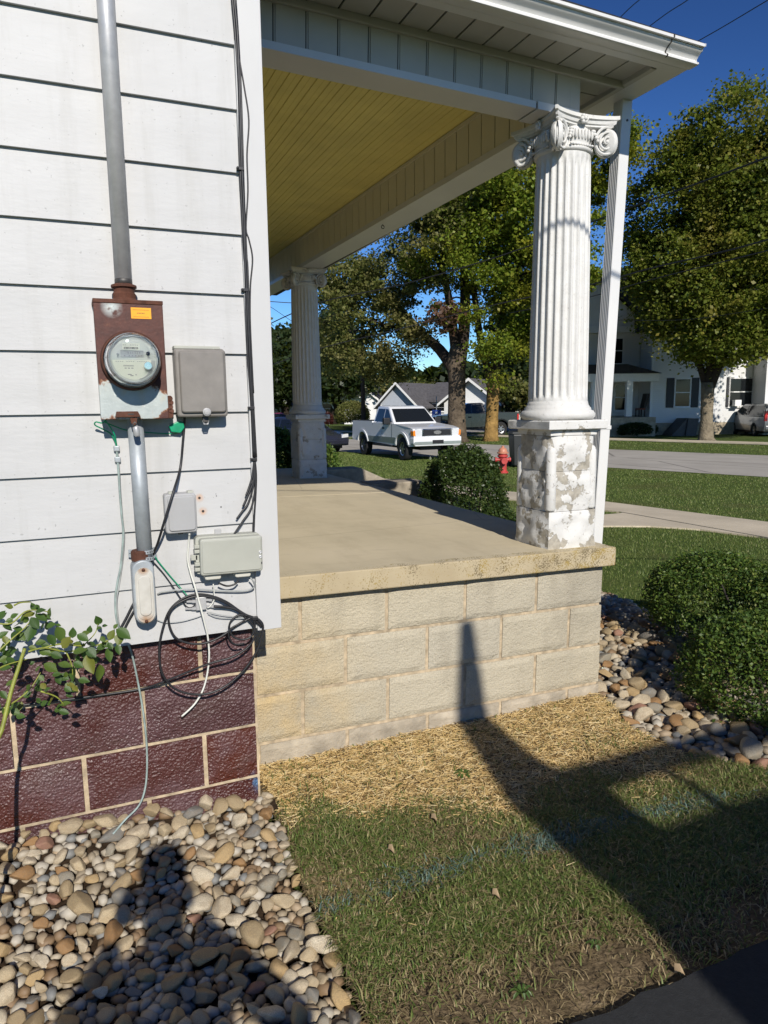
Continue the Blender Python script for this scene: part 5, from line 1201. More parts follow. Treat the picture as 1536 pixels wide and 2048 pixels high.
# lawn beyond the bed, out to the street
def lawn(name, label, smin, smax, n, h0, h1, w0, xlim, ylim, hole=None):
    xs = rng.uniform(*xlim, n); ys = rng.uniform(*ylim, n); s_ = s_of(xs, ys)
    # only where the photograph looks
    rx, ry = xs-CAM[0], ys-CAM[1]; ang = np.arctan2(rx, ry)
    k = (s_ > smin) & (s_ < smax) & (ang > math.radians(-9)) & (ang < math.radians(60)) & (ry > 0)
    if hole is not None: k &= ~hole(xs, ys)
    xs, ys = xs[k], ys[k]; zs = tz(xs, ys)-0.004; m_ = len(xs); dist = np.hypot(xs-CAM[0], ys-CAM[1])
    g = blades(name, np.stack([xs, ys, zs], 1), rng.uniform(h0, h1, m_), w0*(0.5+dist/9)*rng.uniform(0.7, 1.3, m_), rng.uniform(0.2, 0.9, m_), 'grass_lawn', None, True)
    return tag(g, label, 'grass', kind='stuff')
walkhole = lambda X, Y: in_poly(X, Y, SW_IN+SW_OUT[::-1]) | in_poly(X, Y, FW_IN+FW_OUT[::-1])
lawn('grass', 'mown front lawn between shrub bed and sidewalk', 3.52, 9.0, 330000, 0.025, 0.055, 0.004, (1.5, 9.0), (-1.5, 20), walkhole)
lawn('grass', 'mown lawn strip between sidewalk and street', 9.0, 17.35, 380000, 0.03, 0.06, 0.005, (2.0, 19.0), (0.0, 34), walkhole)
lawn('grass', 'mown lawn strip across the street before the white house', 25.1, 31.1, 130000, 0.04, 0.08, 0.005, (8, 34), (2, 45))
# few weeds and fallen leaves on the patch
def dandelion(px_, py_, r, label):
    q = on_z(px_, py_, 0.0); mbw = MB()
    for i in range(9):
        a = 2*PI*i/9+random.uniform(-0.2, 0.2); L = r*random.uniform(0.7, 1.1); z0 = patch_z(q[0], q[1])
        P_ = lambda t, w_: (q[0]+math.cos(a)*L*t-math.sin(a)*w_, q[1]+math.sin(a)*L*t+math.cos(a)*w_, z0+0.008+0.03*t*(1-t)*4*0.4)
        mbw.add([P_(0, 0), P_(0.5, 0.12*L), P_(0.8, 0.13*L), P_(1.0, 0), P_(0.8, -0.13*L), P_(0.5, -0.12*L)], [(0, 1, 2, 3, 4, 5)])
    o = mbw.build('weed', 'rose_leaf', None, (q[0], q[1], patch_z(q[0], q[1]))); tag(o, label, 'weed')
dandelion(926, 1546, 0.045, 'small green weed rosette in the straw by the shadow edge')
dandelion(1045, 1985, 0.034, 'flat green dandelion rosette on the bare soil by the driveway')
dandelion(1190, 1890, 0.028, 'little weed at the edge of the bare soil')
dandelion(765, 1700, 0.025, 'tiny round leaved weed beside a fallen leaf')
def fallen(px_, py_, label, r=0.016, z=0.0, mat='dry_leaf', on=None):
    q = on_z(px_, py_, z); mbw = MB(); k = 9
    vs = [(q[0]+r*(0.6+0.5*((i*7) % 5)/4)*math.cos(2*PI*i/k), q[1]+r*(0.6+0.5*((i*7) % 5)/4)*1.4*math.sin(2*PI*i/k), z+0.014+0.010*math.sin(4*PI*i/k)) for i in range(k)]+[(q[0], q[1], z+0.012)]
    mbw.add(vs, [(i, (i+1) % k, k) for i in range(k)]); o = mbw.build('fallen_leaf', mat, None, (q[0], q[1], z), smooth=True); tag(o, label, 'leaf')
fallen(868, 1643, 'pale curled leaf lying where straw meets grass')
fallen(992, 1797, 'pale dry leaf lying in the green grass')
fallen(782, 1706, 'small tan leaf lying beside the tiny weed')
fallen(1360, 1952, 'tan leaf on the soil at the driveway edge')

# ------------------------------------------------------------------ shrubs and trees
def shrub(name, label, base, lobes, n, size, mat, cat='shrub', group=None, stems=6, depth=0.16, mat2=None):
    t = thing(name, label, cat, base, group)
    wts = np.array([l[3]*l[4]+l[3]*l[5] for l in lobes]); wts = wts/wts.sum(); pick = rng.choice(len(lobes), n, p=wts); Lb = np.array(lobes)[pick]
    d = unit(rng.normal(size=(n, 3))); d[:, 2] = np.where(d[:, 2] < -0.55, -d[:, 2], d[:, 2])
    bumpy = 1+0.11*np.array([mnoise.noise((a*4.5+k_, b*4.5, c_*4.5)) for (a, b, c_), k_ in zip(d, pick)])+0.035*rng.normal(size=n)+0.10*(rng.random(n) < 0.02)*rng.random(n)
    rad = (1-depth*rng.random(n)**1.3)*bumpy
    P = Lb[:, :3]+d*Lb[:, 3:6]*rad[:, None]
    ins = np.zeros(n, bool)
    for l in lobes: ins |= (((P-np.array(l[:3]))/np.array(l[3:6]))**2).sum(1) < 0.62
    P = P[~ins]; d = d[~ins]; P = P[P[:, 2] > base[2]+0.02] if True else P
    V, F = leaf_quads(P, size, 0.5, 0.62, None)
    me = np_mesh('foliage', V-np.array(base), F, mat); link_mesh('foliage', me, t)
    for k in range(stems):
        l = lobes[k % len(lobes)]; e = np.array(l[:3])+np.array([random.uniform(-0.7, 0.7)*l[3], random.uniform(-0.7, 0.7)*l[4], random.uniform(0.0, 0.7)*l[5]]); b0 = np.array(base)+np.array([random.uniform(-0.06, 0.06), random.uniform(-0.06, 0.06), 0])
        MB().tube([b0, b0*0.5+e*0.5+np.array([random.uniform(-0.05, 0.05), 0, 0]), e], [0.018, 0.012, 0.005], 6).build('stem', 'wood_dark', t, smooth=True)
    return t
GS = 'clipped shrubs by the porch'
shrub('boxwood_shrub', 'large clipped boxwood shrub beside the near porch corner', (2.72, 0.12, -0.03), [(2.52, -0.06, 0.15, 0.43, 0.42, 0.30), (3.12, 0.80, 0.24, 0.46, 0.45, 0.31), (3.15, 0.1, 0.24, 0.5, 0.6, 0.34)], 90000, 0.0185, 'leaf_box', 'shrub', GS, 9, 0.22)
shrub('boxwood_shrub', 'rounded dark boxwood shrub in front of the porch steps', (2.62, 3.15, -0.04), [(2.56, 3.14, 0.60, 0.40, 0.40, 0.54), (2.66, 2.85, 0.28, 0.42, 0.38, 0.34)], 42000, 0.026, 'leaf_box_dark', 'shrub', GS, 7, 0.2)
shrub('boxwood_shrub', 'sunlit green shrub behind the far porch column', (2.75, 6.9, -0.04), [(2.35, 7.0, 0.50, 0.42, 0.6, 0.58), (1.9, 7.6, 0.62, 0.6, 0.7, 0.62)], 26000, 0.045, 'leaf_box', 'shrub', GS, 6, 0.2)

def tree(name, label, base, lobes, n_cl, per, leaf, mat, trunk, limbs, bark='bark', group=None, cat='tree', cl_r=0.6, extra=None, shell=0.35, twig=60):
    t = thing(name, label, cat, base, group); base = np.array(base)
    lob = np.array([l[:6] for l in lobes]); wts = np.array([l[3]*l[4]*l[5] for l in lobes])**0.75; wts /= wts.sum()
    pick = rng.choice(len(lobes), n_cl, p=wts); Lb = lob[pick]; d = unit(rng.normal(size=(n_cl, 3)))
    C = Lb[:, :3]+d*Lb[:, 3:6]*(shell+(1-shell)*rng.random(n_cl)**0.45)[:, None]
    crs = cl_r*rng.uniform(0.4, 1.4, n_cl)
    idx = np.repeat(np.arange(n_cl), per); P = C[idx]+rng.normal(size=(len(idx), 3))*crs[idx][:, None]*np.array([0.62, 0.62, 0.36])
    V, F = leaf_quads(P, leaf, 0.55, 0.75)
    link_mesh('crown', np_mesh('crown', V-base, F, mat), t)
    m = MB()
    for (pts, rs) in trunk: m.tube([base+np.array(p) for p in pts], rs, 14)
    m.build('trunk', bark, t, smooth=True)
    for (pts, rs) in limbs: MB().tube(smooth_pts([base+np.array(p) for p in pts], 3), list(np.interp(np.linspace(0, 1, 3*(len(pts)-1)+1), np.linspace(0, 1, len(rs)), rs)), 8).build('limb', 'branch_dark', t, smooth=True)
    ends = [base+np.array(p) for (pts, rs) in limbs for p in pts[1:]]
    if ends and twig:
        E_ = np.array(ends); m = MB()
        for k in range(min(twig, n_cl)):
            c_ = C[k]; j = np.argmin(((E_-c_)**2).sum(1)); a = E_[j]; mid = (a+c_)/2+np.array([0, 0, 0.3*random.random()])
            m.tube([a, mid, c_], [0.06, 0.04, 0.012], 5)
        tag(m.build('twigs', 'branch_dark', t, smooth=True), kind='stuff')
    return t
def lobes_px(lst, dist0):
    """lobes from (u, v, ru, rv, depth offset, depth radius): centre pixel, pixel radii"""
    out = []
    for (u, v, ru, rv, dd, rd) in lst:
        dist = dist0+dd; p = at_dist(u, v, dist); k = np.linalg.norm(p-CAM)/FPX*1.02
        out.append((p[0], p[1], p[2], (ru*k+rd)/2 if False else max(0.4, ru*k*0.95-0.5), max(0.4, rd-0.5), max(0.4, rv*k-0.5)))
    return out
def loc_px(base, pts, dist):
    return [tuple(at_dist(u, v, dist+dd)-np.array(base)) for (u, v, dd) in pts]
# right-hand tree in front of the white house
tb = on_z(1412, 881, -0.35); D0 = math.hypot(tb[0]-CAM[0], tb[1]-CAM[1])
rl = lobes_px([(1475, 300, 105, 110, 0, 4.5), (1390, 400, 110, 110, 0, 4.5), (1520, 430, 150, 150, 0, 5), (1345, 520, 72, 100, 0, 4), (1440, 560, 140, 120, -1, 5), (1560, 600, 110, 110, 0, 5), (1366, 618, 58, 62, -1, 3.5), (1400, 655, 85, 66, -1.5, 3.5), (1328, 695, 30, 28, -1.5, 2), (1450, 690, 80, 55, -1, 3), (1640, 480, 120, 220, 0, 5)], D0)
tree('maple_tree', 'tall rounded maple tree in front of the white house across the street', tb, rl, 760, 270, 0.155, 'leaf_maple',
     [(loc_px(tb, [(1412, 884, 0), (1412, 876, 0), (1413, 840, 0), (1415, 790, 0), (1416, 765, 0)], D0), [0.52, 0.36, 0.28, 0.29, 0.31])],
     [(loc_px(tb, [(1413, 775, 0), (1403, 740, 0), (1385, 690, 0), (1360, 600, 0)], D0), [0.2, 0.16, 0.12, 0.06]), (loc_px(tb, [(1416, 775, 0), (1420, 735, 0), (1430, 640, 0), (1450, 480, 0), (1470, 330, 0)], D0), [0.24, 0.2, 0.16, 0.11, 0.05]), (loc_px(tb, [(1418, 775, 0), (1440, 725, 0), (1470, 640, 0), (1520, 500, 0)], D0), [0.26, 0.2, 0.15, 0.08])], 'bark_grey', 'street trees', cl_r=0.72, shell=0.5)
# the two big trees across the street
t1 = on_z(915, 884, -0.35); D1 = math.hypot(t1[0]-CAM[0], t1[1]-CAM[1])
l1 = lobes_px([(720, 640, 105, 110, 3, 4), (660, 620, 60, 100, 3, 3), (770, 560, 85, 80, 2, 4), (700, 560, 60, 60, 3, 3), (790, 680, 75, 90, 2, 3), (760, 745, 80, 35, 2, 3), (850, 470, 90, 90, 0, 4), (900, 380, 110, 110, 0, 5), (850, 560, 50, 60, 0, 3), (1010, 330, 110, 90, 2, 5), (690, 715, 50, 50, 3, 3)], D1)
tree('shade_tree', 'old shade tree with thick dark trunk and long left limb across the street', t1, l1, 330, 230, 0.145, 'leaf_olive',
     [(loc_px(t1, [(915, 886, 0), (914, 875, 0), (913, 830, 0), (914, 770, 0), (912, 720, 0), (918, 690, 0)], D1), [0.66, 0.50, 0.44, 0.43, 0.46, 0.4])],
     [(loc_px(t1, [(905, 735, 0), (880, 700, 0.5), (845, 668, 1), (810, 630, 2), (770, 600, 3), (720, 590, 3)], D1), [0.30, 0.26, 0.22, 0.17, 0.12, 0.06]), (loc_px(t1, [(918, 730, 0), (928, 660, 0), (930, 590, 0), (925, 500, 0), (900, 400, 0)], D1), [0.36, 0.3, 0.25, 0.18, 0.08]), (loc_px(t1, [(915, 730, 0), (905, 650, 0), (890, 560, 0), (860, 480, 0)], D1), [0.3, 0.24, 0.16, 0.08]), (loc_px(t1, [(845, 668, 1), (820, 670, 1.5), (790, 655, 2), (750, 650, 3)], D1), [0.14, 0.11, 0.08, 0.04])], 'bark', 'street trees', cl_r=0.62, shell=0.4)
t2 = on_z(983, 882, -0.35); D2 = math.hypot(t2[0]-CAM[0], t2[1]-CAM[1])
l2 = lobes_px([(960, 450, 85, 75, -2, 4), (1030, 430, 70, 90, -2, 4), (870, 520, 65, 50, -2, 3), (990, 540, 75, 60, -2, 4), (1050, 560, 60, 90, -2, 4), (930, 400, 70, 50, -2, 4), (1000, 700, 80, 35, -2.5, 2.5), (940, 640, 45, 30, -2.5, 2), (1060, 660, 50, 50, -2, 3), (985, 745, 30, 22, -2.5, 1.5), (1160, 330, 90, 90, 0, 4), (1230, 280, 60, 22, 0, 2), (1160, 450, 38, 60, 0, 2.5), (1110, 540, 60, 80, 0, 3), (875, 610, 28, 28, -2.5, 1.4)], D2)
tree('shade_tree', 'bright green tree with golden trunk right of the dark trunk', t2, l2, 340, 250, 0.145, 'leaf_bright',
     [(loc_px(t2, [(981, 885, 0), (982, 872, 0), (984, 830, 0), (986, 780, 0), (984, 745, 0)], D2), [0.50, 0.36, 0.31, 0.32, 0.35])],
     [(loc_px(t2, [(983, 760, 0), (965, 700, 0), (950, 600, -1), (940, 480, -1.5)], D2), [0.22, 0.19, 0.15, 0.06]), (loc_px(t2, [(986, 760, 0), (1000, 680, 0), (1010, 560, -1), (1030, 430, -1.5)], D2), [0.24, 0.2, 0.14, 0.06]), (loc_px(t2, [(1000, 680, 0), (1060, 560, 0), (1130, 420, 0), (1220, 285, 0)], D2), [0.18, 0.14, 0.1, 0.04])], 'bark_gold', 'street trees', cl_r=0.6, shell=0.4)
bq = at_dist(898, 635, D1-2); bcl = [(bq[0], bq[1], bq[2], 0.55, 0.5, 0.6)]
tree('dead_branch', 'clump of rust coloured dead leaves hanging in the shade tree', tuple(bq+np.array([0, 0, 0.9])), bcl, 16, 60, 0.2, 'leaf_rust', [([(0, 0, 0.3), (0.02, 0, -0.3), (0, 0, -0.9)], [0.04, 0.03, 0.02])], [], 'branch_dark', None, 'branch', cl_r=0.5, twig=0)
# trees further back
def back_tree(label, u, v, dist, lst, mat, n_cl=220, per=70, leaf=0.42, nm='tree', clr=1.3):
    bse = at_dist(u, v, dist); bse[2] = -0.4; lb = lobes_px(lst, dist); top = max(l[2] for l in lb)
    return tree(nm, label, tuple(bse), lb, n_cl, per, leaf, mat, [([(0, 0, -0.2), (0, 0, 3.0), (0.2, 0, top*0.75)], [0.5, 0.4, 0.15])], [], 'branch_dark', 'trees behind the far houses', cl_r=clr, twig=0, shell=0.4)
back_tree('dark evergreen standing left behind the far column', 572, 850, 78, [(565, 720, 34, 70, 0, 4), (560, 760, 45, 55, 0, 4), (580, 700, 25, 60, 0, 3)], 'leaf_dark', nm='evergreen_tree')
back_tree('dark leafy tree right behind the far column', 668, 850, 74, [(668, 700, 50, 80, 0, 5), (650, 760, 45, 50, 0, 5), (700, 750, 50, 45, 0, 5)], 'leaf_dark', 260)
back_tree('broad dark tree mass behind the golden trunk', 1040, 850, 68, [(1035, 740, 55, 70, 0, 5), (1080, 640, 70, 120, 0, 5), (1090, 780, 60, 50, 0, 5), (1030, 640, 45, 60, 0, 4)], 'leaf_dark', 300)
back_tree('small sunlit tree right of the ranch house', 1020, 850, 62, [(1022, 790, 26, 34, 0, 2.5)], 'leaf_olive', 90, 60, 0.3, clr=0.7)
back_tree('dark tree behind the white house at the right edge', 1500, 850, 66, [(1500, 620, 90, 120, 0, 6), (1600, 600, 120, 150, 0, 6)], 'leaf_dark', 260)
back_tree('far tree beyond the parked pickup', 800, 850, 92, [(800, 790, 90, 30, 0, 5), (900, 800, 70, 30, 0, 5)], 'leaf_olive', 160)
back_tree('leafy tree far left along the street', 480, 850, 70, [(470, 720, 80, 90, 0, 5)], 'leaf_dark', 200)

# distant wood closing the horizon
n = 26000
az = rng.uniform(math.radians(-50), math.radians(75), n); hgt = np.array([9.0+3.5*mnoise.noise((a*14, 0, 2))+2.0*mnoise.noise((a*45, 3, 2)) for a in az])
dist = 125+rng.uniform(-5, 5, n); zz = hgt*rng.random(n)**0.6
P = np.stack([CAM[0]+np.sin(az)*dist, CAM[1]+np.cos(az)*dist, zz-0.35], 1); V, F = leaf_quads(P, 1.5, 0.3, 0.8)
tag(link_mesh('far_woods', np_mesh('far_woods', V, F, 'leaf_dark')), 'far line of dark trees on the horizon behind the houses', 'trees', kind='stuff')

# ------------------------------------------------------------------ vehicles
def frame_fn(loc, ang, sc_=1.0):
    ca, sa = math.cos(ang)*sc_, math.sin(ang)*sc_
    return lambda x, y, z: (loc[0]+x*ca-y*sa, loc[1]+x*sa+y*ca, loc[2]+z*sc_)
def arc_cut(cx, z0, r, n=9, z_bot=None):
    a0 = math.asin(min(1, max(-1, (z_bot-z0)/r))); return [(cx+r*math.cos(t), z0+r*math.sin(t)) for t in np.linspace(PI-a0, a0, n)]
def wheel(t, F, x, y, r, wd, side):
    def wf(mb): return mb.xf(lambda a, b, c: F(x+a, y+b, r+c))
    s = side; prof = [(r*0.62, -wd/2), (r*0.92, -wd/2), (r, -wd*0.36), (r, wd*0.36), (r*0.92, wd/2), (r*0.62, wd/2)]
    def ring(prof, n=28):
        m = MB(); vs = [(rr*math.cos(2*PI*k/n), h, rr*math.sin(2*PI*k/n)) for rr, h in prof for k in range(n)]
        m.add(vs, [(j*n+k, j*n+(k+1) % n, (j+1)*n+(k+1) % n, (j+1)*n+k) for j in range(len(prof)-1) for k in range(n)]); return m
    w_ = wf(ring(prof)).build('wheel', 'rubber', t, auto=40)
    m = ring([(r*0.63, s*wd*0.30), (r*0.58, s*wd*0.42), (r*0.5, s*wd*0.38), (r*0.45, s*wd*0.2)])
    for k in range(6):
        a = 2*PI*k/6; ca, sa = math.cos(a), math.sin(a)
        q = [(0.10*r, -0.09*r), (0.56*r, -0.055*r), (0.56*r, 0.055*r), (0.10*r, 0.09*r)]
        m.add([(u*ca-v*sa, s*wd*0.38, u*sa+v*ca) for u, v in q]+[(u*ca-v*sa, s*wd*0.25, u*sa+v*ca) for u, v in q], [(0, 1, 2, 3), (4, 5, 6, 7), (0, 1, 5, 4), (1, 2, 6, 5), (2, 3, 7, 6), (3, 0, 4, 7)])
    m2 = ring([(0.001, s*wd*0.42), (0.16*r, s*wd*0.42), (0.17*r, s*wd*0.25)]); m.add(m2.v, m2.f)
    wf(m).build('rim', 'rim_alloy', w_, auto=40)
    wf(ring([(0.001, s*wd*0.10), (r*0.6, s*wd*0.10)])).build('brake', 'plastic_black', w_)
def panel_on(F, t, pts, off, name, mat, parent=None):
    """flat glass/trim panel through pts, set proud by off along its normal"""
    P = [np.array(F(*p)) for p in pts]; nrm = np.cross(P[1]-P[0], P[2]-P[0]); nrm /= np.linalg.norm(nrm)
    m = MB(); k = len(P); a = [p+nrm*off for p in P]; b = [p-nrm*0.004 for p in P]
    m.add(a+b, [tuple(range(k)), tuple(range(k, 2*k))[::-1]]+[(i, (i+1) % k, k+(i+1) % k, k+i) for i in range(k)])
    return m.build(name, mat, parent or t)
def inset(pts, f):
    c = np.mean(np.array(pts), 0); return [tuple(c+(np.array(p)-c)*f) for p in pts]

def pickup(loc, ang, label, paint, lower=None, scl=1.0, group=None):
    t = thing('pickup_truck', label, 'pickup truck', loc, group); F0 = frame_fn(loc, ang, scl); F = lambda x, y, z: F0(x*0.965, y, z*1.035)
    xr, xf, hw, zb = -2.85, 2.80, 0.97, 0.56; wr, wf_, R = -1.72, 1.90, 0.40
    low = [(xr, zb+0.12), (xr+0.02, zb)]+[(wr-0.52, zb)]+arc_cut(wr, R, 0.52, 10, zb)+[(wf_-0.52, zb-0.06)]+arc_cut(wf_, R, 0.53, 10, zb-0.06)+[(xf-0.02, zb-0.04), (xf, zb+0.15), (xf-0.02, 1.02), (xf-0.10, 1.10), (xf-0.5, 1.17), (1.05, 1.26), (0.95, 1.28), (-0.80, 1.27), (-0.82, 1.32), (xr, 1.32)]
    def side_shape(mb):   # pull the flanks in above and below the shoulder line
        return mb.xf(lambda x, y, z: F(x, y*(1-0.035*max(0, (z-1.0)/0.35)-0.02*max(0, (0.8-z)/0.3))*(1-0.05*max(0, (x-2.3)/0.5)**2), z))
    m = MB().prism(low, 'y', -hw, hw)
    bm_o = side_shape(m).build('body', paint, t, bevel=0.035, seg=3, auto=50)
    if lower:
        for s in (-1, 1):
            side_shape(MB().box(wr+0.55, wf_-0.55, s*hw-0.01 if s > 0 else -hw-0.006, s*hw+0.006 if s > 0 else -hw+0.01, zb+0.01, zb+0.22)).build('rocker_panel', lower, t)
    # bed cover / open bed
    MB().xf(lambda *p: p); b_ = MB().box(xr+0.10, -0.92, -hw+0.10, hw-0.10, 1.322, 1.334); b_.xf(lambda x, y, z: F(x, y*0.985, z)); b_.build('bed_cover', 'plastic_black', t)
    # cab
    yb_, yt_ = 0.90, 0.74; base = [(-0.80, yb_, 1.26), (1.12, yb_, 1.26)]; A, B, C_, D_ = (-0.80, 1.26), (1.14, 1.25), (0.36, 1.84), (-0.62, 1.86)
    def lv(x, z, s): return (x, s*(yb_+(yt_-yb_)*(z-1.26)/0.6), z)
    vs = []
    prof = [A, B, (0.44, 1.80), (0.30, 1.86), (-0.50, 1.885), (-0.66, 1.84)]
    vs = [F(*lv(x, z, -1)) for x, z in prof]+[F(*lv(x, z, 1)) for x, z in prof]; k = len(prof)
    MB().add(vs, [tuple(range(k))[::-1], tuple(range(k, 2*k))]+[(i, (i+1) % k, k+(i+1) % k, k+i) for i in range(k)]).build('cab', paint, t, bevel=0.04, seg=3, auto=50)
    for s in (-1, 1):
        order = (lambda l: l) if s < 0 else (lambda l: l[::-1])
        panel_on(F, t, order([lv(x, z, s) for x, z in [(0.16, 1.30), (0.92, 1.30), (0.38, 1.75), (0.16, 1.77)]]), 0.005, 'side_window', 'window_glass')
        panel_on(F, t, order([lv(x, z, s) for x, z in [(-0.66, 1.31), (0.10, 1.30), (0.10, 1.77), (-0.52, 1.78)]]), 0.005, 'side_window', 'window_glass')
        # door seams, handle, mirror, flares
        for xx in (0.13, 1.02, -0.76): side_shape(MB().box(xx, xx+0.012, s*hw-0.004, s*hw+0.002, zb+0.02, 1.25)).build('door_seam', 'plastic_black', t)
        side_shape(MB().box(0.17, 0.36, s*hw-0.002, s*hw+0.024, 1.05, 1.12)).build('door_handle', 'plastic_black', t, bevel=0.008)
        MB().box(0.72, 0.90, -0.13, 0.13, 1.22, 1.46).xf(lambda x, y, z: F(x, s*(hw+0.10)+y, z)).build('mirror', 'plastic_black', t, bevel=0.03)
        MB().box(0.74, 0.82, -0.08, 0.08, 1.28, 1.33).xf(lambda x, y, z: F(x, s*(hw-0.04)+y, z)).build('mirror_arm', 'plastic_black', t)
        for cxw, RR in ((wr, 0.53), (wf_, 0.54)):
            m = MB(); n = 14; o_ = [(cxw+(RR+0.055)*math.cos(a), R+(RR+0.055)*math.sin(a)) for a in np.linspace(PI-0.28, 0.28, n)]; i_ = [(cxw+(RR-0.02)*math.cos(a), R+(RR-0.02)*math.sin(a)) for a in np.linspace(PI-0.28, 0.28, n)]
            poly = o_+i_[::-1]; m.prism(poly, 'y', s*hw-0.02 if s > 0 else -hw-0.028, s*hw+0.028 if s > 0 else -hw+0.02)
            side_shape(m).build('wheel_flare', paint, t, auto=40)
        wheel(t, F, wr, s*(hw-0.14), R, 0.26, s); wheel(t, F, wf_, s*(hw-0.14), R, 0.26, s)
        MB().box(-0.6, 1.1, s*hw-0.03, s*hw+0.05, 0.44, 0.50).xf(F).build('running_board', 'plastic_black', t, bevel=0.01)
        hl = MB().prism([(s*0.63, 0.84), (s*0.93, 0.86), (s*0.95, 1.04), (s*0.80, 1.10), (s*0.64, 1.09)], 'x', xf-0.13, xf+0.004).xf(F).build('headlight', 'lamp_lens', t, bevel=0.01)
        MB().prism([(s*0.86, 0.865), (s*0.945, 0.87), (s*0.955, 1.03), (s*0.88, 1.06)], 'x', xf-0.20, xf+0.008).xf(F).build('indicator', 'lamp_amber', hl)
        MB().box(xr-0.012, xr+0.10, s*0.80-0.06, s*0.80+0.17 if s > 0 else -0.80+0.06, 0.86, 1.24).xf(F).build('tail_light', 'lamp_red', t, bevel=0.01)
    panel_on(F, t, [lv(1.076, 1.30, -0.90), lv(1.076, 1.30, 0.90), lv(0.491, 1.76, 0.90), lv(0.491, 1.76, -0.90)], 0.016, 'windscreen', 'window_glass')
    panel_on(F, t, [lv(-0.785, 1.34, 0.86), lv(-0.785, 1.34, -0.86), lv(-0.685, 1.76, -0.86), lv(-0.685, 1.76, 0.86)], 0.012, 'rear_window', 'window_glass')
    g = MB().prism([(-0.62, 0.84), (0.62, 0.84), (0.60, 1.10), (-0.60, 1.10)], 'x', xf-0.06, xf+0.012).xf(F).build('grille', 'chrome', t, bevel=0.02)
    MB().prism([(-0.55, 0.875), (0.55, 0.875), (0.535, 1.07), (-0.535, 1.07)], 'x', xf-0.05, xf+0.020).xf(F).build('grille_mesh', 'plastic_black', g)
    MB().prism([(0.15*math.cos(a), 0.975+0.062*math.sin(a)) for a in np.linspace(0, 2*PI, 24)[:-1]], 'x', xf, xf+0.032).xf(F).build('badge', 'chrome', g)
    MB().prism([(-0.96, 0.60), (-0.90, 0.52), (0.90, 0.52), (0.96, 0.60), (0.96, 0.82), (-0.96, 0.82)], 'x', xf-0.25, xf+0.06).xf(F).build('front_bumper', paint, t, bevel=0.03)
    MB().box(xf-0.2, xf+0.068, -0.95, 0.95, 0.56, 0.68).xf(F).build('bumper_trim', lower or 'plastic_black', t, bevel=0.02)
    MB().box(xf+0.066, xf+0.076, -0.22, 0.22, 0.60, 0.72).xf(F).build('bumper_intake', 'plastic_black', t)
    MB().box(xr-0.10, xr+0.02, -0.93, 0.93, 0.60, 0.78).xf(F).build('rear_bumper', 'chrome', t, bevel=0.03)
    MB().box(-2.3, 2.3, -0.42, 0.42, 0.36, 0.58).xf(F).build('chassis', 'plastic_black', t)
    return t

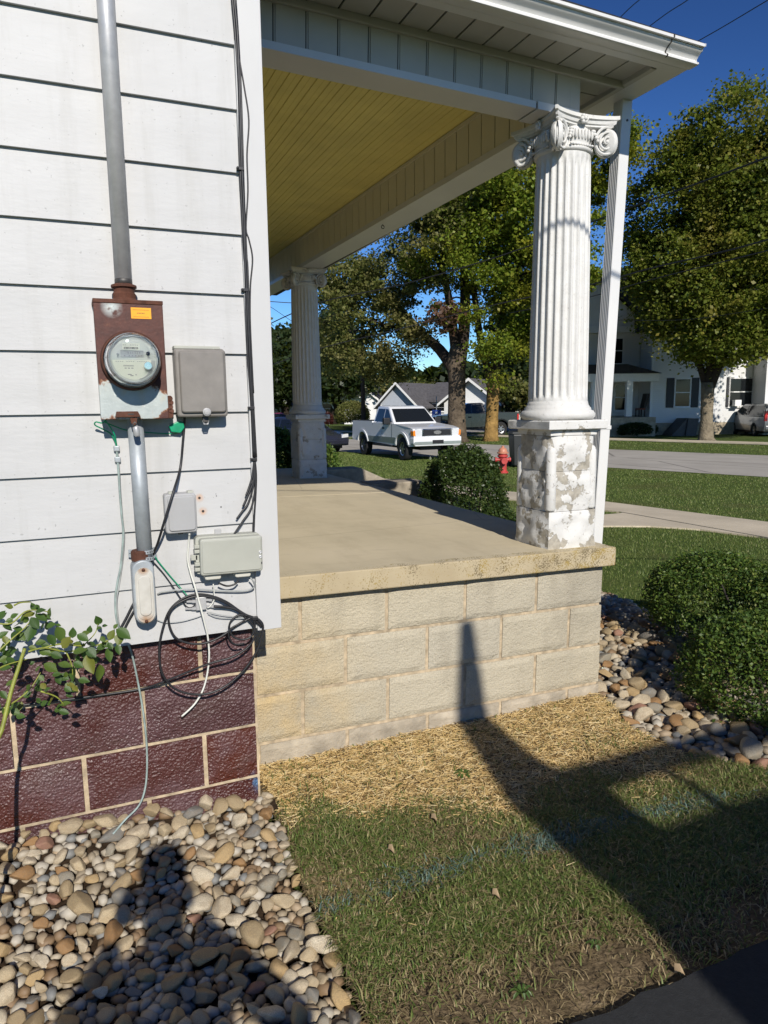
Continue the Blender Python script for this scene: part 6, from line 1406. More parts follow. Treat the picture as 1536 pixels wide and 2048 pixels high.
def car(loc, ang, label, paint, kind='sedan', cat='car', name='parked_car'):
    t = thing(name, label, cat, loc, None); F = frame_fn(loc, ang)
    L, hw, R = (2.25, 0.88, 0.32) if kind == 'sedan' else (2.45, 0.97, 0.34); zb = 0.30; wr, wf_ = -1.32, 1.38
    if kind == 'sedan':
        top = [(L, 0.55), (L-0.12, 0.72), (1.05, 0.90), (0.95, 0.92), (-1.30, 0.96), (-L+0.1, 0.98), (-L, 0.80)]; cab = [(-1.75, 0.95), (1.10, 0.90), (0.30, 1.38), (-0.05, 1.44), (-0.75, 1.43), (-1.05, 1.36)]; tz_ = 1.44
    else:
        top = [(L, 0.62), (L-0.10, 0.86), (1.75, 1.02), (1.65, 1.04), (-L+0.02, 1.06), (-L, 0.80)]; cab = [(-L+0.04, 1.04), (1.80, 1.02), (0.80, 1.62), (0.50, 1.72), (-1.95, 1.72), (-2.20, 1.62)]; tz_ = 1.72
    low = [(-L, zb+0.2), (-L+0.05, zb), (wr-0.38, zb)]+arc_cut(wr, R, 0.38, 9, zb)+[(wf_-0.38, zb)]+arc_cut(wf_, R, 0.38, 9, zb)+[(L-0.05, zb)]+top
    MB().prism(low, 'y', -hw, hw).xf(lambda x, y, z: F(x, y*(1-0.05*max(0, (z-0.7)/0.4)-0.08*max(0, (abs(x)-L+0.5)/0.5)**2), z)).build('body', paint, t, bevel=0.04, seg=3, auto=50)
    z0 = cab[0][1]; yb_, yt_ = hw*0.95, hw*0.74
    def lv(x, z, s): return (x, s*(yb_+(yt_-yb_)*(z-z0)/(tz_-z0)), z)
    k = len(cab); vs = [F(*lv(x, z, -1)) for x, z in cab]+[F(*lv(x, z, 1)) for x, z in cab]
    MB().add(vs, [tuple(range(k))[::-1], tuple(range(k, 2*k))]+[(i, (i+1) % k, k+(i+1) % k, k+i) for i in range(k)]).build('cabin', paint, t, bevel=0.05, seg=3, auto=50)
    cc = [(x, z) for x, z in cab]; xm = 0.5*(cab[0][0]+cab[1][0])
    for s in (-1, 1):
        order = (lambda l: l) if s < 0 else (lambda l: l[::-1])
        zt_ = tz_-0.10; zl = z0+0.05
        xb = np.interp(zl, [cab[1][1], cab[2][1]], [cab[1][0], cab[2][0]])-0.14; xt = np.interp(zt_, [cab[1][1], cab[2][1]], [cab[1][0], cab[2][0]])-0.10
        xrb = cab[0][0]+0.22; xrt = cab[-1][0]+0.12
        panel_on(F, t, order([lv(x, z, s) for x, z in [(xm+0.05, zl), (xb, zl), (xt, zt_), (xm+0.05, zt_)]]), 0.006, 'side_window', 'window_glass')
        panel_on(F, t, order([lv(x, z, s) for x, z in [(xrb, zl), (xm-0.03, zl), (xm-0.03, zt_), (xrt, zt_)]]), 0.006, 'side_window', 'window_glass')
        wheel(t, F, wr, s*(hw-0.11), R, 0.2, s); wheel(t, F, wf_, s*(hw-0.11), R, 0.2, s)
        MB().prism([(s*0.48, 0.60), (s*(hw-0.06), 0.62), (s*(hw-0.07), 0.76), (s*0.55, 0.74)], 'x', L-0.16, L-0.03).xf(F).build('headlight', 'lamp_lens', t, bevel=0.01)
        MB().box(-L-0.008, -L+0.12, s*(hw-0.13)-0.07, s*(hw-0.13)+0.07, z0-0.22, z0+(0.02 if kind == 'sedan' else 0.30)).xf(F).build('tail_light', 'lamp_red', t, bevel=0.01)
    def across(i, j, f0, f1, nm):
        (xa, za), (xb, zb_) = cab[i], cab[j]; g = lambda f: (xa+(xb-xa)*f, za+(zb_-za)*f)
        (x0, z0_), (x1, z1_) = g(f0), g(f1); pts = [lv(x0, z0_, -0.90), lv(x0, z0_, 0.90), lv(x1, z1_, 0.90), lv(x1, z1_, -0.90)]
        if x0 < 0: pts = pts[::-1]
        panel_on(F, t, pts, 0.012, nm, 'window_glass')
    across(1, 2, 0.12, 0.94, 'windscreen'); across(0, k-1, 0.15, 0.92, 'rear_window')
    MB().box(L-0.12, L+0.03, -hw*0.88, hw*0.88, zb+0.04, zb+0.24).xf(F).build('bumper', paint, t, bevel=0.04)
    MB().box(-L-0.03, -L+0.12, -hw*0.88, hw*0.88, zb+0.06, zb+0.28).xf(F).build('bumper', paint, t, bevel=0.04)
    MB().box(-L-0.036, -L-0.028, -0.25, 0.25, zb+0.34, zb+0.46).xf(F).build('number_plate', 'far_white', t)
    MB().box(-L+0.3, L-0.3, -hw*0.8, hw*0.8, 0.18, 0.32).xf(F).build('chassis', 'plastic_black', t)
    return t

fwp, rwp = on_z(812, 921, -0.35), on_z(727, 911, -0.35)
TA = math.atan2(fwp[1]-rwp[1], fwp[0]-rwp[0]); cen = (fwp+rwp)/2; nrm_ = np.array([-math.sin(TA), math.cos(TA)])
side_s = -1 if (CAM[:2]-cen[:2])@nrm_ < 0 else 1
ray_a = math.atan2(CAM[1]-cen[1], CAM[0]-cen[0]); TA = ray_a+math.copysign(math.radians(25), math.sin(TA-ray_a))
tc_ = fwp[:2]-0.95*(1.90*np.array([math.cos(TA), math.sin(TA)])+0.83*side_s*np.array([-math.sin(TA), math.cos(TA)]))
pickup((tc_[0], tc_[1], -0.35), TA, 'white extended cab pickup truck parked on the grass by the street', 'car_white', 'car_lower', 0.95)
pk2 = on_z(925, 874, -0.35)
pickup((pk2[0]+1.0, pk2[1]+1.0, -0.35), math.radians(168), 'black pickup truck parked behind the two big tree trunks', 'car_black')
mv = on_z(1545, 872, -0.35); car((mv[0]+0.6, mv[1]+1.2, -0.35), math.radians(62), 'silver minivan seen from behind beside the white house', 'car_silver', 'van', 'minivan', 'minivan')
rc = at_dist(548, 845, 52); car((rc[0], rc[1], -0.35), math.radians(-70), 'red car down the street left of the far column', 'car_red')
dc = at_dist(600, 880, 30); car((dc[0], dc[1], -0.35), math.radians(-72), 'dark car at the kerb behind the far column and hedge', 'car_navy')

# ------------------------------------------------------------------ street furniture
hy = on_z(1005, 945, -0.33); H0 = (hy[0], hy[1], -0.34)
hd = thing('fire_hydrant', 'red fire hydrant with orange top beyond the round shrub', 'fire hydrant', H0)
MB().lathe([(0.155, 0), (0.155, 0.04), (0.115, 0.05), (0.105, 0.42), (0.14, 0.44), (0.14, 0.48), (0.118, 0.49), (0.118, 0.53)], H0, 'z', 20).build('barrel', 'hydrant_red', hd, auto=35)
MB().lathe([(0.155, 0.53), (0.155, 0.56), (0.12, 0.575), (0.116, 0.615), (0.096, 0.655), (0.062, 0.682), (0.036, 0.690), (0.036, 0.735), (0.0, 0.738)], H0, 'z', 20).build('bonnet', 'hydrant_orange', hd, auto=35)
for (dx, dy_) in ((0.94, -0.34), (-0.94, 0.34)):
    a = np.array(H0)+np.array([0, 0, 0.36]); d_ = np.array([dx, dy_, 0]); MB().tube([a+d_*0.08, a+d_*0.17, a+d_*0.17, a+d_*0.215], [0.05, 0.05, 0.068, 0.064], 12).build('side_outlet', 'hydrant_red', hd, auto=35)
a = np.array(H0)+np.array([0, 0, 0.34]); d_ = np.array([-0.34, -0.94, 0]); MB().tube([a+d_*0.08, a+d_*0.18, a+d_*0.18, a+d_*0.24], [0.068, 0.068, 0.090, 0.086], 14).build('front_outlet', 'hydrant_red', hd, auto=35)
bn = on_z(1040, 934, -0.35); ba = math.radians(-20)
bt = thing('trash_bin', 'black wheeled trash bin half hidden behind the near column', 'trash bin', (bn[0], bn[1], -0.35)); F = frame_fn((bn[0], bn[1], -0.35), ba)
m = MB(); m.add([F(*p) for p in [(-0.24, -0.26, 0.06), (0.24, -0.26, 0.06), (0.24, 0.26, 0.06), (-0.24, 0.26, 0.06), (-0.30, -0.33, 0.98), (0.30, -0.33, 0.98), (0.30, 0.33, 0.98), (-0.30, 0.33, 0.98)]], [(3, 2, 1, 0), (4, 5, 6, 7), (0, 1, 5, 4), (1, 2, 6, 5), (2, 3, 7, 6), (3, 0, 4, 7)]); m.build('body', 'bin_plastic', bt, bevel=0.03)
MB().prism([(-0.34, 0.98), (0.34, 0.98), (0.34, 1.02), (0.10, 1.08), (-0.34, 1.04)], 'x', -0.33, 0.33).xf(F).build('lid', 'bin_plastic', bt, bevel=0.015)
for s in (-1, 1): MB().tube([F(s*0.25, 0.24, 0.12), F(s*0.31, 0.24, 0.12)], 0.12, 16).build('wheel', 'rubber', bt)
MB().tube([F(-0.25, 0.38, 0.98), F(0.25, 0.38, 0.98)], 0.018, 8).build('handle', 'bin_plastic', bt)
# blue sign, pole, wires
sg = at_dist(873, 850, 50); sn = thing('street_sign', 'small blue sign with white symbols on a post behind the pickup', 'sign', (sg[0], sg[1], -0.35))
MB().tube([(sg[0], sg[1], -0.35), (sg[0], sg[1], 2.1)], 0.035, 8).build('post', 'galvanised_dull', sn)
k = np.linalg.norm(sg-CAM)/FPX; cz_ = at_dist(873, 832, 50)[2]; vw = np.array([AF[0], AF[1]])/math.hypot(AF[0], AF[1]); ex = np.array([vw[1], -vw[0]])
def sgp(u, d, z): return (sg[0]+ex[0]*u-vw[0]*d, sg[1]+ex[1]*u-vw[1]*d, cz_+z)
MB().box(-0.32, 0.32, 0.04, 0.06, -0.42, 0.42).xf(sgp).build('panel', 'sign_blue', sn)
MB().box(-0.2, 0.2, 0.062, 0.066, 0.02, 0.10).box(-0.08, 0.08, 0.062, 0.066, 0.16, 0.30).box(-0.22, -0.02, 0.062, 0.066, -0.16, -0.05).box(0.03, 0.22, 0.062, 0.066, -0.16, -0.05).box(-0.18, 0.18, 0.062, 0.066, -0.32, -0.24).xf(sgp).build('symbol', 'sign_white', sn)
PD = 46
pp = at_dist(727, 850, PD); pole = thing('utility_pole', 'dark wooden utility pole rising among the trees behind the shrub', 'utility pole', (pp[0], pp[1], -0.35))
ptop = at_dist(728, 640, PD)[2]
MB().tube([(pp[0], pp[1], -0.35), (pp[0], pp[1], ptop)], [0.15, 0.11], 12).build('pole', 'wood_dark', pole, smooth=True)
MB().box(-0.9, 0.9, -0.05, 0.05, ptop-0.7, ptop-0.58).xf(lambda x, y, z: (pp[0]+ex[0]*x-vw[0]*y, pp[1]+ex[1]*x-vw[1]*y, z)).build('crossarm', 'wood_dark', pole)
def wire_px(label, pts, d0, d1, r=0.02):
    n_ = len(pts); P_ = [at_dist(u, v, d0+(d1-d0)*i/(n_-1)) for i, (u, v) in enumerate(pts)]
    o = MB().tube(smooth_pts(P_, 5), r, 5).build('power_line', 'wire', None, tuple(P_[0]), smooth=True); tag(o, label, 'power line', 'overhead power lines')
wire_px('thick overhead line crossing behind the column shaft and tall maple', [(530, 652), (640, 605), (800, 570), (1000, 512), (1175, 447), (1260, 415), (1400, 365), (1600, 290)], 31, 18, 0.022)
wire_px('overhead line passing just above the dark shaded limb', [(530, 735), (640, 697), (800, 658), (1000, 607), (1175, 571), (1300, 537), (1460, 500), (1620, 455)], 31, 18, 0.020)
wire_px('lowest overhead line crossing in front of the maple', [(1020, 626), (1175, 595), (1300, 560), (1460, 520), (1620, 480)], 26, 18, 0.014)
wire_px('short twisted line left of the far column', [(500, 600), (540, 603), (600, 606), (680, 602), (800, 585)], 40, 40, 0.022)
wire_px('thin line slanting down left of the far column', [(500, 590), (540, 613), (580, 640), (640, 680)], 40, 42, 0.014)
wire_px('thin line through the maple top right edge', [(1230, 640), (1360, 640), (1480, 625), (1600, 605)], 26, 20, 0.008)
wire_px('leftmost thin wire in the sky above the gutter', [(1150, 130), (1245, 30), (1290, -10), (1340, -60)], 12, 8, 0.006)
wire_px('middle thin wire in the sky above the gutter', [(1150, 170), (1310, 44), (1375, 0), (1450, -60)], 12, 8, 0.006)
wire_px('rightmost thin wire in the sky above the gutter end', [(1250, 160), (1405, 77), (1536, 0), (1640, -60)], 12, 8, 0.006)

# ------------------------------------------------------------------ far houses
def window(h, F, x, z, w_, hh, y, shutters=False, mat='far_white', sill=True):
    """window on the face y = const (front, -y outward) of a house frame F"""
    wn = MB().box(x-w_/2-0.08, x+w_/2+0.08, y-0.05, y+0.02, z-0.08, z+hh+0.10).xf(F).build('window', mat, h)
    MB().box(x-w_/2, x+w_/2, y-0.055, y-0.045, z, z+hh*0.49).xf(F).build('pane', 'window_glass', wn); MB().box(x-w_/2, x+w_/2, y-0.060, y-0.045, z+hh*0.53, z+hh).xf(F).build('pane', 'window_glass', wn)
    if sill: MB().box(x-w_/2-0.12, x+w_/2+0.12, y-0.10, y, z-0.13, z-0.08).xf(F).build('sill', mat, wn)
    if shutters:
        for s in (-1, 1): MB().box(x+s*(w_/2+0.10) if s > 0 else x-w_/2-0.10-0.42, x+w_/2+0.52 if s > 0 else x-w_/2-0.10, y-0.045, y+0.01, z-0.08, z+hh+0.08).xf(F).build('shutter', 'shutter_black', wn)
def gable(h, F, x0, x1, y0, y1, z0, z1, along, over, roofm, wallm, nm='wall', pitch=None):
    MB().box(x0, x1, y0, y1, -0.4, z0).xf(F).build(nm, wallm, h)
    if along == 'x':
        m_ = (y0+y1)/2; MB().prism([(y0, z0), (m_, z1), (y1, z0)], 'x', x0, x1).xf(F).build('gable', wallm, h)
        k_ = (z1-z0)/(m_-y0); MB().prism([(y0-over, z0-over*k_), (m_, z1), (y1+over, z0-over*k_), (y1+over, z0-over*k_+0.18), (m_, z1+0.2), (y0-over, z0-over*k_+0.18)], 'x', x0-over, x1+over).xf(F).build('roof', roofm, h)
    else:
        m_ = (x0+x1)/2; MB().prism([(x0, z0), (m_, z1), (x1, z0)], 'y', y0, y1).xf(F).build('gable', wallm, h)
        k_ = (z1-z0)/(m_-x0); MB().prism([(x0-over, z0-over*k_), (m_, z1), (x1+over, z0-over*k_), (x1+over, z0-over*k_+0.18), (m_, z1+0.2), (x0-over, z0-over*k_+0.18)], 'y', y0-over, y1+over).xf(F).build('roof', roofm, h)
        for s in (-1, 1):                                         # white barge boards
            xe = x0-over if s < 0 else x1+over; MB().prism([(xe, z0-over*k_-0.02), (m_, z1-0.02), (m_, z1+0.22), (xe, z0-over*k_+0.20)], 'y', y0-over-0.06, y0-over-0.005).xf(F).build('barge_board', 'far_white', h)

# large white house across the street (local x to the right, y away from us)
DH = 43.5; hb = at_dist(1290, 872, DH); hb[2] = -0.35
pr_ = at_dist(1536, 868, DH+3.0); HA = math.atan2(pr_[1]-hb[1], pr_[0]-hb[0])
wh = thing('far_house', 'two storey white house with black shutters behind the maple', 'house', tuple(hb)); F = frame_fn(tuple(hb), HA)
kk = DH/FPX*1.02
def hx(u): return (u-1290)*kk*1.03
def hz(v): return (878-v)*kk*1.0
MB().box(hx(1172), hx(1300), 1.2, 9.0, 0, 1.1).xf(F).build('foundation', 'block_tan', wh); MB().box(hx(1296), hx(1470), -0.03, 9.0, -0.1, hz(856)).xf(F).build('foundation', 'block_tan', wh)
MB().box(hx(1296)+0.02, hx(1476), 0.0, 9.0, hz(856), hz(690)).xf(F).build('wall', 'clapboard_white', wh)
MB().box(hx(1296), hx(1300), -0.02, 0.05, hz(856), hz(690)).xf(F).build('corner_board', 'far_white', wh)
MB().prism([(-0.5, hz(690)), (4.6, hz(560)), (9.5, hz(690))], 'x', hx(1280), hx(1500)).xf(F).build('roof', 'roof_dark', wh)
MB().box(hx(1160), hx(1296), 1.8, 9.2, 0.9, hz(682)).xf(F).build('wall', 'clapboard_white', wh)
MB().prism([(hx(1130), hz(682)), (hx(1215), hz(598)), (hx(1310), hz(682))], 'y', 1.5, 8.6).xf(F).build('gable', 'clapboard_white', wh)
MB().prism([(hx(1120), hz(688)), (hx(1215), hz(594)), (hx(1320), hz(688)), (hx(1320), hz(680)), (hx(1215), hz(584)), (hx(1120), hz(680))], 'y', 1.3, 9.0).xf(F).build('roof', 'roof_dark', wh)
MB().box(hx(1130), hx(1312), 1.35, 1.9, hz(690), hz(678)).xf(F).build('eave_board', 'far_white', wh)
MB().box(hx(1300), hx(1480), -0.35, 0.0, hz(694), hz(686)).xf(F).build('eave_board', 'far_white', wh)
window(wh, F, hx(1190), hz(672)+0.1, 0.9, hz(646)-hz(672), 1.8)
window(wh, F, hx(1253), hz(745), 0.62, hz(700)-hz(745), 1.8); window(wh, F, hx(1463), hz(745), 0.55, hz(708)-hz(745), 0.0)
# front porch of that house
MB().prism([(hx(1160), hz(766)), (hx(1160), hz(752)), (hx(1240), hz(752)), (hx(1300), hz(768))], 'y', -1.3, 1.8).xf(F).build('porch_roof', 'roof_dark', wh)
MB().box(hx(1160), hx(1296), -1.2, -1.0, hz(782), hz(768)).xf(F).build('porch_beam', 'far_white', wh)
for u in (1186, 1246): MB().box(hx(u)-0.16, hx(u)+0.16, -1.25, -0.95, 1.1, hz(780)).xf(F).build('porch_post', 'far_white', wh)
MB().box(hx(1160), hx(1292), -1.3, 1.2, -0.1, 1.05).xf(F).build('porch_floor', 'block_tan', wh)
for u in (1222, 1262): window(wh, F, hx(u), hz(832), 0.6, hz(786)-hz(832), 1.8)
MB().box(hx(1228)-0.45, hx(1228)+0.45, 1.72, 1.80, 1.06, hz(786)).xf(F).build('door', 'shutter_black', wh)
for u, ww in ((1353, 0.80), (1447, 0.62), (1466, 0.62)): window(wh, F, hx(u), hz(826), ww, hz(778)-hz(826), 0.0, u == 1353)
for s, u in ((-1, 1437), (1, 1476)): MB().box(hx(u)-0.20, hx(u)+0.20, -0.05, 0.0, hz(828), hz(775)).xf(F).build('shutter', 'shutter_black', wh)
MB().box(hx(1441), hx(1452), -0.45, -0.02, hz(827), hz(816)).xf(F).build('window_unit', 'far_white', wh)
# right wing with upper balcony
MB().box(hx(1476)+0.02, hx(1660), -1.4, 8.0, -0.1, hz(698)).xf(F).build('wall', 'clapboard_white', wh)
MB().prism([(-2.0, hz(700)), (3.3, hz(600)), (8.5, hz(700))], 'x', hx(1470), hx(1680)).xf(F).build('roof', 'roof_dark', wh)
MB().box(hx(1512), hx(1600), -1.46, -1.38, hz(768), hz(706)).xf(F).build('balcony_shade', 'window_glass', wh)  # dark panel paints the shaded recess behind the balcony rail
for i in range(14): MB().box(hx(1512+6*i)-0.03, hx(1512+6*i)+0.03, -1.53, -1.48, hz(768), hz(738)).xf(F).build('baluster', 'far_white', wh)
MB().box(hx(1508), hx(1600), -1.56, -1.46, hz(738), hz(735)).xf(F).build('rail', 'far_white', wh)
window(wh, F, hx(1530), hz(812), 0.7, hz(780)-hz(812), -1.4, False)
MB().prism([(hx(1318), -0.05), (hx(1345), 0.95), (hx(1362), 0.95), (hx(1362), -0.05)], 'y', -1.4, -0.05).xf(F).build('cellar_hatch', 'cellar_door', wh)
MB().prism([(hx(1342), 0.0), (hx(1346), 0.95), (hx(1364), 0.95), (hx(1360), 0.0)], 'y', -1.5, -1.42).xf(F).build('hatch_door', 'cellar_door', wh)
ch = thing('porch_chair', 'dark chair standing on the porch of the white house', 'chair', F(hx(1281), 0.2, 1.06)); 
MB().box(hx(1276), hx(1288), -0.1, 0.5, 1.45, 1.53).xf(F).build('seat', 'brick_red', ch)
MB().prism([(hx(1284), 1.5), (hx(1288), 1.5), (hx(1294), 2.35), (hx(1289), 2.35)], 'y', -0.1, 0.5).xf(F).build('backrest', 'wood_dark', ch)
for (a_, b_) in ((1277, -0.08), (1287, -0.08), (1277, 0.44), (1287, 0.44)): MB().box(hx(a_)-0.03, hx(a_)+0.03, b_, b_+0.05, 1.055, 1.46).xf(F).build('leg', 'wood_dark', ch)

# white ranch house with garage gable
DR = 66.0; rb = at_dist(750, 848, DR); rb[2] = -0.35; rp2 = at_dist(1012, 848, DR-5.0); RA = math.atan2(rp2[1]-rb[1], rp2[0]-rb[0])
rh = thing('far_house', 'white ranch house with grey roof behind the white pickup', 'house', tuple(rb)); F = frame_fn(tuple(rb), RA); kr = (DR-2.5)/FPX*1.02
def rx(u): return (u-750)*kr*1.01
def rz(v): return (850-v)*kr
gable(rh, F, rx(822), rx(1004), 4.0, 11.0, rz(800), rz(766), 'x', 0.4, 'roof_grey', 'clapboard_bright')
gable(rh, F, rx(900), rx(1006), 0.0, 6.5, rz(805), rz(765), 'y', 0.5, 'roof_grey', 'clapboard_bright', 'side_wing')
gable(rh, F, rx(752), rx(830), 1.0, 9.0, rz(806), rz(768), 'y', 0.5, 'roof_grey', 'far_shaded', 'garage')
MB().box(rx(756), rx(826), 0.90, 0.985, 0, rz(812)).xf(F).build('carport_shade', 'shutter_black', rh)  # black panel paints the shade inside the open carport
MB().box(rx(786), rx(822), 0.84, 0.90, 0, rz(818)).xf(F).build('garage_door', 'far_shaded', rh)
MB().box(rx(757), rx(759), 0.5, 0.65, 0, rz(808)).xf(F).build('post', 'far_white', rh)
window(rh, F, rx(876), rz(826), 1.0, rz(806)-rz(826), 3.98); window(rh, F, rx(884), rz(838), 1.3, rz(824)-rz(838)+0.1, 3.98)
window(rh, F, rx(846), rz(822), 2.0, rz(808)-rz(822), 3.98); window(rh, F, rx(955), rz(842), 1.3, rz(822)-rz(842), 0.0)
MB().box(rx(938), rx(972), -0.9, 0.0, rz(819), rz(815)).xf(F).build('awning', 'far_white', rh)
# blue-grey house with satellite dish
DB = 74.0; bb_ = at_dist(640, 848, DB); bb_[2] = -0.35; b2 = at_dist(742, 848, DB-1.0); BA = math.atan2(b2[1]-bb_[1], b2[0]-bb_[0])
bh = thing('far_house', 'pale blue cottage with dark roof brick chimney and satellite dish', 'house', tuple(bb_)); F = frame_fn(tuple(bb_), BA); kb = DB/FPX*1.02
def ux(u): return (u-640)*kb
def uz(v): return (850-v)*kb
gable(bh, F, ux(642), ux(735), 2.0, 9.0, uz(808), uz(779), 'x', 0.4, 'roof_dark', 'clapboard_blue')
gable(bh, F, ux(645), ux(664), 0.0, 4.0, uz(813), uz(797), 'y', 0.25, 'roof_dark', 'clapboard_blue', 'entry_wing')
gable(bh, F, ux(690), ux(752), -0.5, 5.0, uz(802), uz(777), 'y', 0.3, 'roof_dark', 'clapboard_bright', 'side_wing')
window(bh, F, ux(655), uz(830), 0.9, 1.0, 0.0)
MB().box(ux(680), ux(690), 4.9, 5.7, uz(785), uz(768)).xf(F).build('chimney', 'brick_red', bh)
dq = F(ux(682), 0.6, uz(793)); sd_ = MB(); n_ = 18
dirv = np.array([-0.35, -0.85, 0.4]); dirv /= np.linalg.norm(dirv); e1_ = np.cross(dirv, [0, 0, 1]); e1_ /= np.linalg.norm(e1_); e2_ = np.cross(e1_, dirv)
prf = [(0.0, 0.0), (0.25, 0.03), (0.42, 0.09), (0.50, 0.14)]
sd_.add([np.array(dq)+e1_*r*math.cos(2*PI*k/n_)+e2_*r*math.sin(2*PI*k/n_)+dirv*h for r, h in prf for k in range(n_)], [(j*n_+k, j*n_+(k+1) % n_, (j+1)*n_+(k+1) % n_, (j+1)*n_+k) for j in range(3) for k in range(n_)])
dish = thing('satellite_dish', 'grey satellite dish on the roof of the blue cottage', 'satellite dish', tuple(dq)); o = sd_.build('reflector', 'dish_grey', dish, smooth=True); md = o.modifiers.new('solid', 'SOLIDIFY'); md.thickness = 0.03
MB().tube([np.array(dq), np.array(dq)+np.array([0.1, 0.2, -0.9])], 0.04, 6).build('mast', 'galvanised_dull', dish)
# small grey house at the far left
DG = 80.0; gbp = at_dist(530, 846, DG); gbp[2] = -0.35; g2 = at_dist(605, 846, DG); GA = math.atan2(g2[1]-gbp[1], g2[0]-gbp[0])
gh = thing('far_house', 'low white house with tan grey roof left of the far column', 'house', tuple(gbp)); F = frame_fn(tuple(gbp), GA); kg = DG/FPX*1.02
gable(gh, F, -1.0, 80*kg, 0, 8.0, (850-816)*kg, (850-796)*kg, 'x', 0.4, 'roof_tan', 'clapboard_bright')
MB().box(28*kg, 46*kg, -0.06, 0.0, 0, (850-822)*kg).xf(F).build('garage_door', 'far_white', gh); window(gh, F, 12*kg, 1.0, 0.9, 1.1, 0.0)
# shrubs in front of the far houses
sp_ = at_dist(705, 846, 62); kk_ = 62/FPX
shrub('round_shrub', 'big round olive shrub in front of the blue cottage', (sp_[0], sp_[1], -0.36), [(sp_[0], sp_[1], -0.35+24*kk_, 34*kk_, 34*kk_, 27*kk_)], 9000, 0.16, 'leaf_olive', 'shrub', None, 3)
sp_ = at_dist(655, 846, 60); shrub('red_shrub', 'burgundy clipped shrub beside the far column', (sp_[0], sp_[1], -0.36), [(sp_[0], sp_[1], -0.35+16*kk_, 11*kk_, 11*kk_, 15*kk_)], 3000, 0.12, 'leaf_burgundy', 'shrub', None, 2)
sp_ = at_dist(1275, 884, 42); kk_ = 42/FPX
shrub('foundation_shrub', 'dark low shrub before the porch of the white house', (sp_[0], sp_[1], -0.36), [(sp_[0], sp_[1], -0.3+10*kk_, 46*kk_, 14*kk_, 14*kk_)], 5000, 0.12, 'leaf_dark', 'shrub', None, 2)

# ------------------------------------------------------------------ behind the camera: the person who takes the picture, and an unseen made-up wagon shaped to cast the lawn shadow
PX, PY = -0.735, -2.94
person = thing('person', 'person in dark clothes holding up a phone, seen here as a shadow', 'person', (PX, PY, 0.0))
def skin_body():
    J_ = {'pel': (0, 0, 0.95, 0.17), 'bel': (0, 0, 1.08, 0.16), 'che': (0, 0.02, 1.28, 0.155), 'nec': (0, 0.02, 1.47, 0.055), 'hea': (0, 0.05, 1.57, 0.074), 'top': (0, 0.05, 1.67, 0.060),
          'lsh': (-0.15, 0.02, 1.38, 0.058), 'lel': (-0.34, 0.10, 1.12, 0.058), 'lwr': (-0.11, 0.24, 1.36, 0.032), 'rsh': (0.15, 0.02, 1.38, 0.058), 'rel': (0.34, 0.10, 1.12, 0.058), 'rwr': (0.11, 0.24, 1.36, 0.032),
          'lhi': (-0.09, 0, 0.90, 0.095), 'lkn': (-0.11, 0.03, 0.50, 0.065), 'lan': (-0.12, 0.0, 0.10, 0.048), 'lto': (-0.14, 0.16, 0.045, 0.040), 'rhi': (0.09, 0, 0.90, 0.095), 'rkn': (0.11, 0.03, 0.50, 0.065), 'ran': (0.12, 0.0, 0.10, 0.048), 'rto': (0.14, 0.16, 0.045, 0.040)}
    E_ = [('pel', 'bel'), ('bel', 'che'), ('che', 'nec'), ('nec', 'hea'), ('hea', 'top'), ('che', 'lsh'), ('lsh', 'lel'), ('lel', 'lwr'), ('che', 'rsh'), ('rsh', 'rel'), ('rel', 'rwr'), ('pel', 'lhi'), ('lhi', 'lkn'), ('lkn', 'lan'), ('lan', 'lto'), ('pel', 'rhi'), ('rhi', 'rkn'), ('rkn', 'ran'), ('ran', 'rto')]
    ks = list(J_); me = bpy.data.meshes.new('body'); me.from_pydata([J_[k][:3] for k in ks], [(ks.index(a), ks.index(b)) for a, b in E_], [])
    o = bpy.data.objects.new('body', me); col.objects.link(o); o.parent = person; ORG[o.name] = ORG[person.name]
    md = o.modifiers.new('skin', 'SKIN')
    for i, k in enumerate(ks): me.skin_vertices[0].data[i].radius = (J_[k][3], J_[k][3]*(0.72 if k in ('pel', 'bel', 'che') else 1.0))
    me.skin_vertices[0].data[0].use_root = True
    o.modifiers.new('sub', 'SUBSURF').levels = 2; o.modifiers['sub'].render_levels = 2; me.materials.append(MATS['cloth_blue'])
skin_body()
for s in (-1, 1):                                              # hands with four fingers and a thumb closing on the phone
    m = MB(); w0 = np.array([PX+s*0.105, PY+0.255, 1.375]); m.sphere(w0+np.array([-s*0.012, 0.03, 0.03]), (0.026, 0.018, 0.042), 10, 8)
    for i, L in enumerate((0.072, 0.080, 0.076, 0.060)):
        b0 = w0+np.array([-s*0.012, 0.035, 0.012+0.020*i]); m.tube([b0, b0+np.array([-s*L*0.45, 0.016, 0.006]), b0+np.array([-s*L*0.85, 0.004, 0.008])], [0.0095, 0.009, 0.0075], 7)
    m.tube([w0+np.array([-s*0.01, 0.02, 0.01]), w0+np.array([-s*0.035, -0.012, 0.025]), w0+np.array([-s*0.062, -0.014, 0.045])], [0.012, 0.011, 0.009], 7)
    m.build('hand', 'skin', person, smooth=True)
MB().sphere((PX, PY+0.035, 1.655), (0.078, 0.092, 0.075), 14, 9).build('hair', 'hair', person, smooth=True)
m = MB().sphere((PX, PY+0.115, 1.615), (0.014, 0.022, 0.020), 8, 6); m.sphere((PX-0.033, PY+0.118, 1.64), 0.010, 8, 6).sphere((PX+0.033, PY+0.118, 1.64), 0.010, 8, 6).sphere((PX, PY+0.118, 1.575), (0.024, 0.010, 0.007), 8, 6)
m.build('face', 'skin', person, smooth=True)
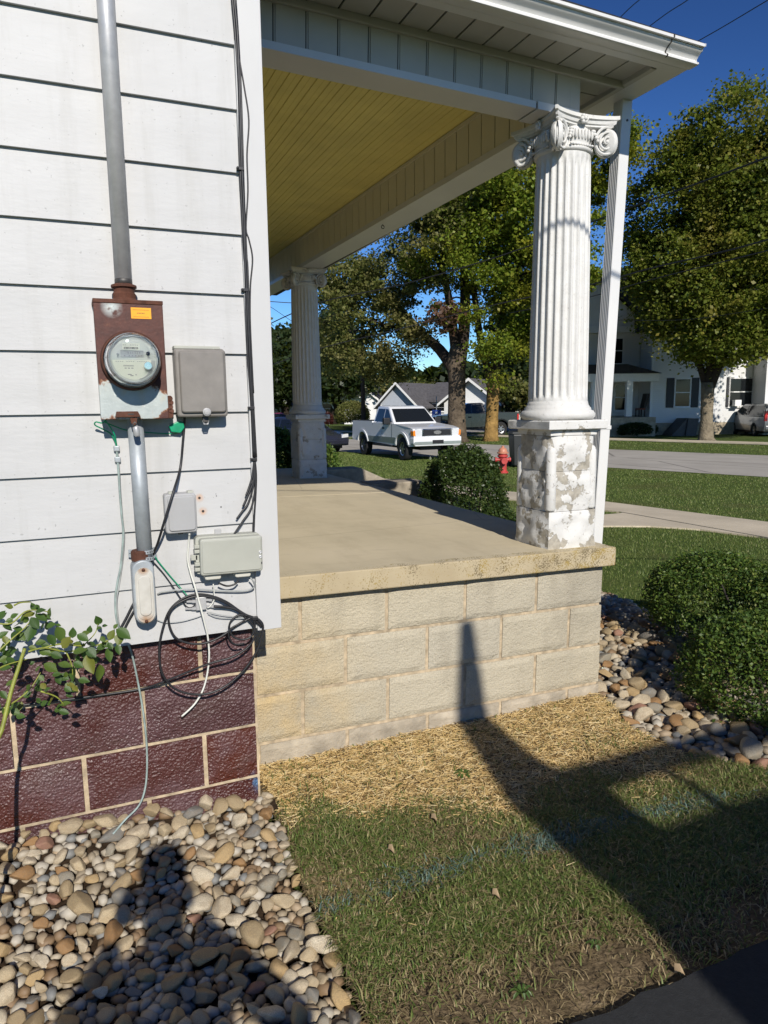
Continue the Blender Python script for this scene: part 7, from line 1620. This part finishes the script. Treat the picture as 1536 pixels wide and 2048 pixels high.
ph = thing('phone', 'phone held up by the person behind the camera', 'phone', (PX, PY+0.285, 1.36)); MB().rbox(PX-0.037, PX+0.037, PY+0.278, PY+0.287, 1.36, 1.51, 0.010).build('case', 'plastic_black', ph)

YW = -5.2; kz_ = math.tan(SUN_EL)/math.cos(SUN_AZ); ka_ = math.tan(SUN_AZ)
def caster(x, y, z=0.0):                                        # point of the made-up wagon front that shades the ground point
    return (x-ka_*(y-YW), z+(y-YW)*kz_)
wg = thing('shadow_wagon', 'made-up wooden wagon behind the camera, shaped to cast the lawn shadow', 'wagon', (2.2, YW, 0.0))
post = [caster(*p) for p in [(0.769, -1.376), (0.80, -1.0), (0.797, -0.30), (0.955, 0.385), (0.975, 0.395, 0.50), (1.045, 0.395, 0.515), (1.135, 0.37), (1.10, -0.03), (1.125, -0.155), (1.111, -0.338), (1.20, -0.40), (1.182, -0.60), (1.19, -0.66)]]
xl = post[0][0]; zt0 = caster(1.19, -0.66)[1]
MB().prism(post+[(post[-1][0], zt0-0.4), (xl, zt0-0.5)], 'y', YW-0.03, YW).build('corner_stake', 'wood_board', wg)
zr0, zr1 = caster(1.5, -0.37)[1], caster(1.5, -0.172)[1]
MB().box(post[8][0]-0.02, 3.6, YW-0.025, YW+0.005, zr0, zr1).build('top_rail', 'wood_board', wg)
mu = caster(1.512, -0.5)[0]; MB().box(mu-0.012, mu+0.03, YW-0.028, YW+0.002, zt0-0.3, zr0+0.02).build('stake', 'wood_board', wg)
nb_ = 10; zz0 = 0.55
for i in range(nb_):
    za = zz0+(zt0-zz0)*i/nb_; MB().box(xl+0.004, 3.6, YW-0.022+0.002*(i % 2), YW+0.004, za, zz0+(zt0-zz0)*(i+1)/nb_+0.004).build('board', 'wood_board', wg)
MB().box(xl+0.02, 3.6, YW-3.0, YW-0.03, 0.50, 0.60).build('deck', 'wood_board', wg); MB().box(xl+0.02, 3.6, YW-0.5, YW-0.03, 0.0, 0.5).build('front_skirt', 'wood_board', wg)
for (x_, y_) in ((xl+0.25, YW-0.7), (3.3, YW-0.7), (xl+0.25, YW-2.4), (3.3, YW-2.4)): MB().tube([(x_-0.1, y_, 0.33), (x_+0.1, y_, 0.33)], 0.32, 20).build('wheel', 'rubber', wg)

# unseen wire added to shade column and downspout; its run and ends are made up
s1 = on_y(1120, 425, 0.415); s2 = on_y(1232, 550, 0.575); sdv = np.array(SD)
ga, gb_ = s1-3.2*sdv, s2-3.2*sdv; dv_ = (gb_-ga)/np.linalg.norm(gb_-ga)
w0 = ga-dv_*((5.55-ga[2])/-dv_[2]) if abs(dv_[2]) > 0.05 else ga-dv_*3; w1 = gb_+dv_*((gb_[2]-0.05)/-dv_[2])
gwire = MB().tube([w0, ga, gb_, w1], 0.011, 6).build('shadow_wire', 'wire', None, tuple(w1), smooth=True); tag(gwire, 'unseen wire added for its thin shadow across the near column shaft', 'wire')
print('guy', w0, w1)
